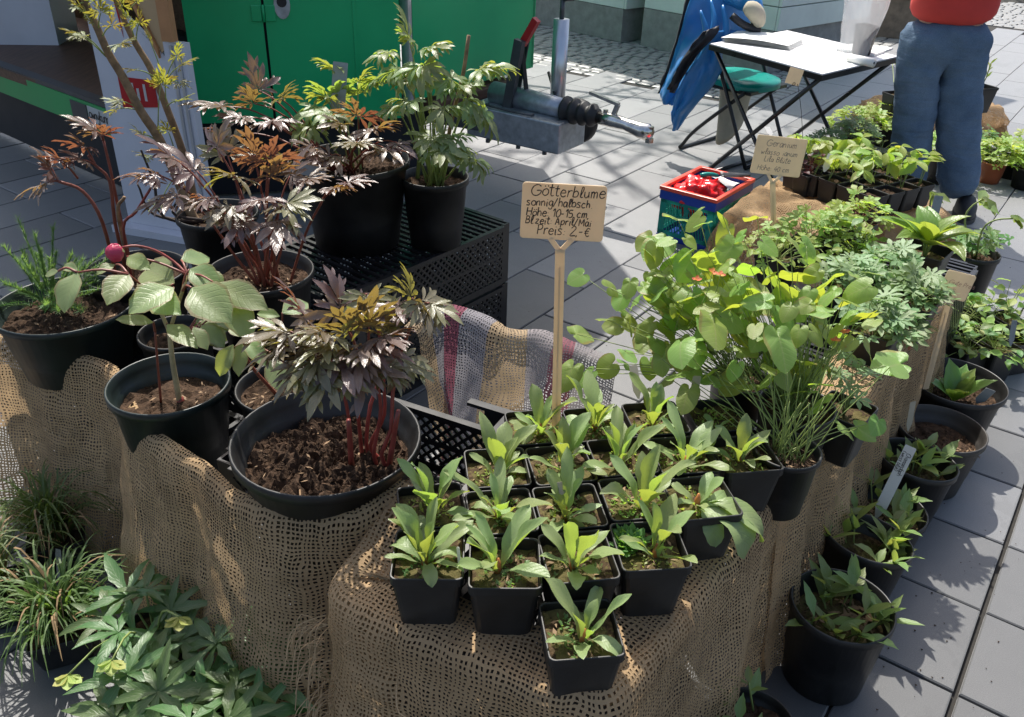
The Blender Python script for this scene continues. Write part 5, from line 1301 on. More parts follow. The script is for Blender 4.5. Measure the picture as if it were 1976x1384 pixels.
body_r = [(.14, .10), (.13, .1), (.14, .1), .09, .055, .085, .08, .055, .042, .03, .055, .042, .03, .08, .055, .035, .08, .055, .035]
for hc, sg in ((9, -1), (12, 1)):                        # hands: palm, four fingers and a thumb, loosely curled
    w = V(body_v[hc]); body_v.append(tuple(w + V(.03 * -sg, -.07, .0))); body_e.append((hc, len(body_v) - 1)); body_r.append((.03, .018)); pi = len(body_v) - 1
    for k in range(5):
        b = V(body_v[pi]); o1 = V((k - 1.5) * .019 * -sg, -.035 + .004 * abs(k - 2), -.004) if k < 4 else V(.035 * sg, .01, .008)
        o2 = o1 + (V(0, -.028, -.018) if k < 4 else V(.012 * sg, -.03, -.004)); o3 = o2 + (V(0, -.010, -.022) if k < 4 else V(-.004 * sg, -.022, -.008))
        last = pi
        for q in (o1, o2, o3):
            body_v.append(tuple(b + q)); body_e.append((last, len(body_v) - 1)); body_r.append(.0085); last = len(body_v) - 1
skinned('body', 'skin', body_v, body_e, body_r, per)
hb = MB()
def hairf(u, v):
    a = 2 * math.pi * u; p = math.pi * .62 * v; k = .118 * (1 + .05 * fbm(u * 8, v * 5)); return V(HX - .035, HY - .025, 1.655) + V(k * math.sin(p) * math.cos(a) * .9, k * math.sin(p) * math.sin(a), k * 1.12 * math.cos(p))
hb.grid(hairf, 24, 10).build('hair', M['hair'], per, True)
fc = V(HX - .04, HY - .135, 1.60)
for s in (-1, 1): MB().lathe([(.0, -.012), (.011, -.005), (.012, .003), (0, .012)], 10, fc + V(s * .032, .012, .03)).build('eye', M['labelw'], per, True); MB().tube(bez([fc + V(s * .085, .09, .035), fc + V(s * .1, .1, .01), fc + V(s * .085, .095, -.02)], 6), .012, 6).build('ear', M['skin'], per, True)
MB().tube([fc + V(0, .01, .03), fc + V(0, -.012, -.005), fc + V(0, .01, -.012)], [.008, .014, .008], 8).build('nose', M['skin'], per, True)
MB().tube(bez([fc + V(-.024, .012, -.04), fc + V(0, .002, -.04), fc + V(.024, .012, -.04)], 6), .006, 6).build('mouth', M['redleaf'], per, True)
tr_v = [(HX, HY, .965), (HX, HY, .88), (HX - .095, HY, .78), (1.955, 4.365, .62), (1.985, 4.36, .42), (2.03, 4.385, .22), (2.06, 4.40, .075), (HX + .105, HY, .78), (2.155, 4.35, .62), (2.205, 4.34, .42), (2.265, 4.33, .22), (2.305, 4.33, .075)]
tr_e = [(0, 1), (1, 2), (2, 3), (3, 4), (4, 5), (5, 6), (1, 7), (7, 8), (8, 9), (9, 10), (10, 11)]
tr_r = [(.198, .135), (.195, .14), (.115, .13), (.10, .115), (.098, .105), (.10, .105), (.098, .105), (.115, .13), (.112, .12), (.102, .11), (.102, .11), (.105, .11)]
trs = skinned('trousers', 'denim', tr_v, tr_e, tr_r, per, 3)
dsp = bpy.data.textures.new('cloth_folds', 'CLOUDS'); dsp.noise_scale = .055
dm = trs.modifiers.new('folds', 'DISPLACE'); dm.texture = dsp; dm.strength = .03; dm.mid_level = .5
shv = [(HX, HY, .90), (HX, HY, 1.04), (HX, HY, 1.28), (HX - .012, HY, 1.42), (HX - .19, HY - .01, 1.40), (HX - .235, HY - .02, 1.19), (HX + .18, HY - .01, 1.40), (HX + .235, HY - .02, 1.19)]
shirt = skinned('jersey', 'knit', shv, [(0, 1), (1, 2), (2, 3), (3, 4), (4, 5), (3, 6), (6, 7)], [(.232, .172), (.215, .16), (.18, .14), (.12, .11), .075, .065, .075, .065], per, 2)
for (x, y, a) in ((2.065, 4.37, -.25), (2.325, 4.30, -.35)):
    sb = MB()
    def sf(u, v):
        q = 2 * math.pi * u; t = (.0, .02, .055, .085, .1)[int(round(v * 4))]; k = (1, 1.03, .98, .72, .3)[int(round(v * 4))]
        fx, fy = math.cos(q) * .052 * k, (math.sin(q) * .135 + .0) * (k if v < .6 else k * .62) + (.0 if v < .6 else .035)
        if fy < 0: fx *= 1 + .15 * (fy / .135)
        return V(x, y - .035, 0) + Matrix.Rotation(a, 3, 'Z') @ V(fx, fy, t + .006)
    so = sb.grid(sf, 24, 4).build('shoe', M['shoe'], per, True)
    mb = MB(); out = [V(x, y - .035, 0) + Matrix.Rotation(a, 3, 'Z') @ V(math.cos(2 * math.pi * k / 24) * .056, math.sin(2 * math.pi * k / 24) * .14, 0) for k in range(24)]
    mb.prism([(p.x, p.y) for p in out], .001, .02).build('sole', M['sole'], so)

# ============================================================ plants on the left wing
rr = RNG
def J(a): return V(rr.uniform(-a, a), rr.uniform(-a, a), rr.uniform(-a, a))
def peony(t, kindk, base, leaves, L, sm='stemred', r=.004, jit=.012):
    """leaves: list of (centre, outward direction); stems rise from the pot and carry compound leaves"""
    base = V(base)
    for i, (c, o) in enumerate(leaves):
        c = V(c); o = V(o)
        b = base + V(rr.uniform(-jit, jit), rr.uniform(-jit, jit), -.01)
        fork = b.lerp(c, .62) + V(0, 0, (c - b).length * .10)
        stem(t, [b, b.lerp(fork, .5) + J(.008), fork], r, r * .7, M[sm], 6, 8)
        peony_leaf(t, kindk if isinstance(kindk, str) else kindk[i % len(kindk)], fork, c, o, L * rr.uniform(.85, 1.12), sm)
# fern-leaved peony
t, s = round_pot('wide black pot with a fine needle-leaved fern peony at the left end', (-1.066, 1.80), .432, .318, .17, fill=.78, seed=1, m='potg')
mb = MB(); rg = random.Random(4)
cs = s + V(-.05, .03, 0)
for k in range(34):
    az = rg.uniform(0, 6.28); el = rg.uniform(.35, 1.4); L = rg.uniform(.12, .24); d = pol(az, el); tip = cs + d * L + V(0, 0, -.02 * (1.4 - el))
    mb.tube(bez([cs + V(rg.uniform(-.02, .02), rg.uniform(-.02, .02), 0), cs + d * L * .5 + V(0, 0, .01), tip], 6), .0012, 3, False)
    for q in range(150):
        tt = rg.uniform(.35, 1.0); p = cs.lerp(tip, tt) + V(0, 0, .01 * math.sin(3.1 * tt)); dd2 = (d + V(rg.uniform(-1, 1), rg.uniform(-1, 1), rg.uniform(-.6, .9))).normalized(); l = rg.uniform(.014, .026); sdw = dd2.cross(V(.2, .3, 1)).normalized() * .0009
        b = len(mb.v)
        for i, vv in enumerate((p - sdw, p + sdw, p + dd2 * l)): mb.uv[len(mb.v)] = ((0, 0), (1, 0), (.5, 1))[i]; mb.v.append(vv)
        mb.addf((b, b + 1, b + 2))
kind(mb.build('needle_foliage', M['needle'], t), 'stuff')
litter(t, s + V(.03, -.03, .003), .1, 50, 3)
# far left bronze peony with long bare stems
t, s = round_pot('black pot with a tall bare-stemmed bronze peony before the dark trailer underside', (-.972, 1.99), .402, .255, .205, fill=.8, seed=2)
B2 = s + V(-.04, .03, 0); y2 = 1.95
def chain(par, pts, r0, r1, m): stem(par, pts, r0, r1, M[m], 7, 14)
chain(t, [B2 + V(-.03, 0, -.01), (-1.015, 1.960, 0.743), (-1.040, 1.950, 0.825), (-1.083, 1.930, 0.856)], .005, .0035, 'stemred')
chain(t, [B2, (-0.994, 1.980, 0.736), (-0.985, 1.980, 0.842), (-1.005, 1.970, 0.883), (-1.013, 1.960, 0.911)], .005, .003, 'stemred')
chain(t, [B2 + V(.01, .01, -.01), (-0.988, 2.000, 0.769), (-0.987, 2.000, 0.862), (-0.989, 2.000, 0.935)], .0045, .003, 'stemred')
chain(t, [B2 + V(.012, 0, -.01), (-0.977, 1.970, 0.761), (-0.952, 1.970, 0.808)], .005, .004, 'bark'); chain(t, [B2 + V(.015, -.01, -.01), (-0.966, 1.960, 0.731), (-0.928, 1.960, 0.773), (-0.877, 1.950, 0.837)], .004, .003, 'stemcrim')
for (f, c, o, L) in (((-1.083, 1.930, 0.856), (-1.102, 1.920, 0.856), (-1, -.3, -.25), .085), ((-1.083, 1.930, 0.856), (-1.096, 1.940, 0.883), (-.5, -.2, .8), .085), ((-1.045, 1.950, 0.857), (-1.060, 1.930, 0.900), (-.3, -.4, .6), .085), ((-1.005, 1.970, 0.883), (-1.020, 1.940, 0.907), (-.6, -.6, .2), .08), ((-1.005, 1.970, 0.883), (-1.015, 1.960, 0.930), (-.2, -.5, .5), .08), ((-0.989, 2.000, 0.935), (-0.991, 1.980, 0.968), (-.6, -.2, .5), .085), ((-0.989, 2.000, 0.935), (-0.984, 1.990, 0.950), (.2, -.4, .6), .07), ((-0.877, 1.950, 0.837), (-0.857, 1.940, 0.858), (-.6, -.7, .3), .07)):
    peony_leaf(t, 'bronze', f, c, o, L)
# middle bronze peony
t, s = round_pot('black pot with a bushy silvery bronze peony in the middle of the left crates', (-.655, 2.0), .402, .272, .21, fill=.83, seed=3)
litter(t, s + V(0, -.05, .004), .09, 60, 5)
Bm = s + V(.02, .0, 0)
lv3 = [((-0.844, 1.920, 0.887), (-1, -.4, .1)), ((-0.808, 1.950, 0.915), (-.6, -.3, .5)), ((-0.721, 2.000, 0.928), (.2, .2, .8)), ((-0.664, 1.930, 0.886), (-.3, -.8, .2)), ((-0.716, 1.880, 0.846), (-.8, -.6, -.1)), ((-0.597, 1.980, 0.863), (.3, -.5, .6)), ((-0.520, 2.020, 0.852), (.6, -.3, .2)), ((-0.540, 1.880, 0.840), (.4, -.9, -.1)), ((-0.628, 1.840, 0.811), (-.3, -.9, -.4)), ((-0.548, 1.840, 0.814), (.3, -.9, -.4)), ((-0.634, 2.000, 0.912), (0, -.3, .8)), ((-0.654, 1.850, 0.843), (-.5, -.8, -.3)), ((-0.584, 1.860, 0.855), (.1, -.9, .1)), ((-0.777, 2.000, 0.869), (-.7, .1, .3)), ((-0.566, 2.050, 0.847), (.4, .3, .5)), ((-0.714, 2.050, 0.894), (-.1, .5, .7)), ((-0.790, 1.900, 0.845), (-.9, -.4, -.1)), ((-0.598, 2.000, 0.901), (.2, -.4, .8))]
peony(t, ['bronze', 'bronze', 'bronze', 'bronzeg'], Bm, lv3, .098, 'stemred', .0042, .03)
stem(t, [Bm + V(.05, 0, -.01), (-0.522, 1.980, 0.726), (-0.465, 1.960, 0.827)], .004, .003, M['stemred'])
peony_leaf(t, 'bronze', (-0.465, 1.960, 0.827), (-0.442, 1.950, 0.857), (.7, -.5, .2), .075); peony_leaf(t, 'bronze', (-0.465, 1.960, 0.827), (-0.411, 1.970, 0.864), (.9, -.2, .0), .07)
# pink budded broad leaf peony
t, s = round_pot('black pot with a broad-leaved green peony carrying one pink bud', (-.712, 1.497), .385, .248, .20, fill=.72, seed=4, m='potg')
litter(t, s + V(.02, .01, .004), .08, 22, 7, L=(.006, .022))
Y4 = 1.40
st = s + V(.015, .0, -.005)
q1, q2, q3 = V((-0.686, 1.490, 0.709)), V((-0.699, 1.490, 0.766)), V((-0.645, 1.490, 0.800))
stem(t, [st, (-0.692, 1.490, 0.636), q1], .0065, .005, M['stempale']); stem(t, [q1, q2], .0045, .0035, M['stempale']); stem(t, [q1, q3, (-0.638, 1.510, 0.826)], .0045, .003, M['stempale'])
stem(t, [s + V(-.03, .01, -.005), (-0.722, 1.490, 0.647), (-0.715, 1.490, 0.708)], .0028, .0024, M['stemred'])
MB().tube([st + V(0, 0, -.002), st + V(.003, 0, .022)], [.011, .007], 8).build('red_bud_scale', M['stemcrim'], t, True)
def z4(a, b, Y): return None
bl = [((-0.808, 1.430, 0.861), (-0.820, 1.360, 0.821), .95), ((-0.818, 1.450, 0.856), (-0.860, 1.470, 0.860), .7), ((-0.855, 1.450, 0.853), (-0.886, 1.450, 0.845), .8), ((-0.724, 1.450, 0.851), (-0.735, 1.370, 0.840), .95), ((-0.765, 1.490, 0.852), (-0.791, 1.460, 0.850), .9), ((-0.643, 1.450, 0.827), (-0.699, 1.370, 0.827), 1.05), ((-0.660, 1.490, 0.815), (-0.766, 1.570, 0.828), .9), ((-0.609, 1.450, 0.828), (-0.521, 1.370, 0.817), 1.0), ((-0.632, 1.510, 0.838), (-0.566, 1.470, 0.831), 1.0), ((-0.662, 1.550, 0.838), (-0.621, 1.610, 0.827), .9), ((-0.571, 1.470, 0.829), (-0.462, 1.420, 0.813), .7), ((-0.546, 1.450, 0.804), (-0.487, 1.390, 0.762), .9), ((-0.700, 1.460, 0.745), (-0.763, 1.440, 0.766), .55), ((-0.679, 1.470, 0.736), (-0.604, 1.410, 0.731), .6), ((-0.691, 1.470, 0.793), (-0.628, 1.390, 0.820), .8), ((-0.759, 1.530, 0.851), (-0.706, 1.490, 0.853), .8), ((-0.676, 1.510, 0.791), (-0.723, 1.530, 0.797), .8), ((-0.605, 1.530, 0.830), (-0.566, 1.490, 0.805), .8)]
for (b, tp_, w) in bl:
    b, tp_ = V(b), V(tp_)
    lf(t, 'broad', b, tp_, V(rr.uniform(-.2, .3), -.55, .85), w)
for (a, b) in ((q2, bl[5][0]), (q2, bl[6][0]), (q3, bl[7][0]), (q3, bl[8][0]), ((-0.638, 1.510, 0.826), bl[9][0]), ((-0.638, 1.510, 0.826), bl[10][0]), (bl[10][0], bl[11][0]), (q2, bl[3][0]), (bl[3][0], bl[0][0]), ((-0.715, 1.490, 0.708), bl[12][0]), (q1, bl[13][0]), (bl[0][0], bl[2][0]), ((-0.638, 1.510, 0.826), bl[15][0]), (bl[3][0], bl[4][0])):
    stem(t, [a, (V(a) + V(b)) / 2 + V(0, 0, .008), b], .0028, .002, M['stemred'], 5, 6, 'leaf_stalk')
stem(t, [(-0.638, 1.510, 0.826), (-0.669, 1.530, 0.844), (-0.701, 1.530, 0.866), (-0.732, 1.520, 0.879), (-0.754, 1.510, 0.879)], .0028, .0024, M['stemcrim'], 6, 14, 'bud_stalk')
bc_ = V((-0.771, 1.510, 0.867)); bd_ = (bc_ - V((-0.754, 1.510, 0.879))).normalized()
bud = MB()
def bf(u, v):
    a = 2 * math.pi * u; p = math.pi * v; k = .0165 * (1 + .06 * math.cos(5 * a + 3 * v)); return bc_ + V(k * math.sin(p) * math.cos(a), k * math.sin(p) * math.sin(a), k * 1.1 * math.cos(p))
bud.grid(bf, 20, 10).build('bud', M['pink'], t, True)
for k in range(4):
    a = k * 1.57; lf(t, 'broad', bc_ - bd_ * .016, bc_ + V(math.cos(a), .2, math.sin(a)) * .018 - bd_ * .002, -bd_, 1.0, 'sepal')
# shaded small pot behind, with a pointed leafy plant
t, s = round_pot('black pot with shaded leafy shoots behind the pink-budded peony', (-.785, 1.735), .402, .17, .17, fill=.8, seed=5)
for k in range(14):
    az = rr.uniform(-1.4, .9); c = s + pol(az, .7) * rr.uniform(.05, .14); b = s + pol(az, .6) * .03; lf(t, 'broad', c, c + pol(az, rr.uniform(-.7, .1)) * rr.uniform(.06, .09), V(.1, -.4, .9), .9); stem(t, [b, c], .002, .0016, M['stemred'], 5, 4, 'leaf_stalk')
# pot between, leaning broad leaves
t, s = round_pot('black pot half hidden behind the biggest pot with drooping green leaves', (-.482, 1.545), .39, .215, .165, fill=.85, seed=6)
litter(t, s + V(0, -.03, .004), .08, 60, 9)
fk = V((-0.545, 1.500, 0.690)); stem(t, [s + V(-.02, 0, -.005), (-0.539, 1.500, 0.636), fk], .004, .003, M['stemred'])
for (b, tp_, w) in (((-0.540, 1.470, 0.714), (-0.564, 1.500, 0.729), .9), ((-0.538, 1.470, 0.702), (-0.537, 1.420, 0.653), .7), ((-0.551, 1.460, 0.701), (-0.581, 1.420, 0.649), .75), ((-0.527, 1.470, 0.708), (-0.478, 1.420, 0.686), .7), ((-0.474, 1.460, 0.675), (-0.452, 1.400, 0.638), .9), ((-0.458, 1.500, 0.754), (-0.413, 1.550, 0.765), 1.0), ((-0.464, 1.500, 0.747), (-0.512, 1.500, 0.757), .7), ((-0.484, 1.520, 0.700), (-0.522, 1.550, 0.716), .8), ((-0.530, 1.500, 0.709), (-0.500, 1.460, 0.700), .8)):
    lf(t, 'broad', b, tp_, (.1, -.6, .8), w)
stem(t, [fk, (-0.487, 1.480, 0.675), (-0.472, 1.460, 0.673)], .0026, .002, M['stemred'], 5, 6, 'leaf_stalk'); stem(t, [s, (-0.477, 1.530, 0.646), (-0.458, 1.500, 0.754)], .003, .002, M['stemred'])
# biggest pot in front
t, s = round_pot('biggest black pot with crimson-stemmed bronze peony in the open crate', (-.338, 1.285), .392, .348, .222, fill=.74, seed=7, taper=.72, bumpy=.013, crumbs=700)
litter(t, s + V(-.03, -.03, .006), .12, 14, 11)
MB().tube([s + V(-.03, -.10, .012), s + V(-.015, -.155, .02)], .0016, 5).build('dry_stalk', M['dry'], t)
B6 = s + V(.075, .0, 0)
for (dx, dy, pts) in ((-.025, .0, [(-0.293, 1.280, 0.668), (-0.303, 1.280, 0.745), (-0.316, 1.260, 0.799)]), (-.012, .015, [(-0.277, 1.290, 0.673), (-0.274, 1.290, 0.751), (-0.268, 1.280, 0.799)]), (.012, .0, [(-0.233, 1.280, 0.682), (-0.241, 1.280, 0.758), (-0.247, 1.270, 0.795)]), (.02, .01, [(-0.229, 1.290, 0.664), (-0.228, 1.300, 0.746), (-0.210, 1.310, 0.773)]), (.03, -.01, [(-0.215, 1.270, 0.644), (-0.212, 1.290, 0.710), (-0.198, 1.300, 0.780), (-0.171, 1.310, 0.858), (-0.160, 1.310, 0.881)]), (.0, .02, [(-0.257, 1.310, 0.672), (-0.238, 1.330, 0.728), (-0.239, 1.340, 0.808), (-0.262, 1.340, 0.849), (-0.261, 1.340, 0.878)])):
    stem(t, [B6 + V(dx * 1.3, dy * 1.3, -.008), B6 + V(dx * .8 + rr.uniform(-.012, .012), dy + rr.uniform(-.012, .012), .035)] + pts, .0042, .0026, M['stemcrim'], 7, 16)
for (a, b) in (((.04, -.015, 0), (-0.197, 1.250, 0.701)), ((-.03, -.01, 0), (-0.284, 1.240, 0.684))): stem(t, [B6 + V(a), b], .006, .004, M['stemcrim'], 7, 4, 'shoot')
lv6 = [((-0.369, 1.240, 0.858), (-1, -.3, .2), (-0.316, 1.260, 0.799)), ((-0.349, 1.270, 0.870), (-.5, -.1, .8), (-0.316, 1.260, 0.799)), ((-0.306, 1.220, 0.871), (-.2, -.8, .3), (-0.309, 1.260, 0.794)), ((-0.318, 1.200, 0.834), (-.7, -.8, -.4), (-0.316, 1.260, 0.799)), ((-0.281, 1.200, 0.835), (.2, -.9, -.4), (-0.298, 1.260, 0.768)), ((-0.273, 1.240, 0.862), (.1, -.4, .8), (-0.268, 1.280, 0.799)), ((-0.241, 1.260, 0.864), (.2, -.3, .8), (-0.247, 1.270, 0.795)), ((-0.219, 1.240, 0.854), (.6, -.7, .2), (-0.247, 1.270, 0.795)), ((-0.219, 1.300, 0.843), (.5, .1, .6), (-0.210, 1.310, 0.773)), ((-0.193, 1.260, 0.803), (.8, -.6, -.3), (-0.210, 1.310, 0.773)), ((-0.252, 1.200, 0.836), (.2, -.9, -.2), (-0.264, 1.260, 0.801)), ((-0.158, 1.300, 0.894), (.6, -.3, -.8), (-0.160, 1.310, 0.881)), ((-0.174, 1.310, 0.893), (-.2, -.2, .9), (-0.166, 1.310, 0.868)), ((-0.193, 1.310, 0.877), (-.9, -.4, -.1), (-0.171, 1.310, 0.862)), ((-0.144, 1.300, 0.889), (.9, -.4, -.5), (-0.160, 1.310, 0.881)), ((-0.255, 1.330, 0.887), (.4, -.5, -.5), (-0.261, 1.340, 0.878)), ((-0.294, 1.300, 0.869), (-.3, .3, .7), (-0.268, 1.280, 0.799)), ((-0.348, 1.250, 0.833), (-.9, -.5, -.1), (-0.316, 1.260, 0.799)), ((-0.297, 1.220, 0.847), (-.4, -.9, .1), (-0.296, 1.260, 0.789)), ((-0.242, 1.220, 0.850), (.1, -.9, .2), (-0.247, 1.270, 0.795)), ((-0.338, 1.200, 0.818), (-.6, -.8, -.5), (-0.316, 1.260, 0.799)), ((-0.292, 1.180, 0.815), (-.1, -.9, -.5), (-0.298, 1.260, 0.768)), ((-0.245, 1.200, 0.812), (.1, -.9, -.4), (-0.247, 1.270, 0.785)), ((-0.209, 1.220, 0.811), (.5, -.8, -.4), (-0.228, 1.300, 0.752)), ((-0.379, 1.220, 0.839), (-.9, -.4, -.3), (-0.316, 1.260, 0.799))]
for i, (c, o, f) in enumerate(lv6): peony_leaf(t, ('bronzeg', 'bronze', 'bronzeg')[i % 3], f, c, o, .084 * rr.uniform(.85, 1.15), 'stemred')
for k in range(3): lf(t, 'bronzeg', (-0.254, 1.240, 0.777), V((-0.254, 1.240, 0.777)) + V(rr.uniform(-.03, .03), -.01, rr.uniform(-.01, .03)), (0, -.6, .6), 1)
# tall woody tree peony
t, s = round_pot('black pot with a tall woody tree peony reaching above the white board', (-.90, 2.42), .40, .24, .2, fill=.85, seed=8)
MB().prism([(-1.03, 2.30), (-.76, 2.27), (-.74, 2.52), (-1.01, 2.55)], 0, .398).build('stand', M['crate'], t)
YT = 2.42
w1 = [s + V(.02, 0, -.02), (-0.960, 2.420, 0.548), (-1.012, 2.440, 0.701), (-1.045, 2.440, 0.816), (-1.077, 2.430, 0.892), (-1.104, 2.420, 0.986), (-1.126, 2.410, 1.049), (-1.137, 2.400, 1.111), (-1.156, 2.400, 1.181), (-1.167, 2.400, 1.225)]
w2 = [s + V(.05, .03, -.02), (-0.978, 2.500, 0.532), (-1.011, 2.520, 0.739), (-1.038, 2.520, 0.878), (-1.064, 2.520, 0.987), (-1.095, 2.520, 1.057), (-1.115, 2.520, 1.119), (-1.127, 2.520, 1.185)]
stem(t, w1, .016, .008, M['bark'], 10, 30, 'trunk'); stem(t, w2, .013, .007, M['bark'], 10, 26, 'trunk')
for pts in ([(-1.043, 2.380, 0.593), (-1.056, 2.380, 0.704), (-1.075, 2.380, 0.795)], [(-1.006, 2.370, 0.607), (-0.982, 2.360, 0.667)], [(-1.087, 2.420, 0.584), (-1.123, 2.420, 0.680)]): stem(t, [s] + pts, .006, .003, M['barkd'], 6, 12, 'dead_twig')
yl = [((-1.135, 2.410, 1.042), (-1.165, 2.380, 1.100), (-1, -.2, .2)), ((-1.135, 2.410, 1.042), (-1.190, 2.390, 1.104), (-1, -.1, .1)), ((-1.134, 2.400, 1.091), (-1.142, 2.390, 1.132), (-.4, 0, .9)), ((-1.134, 2.400, 1.091), (-1.090, 2.380, 1.129), (.5, -.2, .8)), ((-1.137, 2.400, 1.111), (-1.152, 2.380, 1.159), (-.5, -.2, .8)), ((-1.137, 2.400, 1.111), (-1.102, 2.360, 1.163), (.1, -.3, .9)), ((-1.133, 2.410, 1.049), (-1.091, 2.400, 1.079), (.9, -.2, .3)), ((-1.095, 2.520, 1.057), (-1.083, 2.480, 1.126), (-.2, -.3, .9)), ((-1.095, 2.520, 1.057), (-1.067, 2.500, 1.117), (.3, -.2, .9)), ((-1.115, 2.520, 1.119), (-1.105, 2.500, 1.162), (-.1, -.2, 1)), ((-1.038, 2.520, 0.878), (-1.022, 2.500, 0.964), (.1, -.2, .9)), ((-1.023, 2.500, 0.957), (-0.978, 2.500, 1.030), (.4, -.1, .8)), ((-1.023, 2.500, 0.957), (-0.967, 2.500, 1.009), (.8, -.1, .5)), ((-1.023, 2.500, 0.957), (-1.044, 2.500, 1.069), (-.2, -.1, .9)), ((-1.023, 2.500, 0.957), (-0.967, 2.460, 0.968), (.9, -.3, -.1)), ((-1.047, 2.500, 0.970), (-1.078, 2.450, 1.001), (-.9, -.3, .1)), ((-1.029, 2.500, 0.890), (-0.979, 2.470, 0.914), (.8, -.2, .4)), ((-1.077, 2.430, 0.892), (-1.112, 2.400, 0.927), (-.9, -.2, .2)), ((-1.077, 2.430, 0.892), (-1.131, 2.400, 0.905), (-.7, -.2, -.5)), ((-1.054, 2.440, 0.808), (-1.071, 2.400, 0.834), (-.4, -.6, .6)), ((-1.006, 2.450, 0.761), (-1.004, 2.420, 0.838), (-.1, -.5, .8)), ((-1.007, 2.440, 0.733), (-1.068, 2.400, 0.774), (-.6, -.6, .1)), ((-1.043, 2.440, 0.831), (-1.024, 2.470, 0.956), (.1, -.2, .8)), ((-1.012, 2.440, 0.701), (-1.047, 2.380, 0.641), (-.3, -.8, -.3)), ((-1.115, 2.520, 1.119), (-1.065, 2.500, 1.170), (.4, -.2, .9)), ((-1.156, 2.400, 1.181), (-1.163, 2.370, 1.179), (-.8, -.2, .4)), ((-1.156, 2.400, 1.181), (-1.113, 2.370, 1.193), (.6, -.3, .7))]
for (f, c, o) in yl: peony_leaf(t, 'peoyoung', f, c, o, .05 * rr.uniform(.85, 1.25), 'stemgrn', r=.0016)
# back pots
t, s = round_pot('large black pot with mixed bronze and green peony on the back crate stack', (-.515, 2.59), .452, .352, .275, fill=.86, seed=9)
B7 = s + V(-.01, .0, 0)
lv7 = [((-0.865, 2.500, 0.896), (-.8, -.3, .3)), ((-0.784, 2.600, 0.920), (-.2, .2, .9)), ((-0.710, 2.550, 0.912), (.5, -.2, .5)), ((-0.792, 2.450, 0.882), (-.4, -.8, .0)), ((-0.711, 2.450, 0.874), (.3, -.8, -.1)), ((-0.789, 2.550, 0.894), (-.1, -.6, .6)), ((-0.474, 2.500, 0.880), (0, -.6, .7)), ((-0.419, 2.450, 0.858), (.6, -.7, .3)), ((-0.511, 2.450, 0.869), (-.6, -.6, .4)), ((-0.352, 2.420, 0.831), (.8, -.5, -.2)), ((-0.587, 2.400, 0.814), (-.6, -.7, .1)), ((-0.452, 2.360, 0.845), (.1, -.9, .1)), ((-0.384, 2.380, 0.827), (.5, -.8, -.2)), ((-0.537, 2.400, 0.793), (-.4, -.8, -.2)), ((-0.707, 2.500, 0.756), (-.3, -.7, .2)), ((-0.863, 2.550, 0.796), (-.7, -.3, .1))]
peony(t, ['bronze', 'bronze', 'bronzeg'], B7, lv7, .105, 'stemred', .0045, .04)
lv7g = [((-0.584, 2.600, 0.904), (-.3, -.4, .5)), ((-0.555, 2.650, 0.893), (.2, -.3, .6)), ((-0.605, 2.550, 0.893), (-.6, -.5, -.4)), ((-0.568, 2.700, 0.959), (-.4, -.3, .5)), ((-0.506, 2.700, 0.930), (.4, -.3, .5)), ((-0.613, 2.500, 0.852), (-.5, -.6, -.4)), ((-0.550, 2.500, 0.885), (.0, -.8, -.2))]
peony(t, 'peogreen', B7 + V(.02, .03, 0), lv7g, .10, 'stemgrn', .004, .03)
t, s = round_pot('smaller black pot with a tall drooping green tree peony on the back crate stack', (-.262, 2.60), .452, .215, .225, fill=.88, seed=10)
B8 = s
stem(t, [s + V(.02, 0, -.01), (-0.214, 2.600, 0.823), (-0.177, 2.620, 0.974), (-0.159, 2.630, 1.093)], .0065, .0055, M['bark'], 8, 12, 'woody_stem')
stem(t, [s + V(-.06, .03, -.01), (-0.300, 2.620, 0.831), (-0.305, 2.640, 0.919)], .0065, .005, M['stemgrn'], 8, 8)
lv8 = [((-0.403, 2.700, 1.025), (-.7, -.2, -.3)), ((-0.337, 2.660, 1.067), (-.3, -.1, .6)), ((-0.270, 2.600, 1.063), (.4, -.3, .1)), ((-0.362, 2.600, 1.002), (-.6, -.4, -.4)), ((-0.288, 2.550, 1.022), (.1, -.7, -.5)), ((-0.209, 2.550, 0.988), (.5, -.5, -.4)), ((-0.125, 2.580, 1.007), (.9, -.1, .1)), ((-0.095, 2.600, 1.008), (.9, .1, -.1)), ((-0.322, 2.500, 0.930), (-.5, -.7, -.3)), ((-0.223, 2.480, 0.923), (.0, -.8, -.3)), ((-0.160, 2.550, 0.931), (.6, -.4, -.6)), ((-0.382, 2.600, 0.888), (-.6, -.4, -.5)), ((-0.417, 2.700, 0.948), (-.7, .1, -.3)), ((-0.252, 2.460, 0.838), (-.2, -.8, -.2)), ((-0.204, 2.480, 0.839), (.4, -.8, -.1)), ((-0.226, 2.420, 0.813), (.0, -.9, -.4)), ((-0.185, 2.460, 0.810), (.6, -.7, -.4)), ((-0.138, 2.500, 0.768), (.6, -.6, -.5)), ((-0.292, 2.650, 0.964), (.1, -.3, .5)), ((-0.123, 2.580, 0.886), (.5, -.3, -.8)), ((-0.333, 2.600, 0.973), (-.2, -.6, -.3)), ((-0.183, 2.550, 0.967), (.3, -.7, -.2))]
peony(t, 'peogreen', B8, lv8, .105, 'stemgrn', .0038, .03)
label_tag('clear grey label standing in the mixed peony pot on the back stack', (-0.561, 2.620, 0.837), (-0.546, 2.660, 0.998), .045, (0, -1, .2), 'labelg')
label_tag('pale label lying across the rim of the middle bronze peony', (-0.660, 2.350, 0.771), (-0.547, 2.350, 0.757), .03, (0, -1, .25), 'labelg')
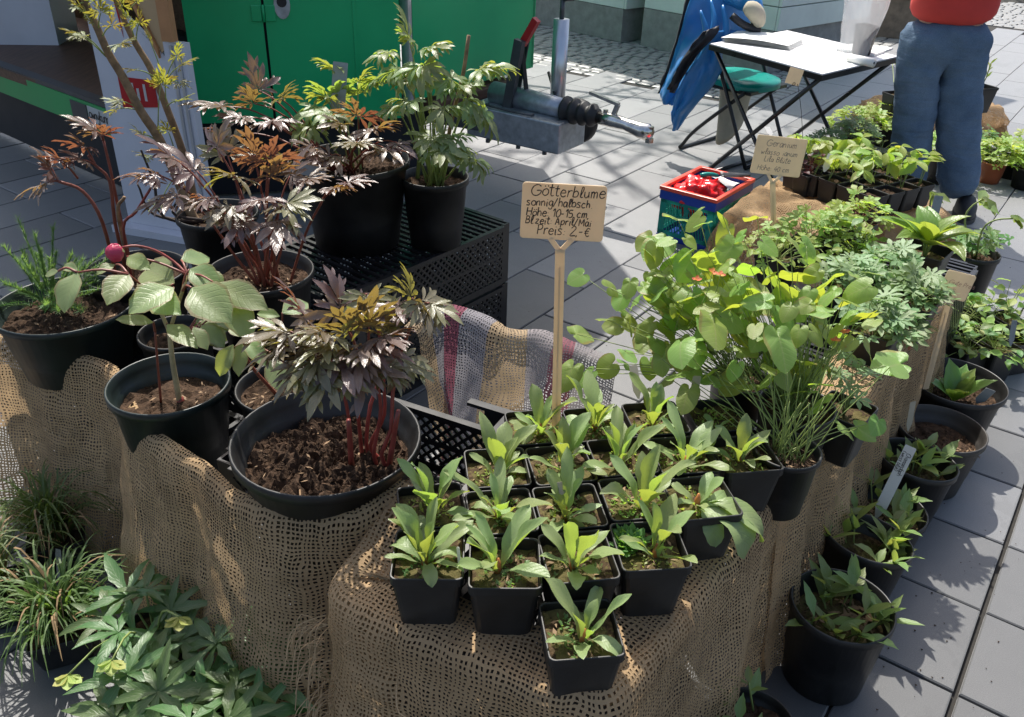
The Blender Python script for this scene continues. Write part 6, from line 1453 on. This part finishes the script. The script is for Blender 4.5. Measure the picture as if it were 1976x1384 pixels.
# ============================================================ square pots
rows = [(.115, .886), (-.119, .993), (0, .98), (.114, 1.0), (.23, 1.03), (-.125, 1.108), (-.009, 1.10), (.105, 1.118), (.22, 1.147), (.334, 1.155), (-.02, 1.218), (.094, 1.234), (.208, 1.264), (.322, 1.275), (.437, 1.285), (.052, 1.348), (.167, 1.366), (.285, 1.392), (.41, 1.41)]
sqs = []
for i, (x, y) in enumerate(rows):
    lab = 'black square pot with a rosette of upright oblong leaves in the block'; grp = 'square pots of rosette plants'
    if i == 0: lab, grp = 'black square pot with few leaves standing alone below the block of square pots', None
    if i == 9: lab, grp = 'black square pot whose long leaves flop over its side onto the burlap', None
    if i == 4: lab, grp = 'black square pot with a bright green feathery weed beside its rosette', None
    for q_, tx in ((5, 'black square rosette pot wedged against the biggest peony pot'), (10, 'black square rosette pot beside the grip of the open crate'), (15, 'black square rosette pot with the tall cream sign stuck in it'), (14, 'black square rosette pot touching the small heart-leaved pot'), (17, 'black square rosette pot next to the seedling pot with the pale label'), (13, 'black square rosette pot between the floppy-leaved pot and the seedling pot')):
        if i == q_: lab, grp = tx, None
    if i == 18: lab, grp = 'black square pot with one tiny seedling and a pale upright label', None
    a = R(rr.uniform(7, 13)) if i not in (1, 2) else R(2)
    zb = .497 if i else .462
    t, s = square_pot(lab, (x, y), zb, .112, .112, a, fill=rr.uniform(.78, .88), seed=30 + i, group=grp)
    sqs.append((t, s))
    moss(t, s + V(0, 0, .002), .046, 45, 60 + i, rr.choice(['light', 'mid', 'light']))
    litter(t, s, .044, 16, 90 + i, L=(.006, .02))
    c = s + V(rr.uniform(-.012, .012), rr.uniform(-.012, .012), 0)
    if i == 18:
        rosette(t, 'dode', c + V(0, -.02, 0), 4, (.03, .045), (40, 75)); continue
    if i == 9:
        for az, L in ((-.2, .15), (-.7, .14), (-1.2, .09), (.3, .12)): lf(t, 'dodecurl', c, c + pol(az, .35) * L, (0, 0, 1), 1.1)
        rosette(t, 'dode', c, 5, (.05, .08), (50, 80))
    else:
        n = rr.randint(6, 10) if i else 5
        rosette(t, 'dode', c, n, (.06, .13), (58, 88), w=(.45, .8)); rosette(t, 'dode', c, rr.randint(2, 4), (.06, .10), (32, 52), w=(.5, .85))
        if rr.random() < .7: rosette(t, 'dodecurl', c, rr.randint(1, 3), (.055, .075), (38, 55))
    MB().tube([c + V(0, 0, -.004), c + V(0, 0, .012), c + V(0, 0, .026)], [.006, .0055, .002], 8).build('crown', M['orange'], t, True)
t, s = sqs[4]; moss(t, s + V(-.03, .02, .004), .022, 110, 222, 'mid', (.01, .024))
def lab2(text, base, tip, w, face, m='labelb'): return label_tag(text, base, tip, w, face, m)
lab2('weathered pale label upright in the seedling pot', (0.361, 1.430, 0.619), (0.365, 1.440, 0.679), .017, (.2, -1, .2))
lab2('weathered label leaning in the back row of square pots', (0.249, 1.400, 0.646), (0.237, 1.440, 0.698), .016, (-.3, -1, .3))
lab2('small cream label in the middle of the square pots', (0.092, 1.120, 0.631), (0.087, 1.130, 0.650), .014, (0, -1, .4))
lab2('narrow white label along the edge of the front left square pot', (-0.068, 0.970, 0.599), (-0.073, 0.990, 0.628), .008, (-1, -.6, .4), 'labelw')
# ============================================================ cream sign
board_sign('cream sign with dark handwriting and a price on a tall ribbed stake', (0.076, 1.345, 1.043), .139, .094, (.0, -1, .12), (.02, .1, 1), (0.089, 1.345, 0.598), 'sign',
    [('Götterblume', .10, .78, .0185), ('sonnig/halbsch.', .055, .60, .0135), ('Höhe: 10-15 cm,', .06, .415, .0135), ('Bl.zeit: April/Mai', .055, .275, .0125), ('Preis: 2,-€', .20, .09, .0165)])

# ============================================================ heart-leaved plants (right wing)
def wire(t, a, b, m='stemgrn', r=.0011):
    a, b = V(a), V(b); stem(t, [a, a.lerp(b, .5) + V(rr.uniform(-.012, .012), rr.uniform(-.012, .012), .012), b], r, r * .75, M[m], 4, 6, 'leaf_stalk')
def heartleaf(t, base, c, L, n=None, az=None):
    """heart leaf hanging from its wiry stalk; c is the stalk's end"""
    c = V(c); az = rr.uniform(0, 6.28) if az is None else az
    d = pol(az, rr.uniform(-.9, -.05)); nn = V(n) if n is not None else V(rr.uniform(-.5, .5), rr.uniform(-.6, .35), rr.uniform(.5, 1))
    lf(t, 'epi', c, c + d * L, nn, rr.uniform(.9, 1.2)); wire(t, base, c)
pots = []
for (lab, c, zb, Dm, h, sd) in (('black round pot with a dense tuft of wiry heart-leaved stems behind the square pots', (.585, 1.468), .462, .157, .14, 41), ('small black round pot of wiry heart-leaved stems touching the square pots', (.523, 1.31), .47, .128, .135, 42), ('black round pot of heart leaves leaning towards the open paving', (.50, 1.60), .462, .13, .12, 43)):
    t, s = round_pot(lab, c, zb, Dm, h, fill=.85, seed=sd, taper=.78); pots.append((t, s)); litter(t, s + V(0, 0, .003), .05, 45, sd)
    for k in range(26):
        a = s + V(rr.uniform(-.03, .03), rr.uniform(-.03, .03), -.004); d = pol(rr.uniform(0, 6.28), rr.uniform(1.05, 1.5)); wire(t, a, a + d * rr.uniform(.10, .2), r=.0012)
EL = [(0.196,1.600,0.775,0.051,2), (0.193,1.580,0.714,0.040,2), (0.241,1.560,0.710,0.046,2), (0.265,1.600,0.863,0.030,2), (0.296,1.620,0.867,0.039,2), (0.312,1.620,0.879,0.036,2), (0.350,1.600,0.866,0.037,2), (0.344,1.620,0.884,0.034,2), (0.372,1.660,0.911,0.045,2), (0.381,1.620,0.920,0.035,2), (0.414,1.640,0.928,0.034,0), (0.484,1.640,0.925,0.043,0), (0.398,1.600,0.854,0.027,2), (0.423,1.560,0.894,0.048,0), (0.483,1.560,0.903,0.043,0), (0.285,1.580,0.822,0.036,2), (0.310,1.600,0.818,0.034,2), (0.264,1.580,0.790,0.040,2), (0.295,1.550,0.798,0.042,2), (0.330,1.550,0.799,0.037,2), (0.317,1.520,0.782,0.026,2), (0.396,1.500,0.815,0.062,0), (0.380,1.480,0.801,0.044,0), (0.441,1.500,0.832,0.051,0), (0.507,1.540,0.880,0.041,0), (0.522,1.480,0.845,0.047,0), (0.474,1.460,0.823,0.050,0), (0.594,1.550,0.852,0.038,0), (0.620,1.520,0.852,0.051,0), (0.677,1.500,0.841,0.056,0), (0.607,1.480,0.841,0.047,0), (0.626,1.470,0.831,0.040,0), (0.673,1.440,0.815,0.055,0), (0.587,1.440,0.815,0.050,0), (0.556,1.400,0.795,0.046,0), (0.375,1.420,0.788,0.076,1), (0.481,1.360,0.795,0.074,1), (0.364,1.440,0.726,0.041,1), (0.695,1.360,0.744,0.070,1), (0.570,1.360,0.708,0.041,1), (0.532,1.560,0.916,0.033,0), (0.450,1.600,0.904,0.033,0), (0.367,1.460,0.777,0.048,2), (0.529,1.400,0.801,0.038,0), (0.412,1.520,0.870,0.037,0), (0.447,1.500,0.877,0.040,0), (0.493,1.520,0.854,0.041,0), (0.350,1.570,0.829,0.035,2), (0.425,1.450,0.822,0.043,0), (0.403,1.420,0.758,0.037,1), (0.453,1.420,0.794,0.036,0), (0.522,1.450,0.823,0.037,0), (0.570,1.500,0.833,0.037,0), (0.640,1.420,0.772,0.030,1), (0.616,1.440,0.790,0.030,0), (0.425,1.400,0.720,0.037,1), (0.392,1.420,0.695,0.034,1), (0.480,1.380,0.723,0.036,1), (0.354,1.500,0.719,0.035,2), (0.558,1.460,0.823,0.040,0), (0.653,1.470,0.802,0.037,0)]
for (x, y, z, L, p) in EL:
    t, s = pots[p]; heartleaf(t, s + V(rr.uniform(-.03, .03), rr.uniform(-.03, .03), 0), (x, y, z + L * .25), L * .9)
for k in range(150):
    (x, y, z, L, p) = rr.choice(EL[:50]); t, s = pots[p]
    q = V(x, y, z) + V(rr.uniform(-.07, .07), rr.uniform(-.02, .12), rr.uniform(-.16, .0)); heartleaf(t, s + V(rr.uniform(-.03, .03), rr.uniform(-.03, .03), 0), q, rr.uniform(.035, .06))
flr = pots[0][0]
for (c) in ((0.609, 1.420, 0.779), (0.626, 1.430, 0.794), (0.634, 1.420, 0.764), (0.377, 1.500, 0.875), (0.393, 1.500, 0.871), (0.354, 1.520, 0.849)):
    c = V(c)
    for k in range(5): lf(flr, 'fpetal', c, c + pol(k * 1.26, rr.uniform(-.3, .5)) * .011, (0, -.4, 1), 1, 'flower_petal')
    wire(flr, c + V(-.03, 0, -.12), c)
# square pot beside, with pale cut leaves
t, s = square_pot('black square pot with small pale cut leaves beside the heart-leaved pot', (.70, 1.50), .462, .105, .115, R(50), seed=51)
for k in range(9): c = s + V(rr.uniform(-.05, .05), rr.uniform(-.05, .05), rr.uniform(.06, .13)); lf(t, 'silver', c, c + pol(rr.uniform(0, 6.28), -.1) * .04, (0, -.3, 1)); wire(t, s, c)
# ============================================================ plants further along the right wing
def bush(label, c, zb, size, h, kindk, n, R0, zr, L, round_=False, m='pot', seed=0, sm='stemgrn', el=(-.3, .5), ang=None, name='potted_plant', group=None, facing=(0, -.25, 1)):
    if round_: t, s = round_pot(label, c, zb, size, h, seed=seed, fill=.85, m=m, group=group, crumbs=20, name=name)
    else: t, s = square_pot(label, c, zb, size, h, R(50) if ang is None else ang, seed=seed, group=group, m=m, crumbs=14, name=name)
    for k in range(n):
        az = rr.uniform(0, 6.28); q = math.sqrt(rr.random()) * R0; p = s + V(q * math.cos(az), q * math.sin(az), lerp(zr[1], zr[0], (q / R0) ** 1.5) * rr.uniform(.7, 1.05))
        d = pol(az + rr.uniform(-.8, .8), rr.uniform(*el)); l = rr.uniform(*L)
        lf(t, kindk if isinstance(kindk, str) else rr.choice(kindk), p, p + d * l, V(facing) + J(.5), rr.uniform(.85, 1.15))
        if k % 2 == 0: wire(t, s + V(rr.uniform(-.015, .015), rr.uniform(-.015, .015), -.004), p, sm, .0012)
    return t, s
sl = 'black square pot of silvery deeply cut leaves '
for i, (px, w) in enumerate((((0.903, 1.887, 0.555), 'above the burlap edge'), ((1.061, 2.057, 0.555), 'before the cut-leaved corner'), ((0.915, 2.124, 0.555), 'behind the heart leaves'), ((1.044, 2.201, 0.555), 'below the large hosta'))):
    bush(sl + w, px[:2], .452, .115, .115, 'silver', 40, .08 if i == 1 else .095, (.03, .11), (.035, .055), seed=60 + i)
bush('terracotta coloured small pot with drooping cut leaves on the burlap edge', (1.031, 2.003, 0.540)[:2], .452, .075, .075, 'silver', 12, .06, (.0, .06), (.03, .045), True, 'terra', 66)
bush('small terracotta coloured pot among yellow-green foliage', (0.996, 2.374, 0.540)[:2], .452, .075, .075, 'lightpalm', 12, .06, (.02, .06), (.03, .04), True, 'terra', 67)
for i, (px, kk, L, nm) in enumerate((((0.906, 2.485, 0.540), ['light', 'lightpalm'], (.025, .05), 'black pot of bright yellow-green feathery foliage'), ((0.993, 2.502, 0.550), 'lightpalm', (.03, .045), 'black pot of small lobed pale leaves behind the yellow-green foliage'), ((1.108, 2.650, 0.560), 'lightpalm', (.03, .045), 'black pot of lobed leaves on dark red stalks'), ((1.028, 2.415, 0.540), ['mid', 'light'], (.025, .05), 'black pot of short upright green leaves before the hosta'), ((0.785, 2.378, 0.530), ['light', 'lightpalm'], (.02, .04), 'black pot of tiny pale leaves behind the heart leaves'))):
    bush(nm, px[:2], .43, .11, .12, kk, 52, .11, (.02, .13), L, seed=70 + i, sm='stemred' if i == 2 else 'stemgrn')
# large hosta
t, s = square_pot('tall black square pot with a large ribbed hosta', (1.239, 2.418, 0.530)[:2], .402, .13, .16, R(50), seed=80)
rosette(t, 'hosta', s + V(0, 0, .04), 7, (.13, .18), (22, 50), w=(.62, .75), az0=.3); rosette(t, 'hosta', s + V(0, 0, .05), 5, (.11, .15), (50, 72), w=(.55, .7))
for k in range(7): stem(t, [s, s + V(.012 * math.cos(k), .012 * math.sin(k), .05)], .004, .003, M['stemgrn'], 6, 3, 'leaf_stalk')
# hellebore with nodding shoots, tall pot
t, s = round_pot('tall black round pot of leafy hellebore with two nodding shoots near the person', (1.791, 3.119, 0.270)[:2], .002, .185, .27, fill=.88, seed=81)
for k in range(24):
    p = s + V(rr.uniform(-.11, .07), rr.uniform(-.08, .08), rr.uniform(.02, .12)); lf(t, 'midpalm', p, p + pol(rr.uniform(0, 6.28), rr.uniform(-.3, .4)) * rr.uniform(.04, .07), (0, -.4, 1)); wire(t, s, p)
for (pts) in ([s + V(0, 0, 0), (1.704, 3.100, 0.396), (1.706, 3.100, 0.455), (1.740, 3.100, 0.491)], [s + V(.01, 0, 0), (1.721, 3.000, 0.406), (1.744, 2.980, 0.455), (1.795, 2.960, 0.471)], [s + V(-.05, 0, 0), (1.532, 3.000, 0.429), (1.503, 3.000, 0.498), (1.502, 3.000, 0.538)]):
    st_ = stem(t, pts, .004, .003, M['stemgrn'], 6, 10, 'shoot'); e = V(pts[-1])
    for k in range(6): d = pol(rr.uniform(-1.2, 1.2), rr.uniform(-.8, .6)); lf(t, 'shoot', e - V(pts[-1]) * 0 + J(.012), e + d * rr.uniform(.05, .085), (0, -.5, 1), 1.6)
# burlap covered block with the seedling tray
cover('brown burlap bundled over a block behind the faded sign', (1.30, 3.66), (.62, .78), .27, .27, .25, 'burlap', 3)
trc = V(1.525, 3.765, 0); tu, tv = V(.846, .534, 0), V(-.534, .846, 0)
tr = thing('seedling_tray', 'black tray of square pots with light green nodding seedlings on burlap', 'tray', trc + V(0, 0, .262))
cell = square_mesh(.10, .10, M['pot'], .85)
for i in range(4):
    for j in range(5):
        c = trc + tu * ((i - 1.5) * .103) + tv * ((j - 2) * .103) + V(0, 0, .262)
        inst('pot', cell, tr, Matrix.Translation(c) @ Matrix.Rotation(math.atan2(tu.y, tu.x), 4, 'Z'))
        soil_disc(tr, c + V(0, 0, .082), .045, 'soil', .004, seed=i * 7 + j, square=(.092, math.atan2(tu.y, tu.x)), crumbs=8)
        if j > 0 or i > 1:
            for q in range(rr.randint(2, 3)):
                b = c + V(rr.uniform(-.03, .03), rr.uniform(-.03, .03), .08); tp_ = b + V(rr.uniform(-.03, .05), rr.uniform(-.04, .04), rr.uniform(.08, .16)); stem(tr, [b, b.lerp(tp_, .6) + V(0, 0, .01), tp_], .002, .0014, M['stemgrn'], 5, 5, 'seedling_stem')
                for k in range(rr.randint(3, 5)): d = pol(rr.uniform(0, 6.28), rr.uniform(-.9, .2)); lf(tr, 'light', tp_, tp_ + d * rr.uniform(.05, .09), (0, -.2, 1) if d.z > -.5 else (0, -1, .4), rr.uniform(.7, 1))
cover('burlap covered block under the seedling tray', (1.60, 3.80), (.846, .534), .24, .30, .258, 'burlap', 9)
rt, s = square_pot('black square pot with dark red leaves beside the faded sign', (1.309, 3.789, 0.360)[:2], .252, .10, .10, R(30), seed=90)
for k in range(26): p = s + V(rr.uniform(-.07, .07), rr.uniform(-.05, .07), rr.uniform(.0, .11)); lf(rt, 'redleaf', p, p + pol(rr.uniform(0, 6.28), rr.uniform(-.3, .7)) * rr.uniform(.025, .045), (0, -.4, 1)); wire(rt, s, p, 'stemcrim')
for i, (px, zb, kk, nm) in enumerate((((1.595, 4.383, 0.300), .2, 'silver', 'pot of fine grey-green leaves behind the dark red plant'), ((1.809, 4.627, 0.300), .2, 'silver', 'pot of grey-green leaves behind the seedling tray'), ((1.423, 4.165, 0.320), .2, 'silver', 'pot of feathery grey leaves behind the faded sign'), ((1.781, 4.174, 0.330), .22, 'light', 'pot of light seedlings at the back of the tray'))):
    bush('black square ' + nm, px[:2], zb, .11, .11, kk, 46, .13, (.02, .10), (.03, .05), seed=95 + i)
for i, (px, D_, nm, m_) in enumerate((((2.141, 5.439, 0.160), .24, 'black round pot of dense lobed foliage beside the left trouser leg', 'pot'), ((2.375, 5.543, 0.160), .22, 'black round pot of white-flecked foliage behind the person', 'pot'), ((2.407, 4.831, 0.120), .2, 'black round pot of lobed leaves between the trouser legs', 'pot'))):
    t, s = bush(nm, px[:2], .002, D_, .15, 'lightpalm', 70, .19, (.03, .16), (.04, .065), True, m_, 110 + i)
for i, (px, D_, kk, nm, m_) in enumerate((((2.720, 4.848, 0.120), .15, 'lightpalm', 'small terracotta coloured pot of leafy foliage right of the person', 'terra'), ((2.893, 4.953, 0.130), .17, 'lightpalm', 'black pot of yellow-green foliage right of the terracotta pot', 'pot'), ((2.776, 5.093, 0.130), .17, 'midpalm', 'black pot of foliage behind the terracotta pot', 'pot'), ((2.885, 4.759, 0.130), .18, 'lightpalm', 'black pot of foliage at the far right edge', 'pot'))):
    bush(nm, px[:2], .002, D_, .12, kk, 50, .15, (.02, .16), (.04, .065), True, m_, 120 + i)
cover('burlap covered block carrying a black square pot behind the person', (2.80, 5.93), (1, .05), .42, .15, .20, 'burlap', 12, n=36)
t, s = square_pot('black square pot with one thin green shoot on the burlap block', (2.956, 5.698, 0.280)[:2], .20, .16, .16, R(20), seed=130)
stem(t, [s, s + V(.02, 0, .08), s + V(.02, 0, .17)], .004, .003, M['stemgrn'], 6, 5, 'shoot')
for k in range(6): p = s + V(.02, 0, .08 + k * .017); lf(t, 'light', p, p + pol(k * 2.4, 1.0) * .05, (0, -.5, .8), .5)
t, s = square_pot('black square pot left of the trouser legs on the burlap block', (2.362, 5.546, 0.280)[:2], .20, .12, .13, R(20), seed=131)
lf(t, 'light', (2.438, 5.900, 0.449), (2.496, 5.900, 0.438), (0, -.6, .8), 1.0); stem(t, [s, (2.438, 5.900, 0.449)], .003, .002, M['stemgrn'], 5, 4)
# ============================================================ pots on the ground, right side
def shoots(t, wm, s0, n, R0, L, seed):
    """clump of lance-leaved shoots, local to a possibly tilted pot"""
    rg = random.Random(seed)
    for k in range(n):
        az = rg.uniform(0, 6.28); q = math.sqrt(rg.random()) * R0; b = V(s0) + V(q * math.cos(az), q * math.sin(az), -.003); h_ = rg.uniform(.03, .075); lean = V(rg.uniform(-.4, .4) + .3 * math.cos(az), rg.uniform(-.4, .4) + .3 * math.sin(az), 1).normalized(); top = b + lean * h_
        stem(t, [wm @ b, wm @ top], .0022, .0018, M['stemgrn'], 5, 3, 'shoot')
        for i in range(rg.randint(3, 4)):
            a2 = az + i * 2.3 + rg.uniform(-.5, .5); p = b + lean * h_ * rg.uniform(.45, 1.0); d = (pol(a2, rg.uniform(.1, .95)) + lean * .3).normalized(); l = rg.uniform(*L)
            lf(t, 'shoot', wm @ p, wm @ (p + d * l), wm.to_3x3() @ (V(0, 0, 1) - d * .5 + V(rg.uniform(-.3, .3), rg.uniform(-.3, .3), 0)), rg.uniform(.9, 1.4))
GP = [('tallest black round pot of lance-leaved shoots at the end of the ground row', (.712, 1.30), .0, .214, .215, None, 14, 1),
      ('tilted black round pot of lance-leaved shoots leaning on its neighbour', (.825, 1.513), .0, .208, .20, (R(-6), R(7), 0), 12, 2),
      ('sunken black pot of lance-leaved shoots holding a long white handwritten label', (.955, 1.685), .0, .20, .16, None, 10, 3),
      ('black round pot of short lance-leaved shoots before the bare soil pot', (1.075, 1.842), .0, .208, .195, (R(-3), R(5), 0), 10, 4)]
for (lab, c, zb, Dm, h, rot, n, sd) in GP:
    t, s = round_pot(lab, c, zb + .002, Dm, h, fill=.74, seed=140 + sd, rot=rot, soilm='soilm', taper=.8)
    shoots(t, WM[t.name], (0, 0, h * .74), n, Dm * .33, (.045, .085), sd)
    if rot is None: litter(t, s + V(0, 0, .004), Dm * .36, 50, sd, L=(.01, .04))
t, s = round_pot('wide black round pot of bare dark soil', (1.222, 2.01), .002, .242, .19, fill=.72, seed=150, m='potdust', cat='flower pot', name='flower_pot', crumbs=160); litter(t, s + V(.05, -.06, .004), .04, 40, 8)
lab2('weathered wooden label standing in the pot of bare soil', (1.085, 1.930, 0.230), (1.079, 1.940, 0.319), .02, (.4, -1, .2))
t, s = round_pot('wide black pot of hosta shoots with a cream sign stuck in it', (1.36, 2.24), .002, .285, .21, fill=.74, seed=151)
rosette(t, 'hostan', s + V(-.01, -.03, 0), 6, (.10, .135), (38, 70), w=(1.0, 1.3), az0=.9); rosette(t, 'hostan', s + V(-.01, -.03, 0), 4, (.07, .10), (60, 80), w=(.8, 1.1))
lab2('clear plastic label at the rim of the hosta shoot pot', (1.378, 2.140, 0.195), (1.392, 2.120, 0.256), .03, (.1, -.7, .8), 'labelg')
board_sign('small cream sign with faint red writing on a slanted stake', (1.163, 2.060, 0.608), .078, .074, (-.05, -1, .1), (.2, .1, 1), (1.209, 2.130, 0.245), 'signp', [('Gute Preis', .2, .52, .0125), ('5.', .42, .2, .014)], ink='inkr', th=.0006, thick=.002)
for i, (px, kk, n) in enumerate((((1.586, 2.623, 0.170), ['mid', 'light'], 60), ((1.726, 2.810, 0.170), ['mid', 'light'], 60), ((1.685, 2.630, 0.150), ['mid', 'light'], 46), ((1.650, 2.824, 0.160), ['mid'], 40))):
    bush('black square pot of bushy small-leaved green foliage ' + ('beside the hosta shoots', 'behind its bushy neighbour', 'with an upright grey label', 'next to the burlap')[i], px[:2], .002, .13, .13, kk, n, .14, (.0, .12), (.03, .055), seed=160 + i, ang=R(20))
bush('black square pot with a pale arching shoot near the right edge', (1.831, 2.857, 0.150)[:2], .002, .11, .12, 'light', 26, .1, (.08, .2), (.04, .06), seed=170, ang=R(20))
lab2('upright grey label in the bushy pots near the right edge', (1.619, 2.450, 0.222), (1.615, 2.470, 0.307), .018, (0, -1, .3), 'labelg')
t, s = square_pot('empty black square pot at the right edge', (1.794, 2.692, 0.130)[:2], .002, .12, .13, R(20), seed=171, fill=.6)
o, (x_, y_, n_) = label_tag('long white label with handwriting leaning across the ground pots', (0.926, 1.665, 0.144), (0.987, 1.720, 0.328), .027, (-.5, -.8, .6), 'labelw')
writing(o, 'Chamaedaph', V((0.987, 1.720, 0.328)) - y_ * .018 - x_ * .001 + n_ * .0009, -y_, x_, n_, .0105, 'ink', .0006, 5, .95); writing(o, '(weiss blüh)', V((0.987, 1.720, 0.328)) - y_ * .016 - x_ * .0115 + n_ * .0009, -y_, x_, n_, .009, 'ink', .0006, 6, .95)
t, s = round_pot('black round pot of lance-leaved shoots at the foot of the front burlap', (0.484, 1.064, 0.130)[:2], .002, .16, .14, fill=.8, seed=180); shoots(t, WM[t.name], (0, 0, .115), 7, .05, (.035, .06), 9)
# ============================================================ faded sign and wire tag
board_sign('faded pale sign reading in pencil on a long stake before the basket', (0.799, 2.600, 0.776), .158, .117, (.05, -1, .12), (.08, .1, 1), (0.848, 2.600, 0.435), 'signp', [('Geranium', .2, .74, .0195), ('wlassovianum', .13, .52, .0165), ('Lila Blüte', .22, .34, .0165), ('Höhe: 40 cm', .12, .1, .0165)], ink='inkf', th=.0008)
wt_ = thing('wire_tag', 'cream paper tag on a thin wire before the teal chair seat', 'tag', (1.226, 3.600, 0.419))
mb = MB(); ctg = V((1.107, 3.600, 0.809)); xx, yy = V(.97, 0, -.22), V(.2, .1, .97)
for o_ in (0, .001):
    for (a, b) in ((-.03, -.032), (.03, -.032), (.03, .032), (-.03, .032)): mb.v.append(ctg + xx * a + yy * b + V(0, -o_, 0))
mb.addf((3, 2, 1, 0)); mb.addf((4, 5, 6, 7))
for k in range(4): mb.addf((k, (k + 1) % 4, 4 + (k + 1) % 4, 4 + k))
mb.build('tag', M['signp'], wt_); MB().tube(bez([(1.124, 3.595, 0.781), (1.161, 3.595, 0.672), (1.210, 3.600, 0.486), (1.226, 3.600, 0.419)], 8), .0014, 4).build('wire', M['tube'], wt_)
MB().tube([ctg + xx * .008 + yy * -.028 + V(0, -.003, 0) + xx * math.cos(a) * .005 + yy * math.sin(a) * .007 for a in [k * .5236 for k in range(13)]], .0011, 4, False).build('loop', M['tube'], wt_)
lab2('white label upright in the dark red plant pot', (1.348, 3.700, 0.386), (1.370, 3.720, 0.460), .028, (-.3, -1, .3), 'labelw')
lab2('white label leaning behind the faded sign', (1.174, 4.000, 0.456), (1.162, 4.050, 0.483), .03, (.3, -1, .4), 'labelw')
lab2('glassy clear sleeve label in the hosta group', (1.478, 2.900, 0.476), (1.485, 2.920, 0.560), .032, (0, -1, .3), 'labelg')
# ============================================================ shaded corner bottom left
def sedge(label, c, n, L, seed, zb=.12):
    t = thing('sedge_grass', label, 'grass plant', (c[0], c[1], 0)); rg = random.Random(seed)
    inst('pot', square_mesh(.13, zb, M['pot']), t, Matrix.Translation(V(c[0], c[1], .002)) @ Matrix.Rotation(R(25), 4, 'Z'))
    soil_disc(t, V(c[0], c[1], zb * .85), .05, 'soil', .004, seed=seed, square=(.118, R(25)), crumbs=10)
    for nm, m_, cnt in (('blades', 'grass', n), ('dry_blades', 'straw', n // 6)):
        mb = MB()
        for k in range(cnt):
            az = rg.uniform(0, 6.28); b = V(c[0], c[1], zb * .85) + V(rg.uniform(-.03, .03), rg.uniform(-.03, .03), 0); l = rg.uniform(*L); d = pol(az, rg.uniform(.7, 1.45)); out = V(math.cos(az), math.sin(az), 0)
            pts = bez([b, b + d * l * .5, b + d * l * .75 + out * l * .18, b + d * l * .7 + out * l * .5 - V(0, 0, l * rg.uniform(.0, .35))], 9); sdw = d.cross(out + V(.01, .02, .3)).normalized(); q0 = len(mb.v)
            for i, p in enumerate(pts):
                w = .0028 * (1 - (i / (len(pts) - 1)) ** 2) + .0003
                for s_ in (-1, 1): mb.uv[len(mb.v)] = (.5 + .5 * s_, i / (len(pts) - 1)); mb.v.append(p + sdw * s_ * w)
            for i in range(len(pts) - 1): a = q0 + 2 * i; mb.addf((a, a + 1, a + 3, a + 2))
        kind(mb.build(nm, M[m_], t), 'stuff')
    return t
sedge('arching green sedge clump close against the left burlap', (-1.108, 1.578, 0.060)[:2], 150, (.13, .24), 1, .08)
sedge('pale-based sedge clump beside the hellebore leaves', (-0.963, 1.297, 0.060)[:2], 170, (.12, .22), 2, .08)
sedge('sedge clump cut by the left edge before the burlap', (-1.159, 1.387, 0.060)[:2], 120, (.13, .24), 3, .08)
lab2('white label standing in the sedge', (-1.080, 1.500, -0.018), (-1.073, 1.520, 0.082), .016, (-.2, -1, .4), 'labelw')
def helle(label, c, n, seed, fl=()):
    t, s = round_pot(label, c, .002, .17, .13, fill=.88, seed=seed, m='pot'); rg = random.Random(seed)
    for k in range(n):
        az = k * 2.4 + rg.uniform(-.3, .3); e = rg.uniform(.5, 1.3); p = s + pol(az, e) * rg.uniform(.06, .13); stem(t, [s, p], .0028, .002, M['stemgrn'], 5, 4, 'leaf_stalk')
        d = pol(az, rg.uniform(-.35, .3)); lf(t, 'helle', p, p + d * rg.uniform(.10, .14), V(0, -.35, 1) + d * .3, 1.0)
    for (f) in fl:
        f = V(f); stem(t, [s, s.lerp(f, .5) + V(0, 0, .05), f], .0025, .002, M['stemgrn'], 5, 6, 'flower_stalk')
        for k in range(5): a = k * 1.2566; d = V(math.cos(a), math.sin(a) * .6 - .4, -.45).normalized(); lf(t, 'petal', f, f + d * .032, V(math.cos(a), math.sin(a), .9), 1.2, 'petal')
    return t
helle('dark green hellebore with pale green flowers below the left burlap', (-0.721, 1.226, 0.120)[:2], 9, 201, ((-0.622, 1.155, 0.270), (-0.717, 1.064, 0.250), (-0.811, 1.069, 0.200)))
helle('dark green hellebore pressed against the front burlap corner', (-0.485, 1.114, 0.120)[:2], 8, 202)
helle('low hellebore clump at the bottom edge before its taller neighbours', (-0.664, 1.040, 0.100)[:2], 8, 203)
helle('hellebore clump at the bottom edge between its neighbours', (-0.531, 1.023, 0.100)[:2], 6, 204)
# spilled soil and bits on the paving
def spill(name, label, spots, n, m, seed, L=(.002, .009)):
    rg = random.Random(seed); mb = MB()
    for (cx, cy, r) in spots:
        for k in range(n):
            a = rg.uniform(0, 6.28); q = r * rg.random() ** .7; p = V(cx + q * math.cos(a), cy + q * math.sin(a), .003); l = rg.uniform(*L); b = len(mb.v)
            for d in ((1, 0, 0), (-.5, .8, 0), (-.5, -.8, 0), (0, 0, .7)): mb.v.append(p + V(d) * l * rg.uniform(.5, 1))
            for f in ((0, 1, 3), (1, 2, 3), (2, 0, 3)): mb.addf(tuple(b + i for i in f))
    o = mb.build(name, M[m]); kind(o, 'stuff'); tag(o, label, 'soil'); return o
spill('spilled_soil', 'crumbs of soil spilled on the paving beside the ground pots', [(.95, 1.35, .25), (1.2, 1.65, .25), (1.5, 2.0, .3), (.4, 2.6, .4), (.2, 3.4, .5), (1.5, 2.9, .4), (.8, .95, .25), (2.3, 4.0, .5), (1.2, 4.6, .6), (-1.1, 1.15, .3)], 28, 'soil', 5, (.0012, .0045))
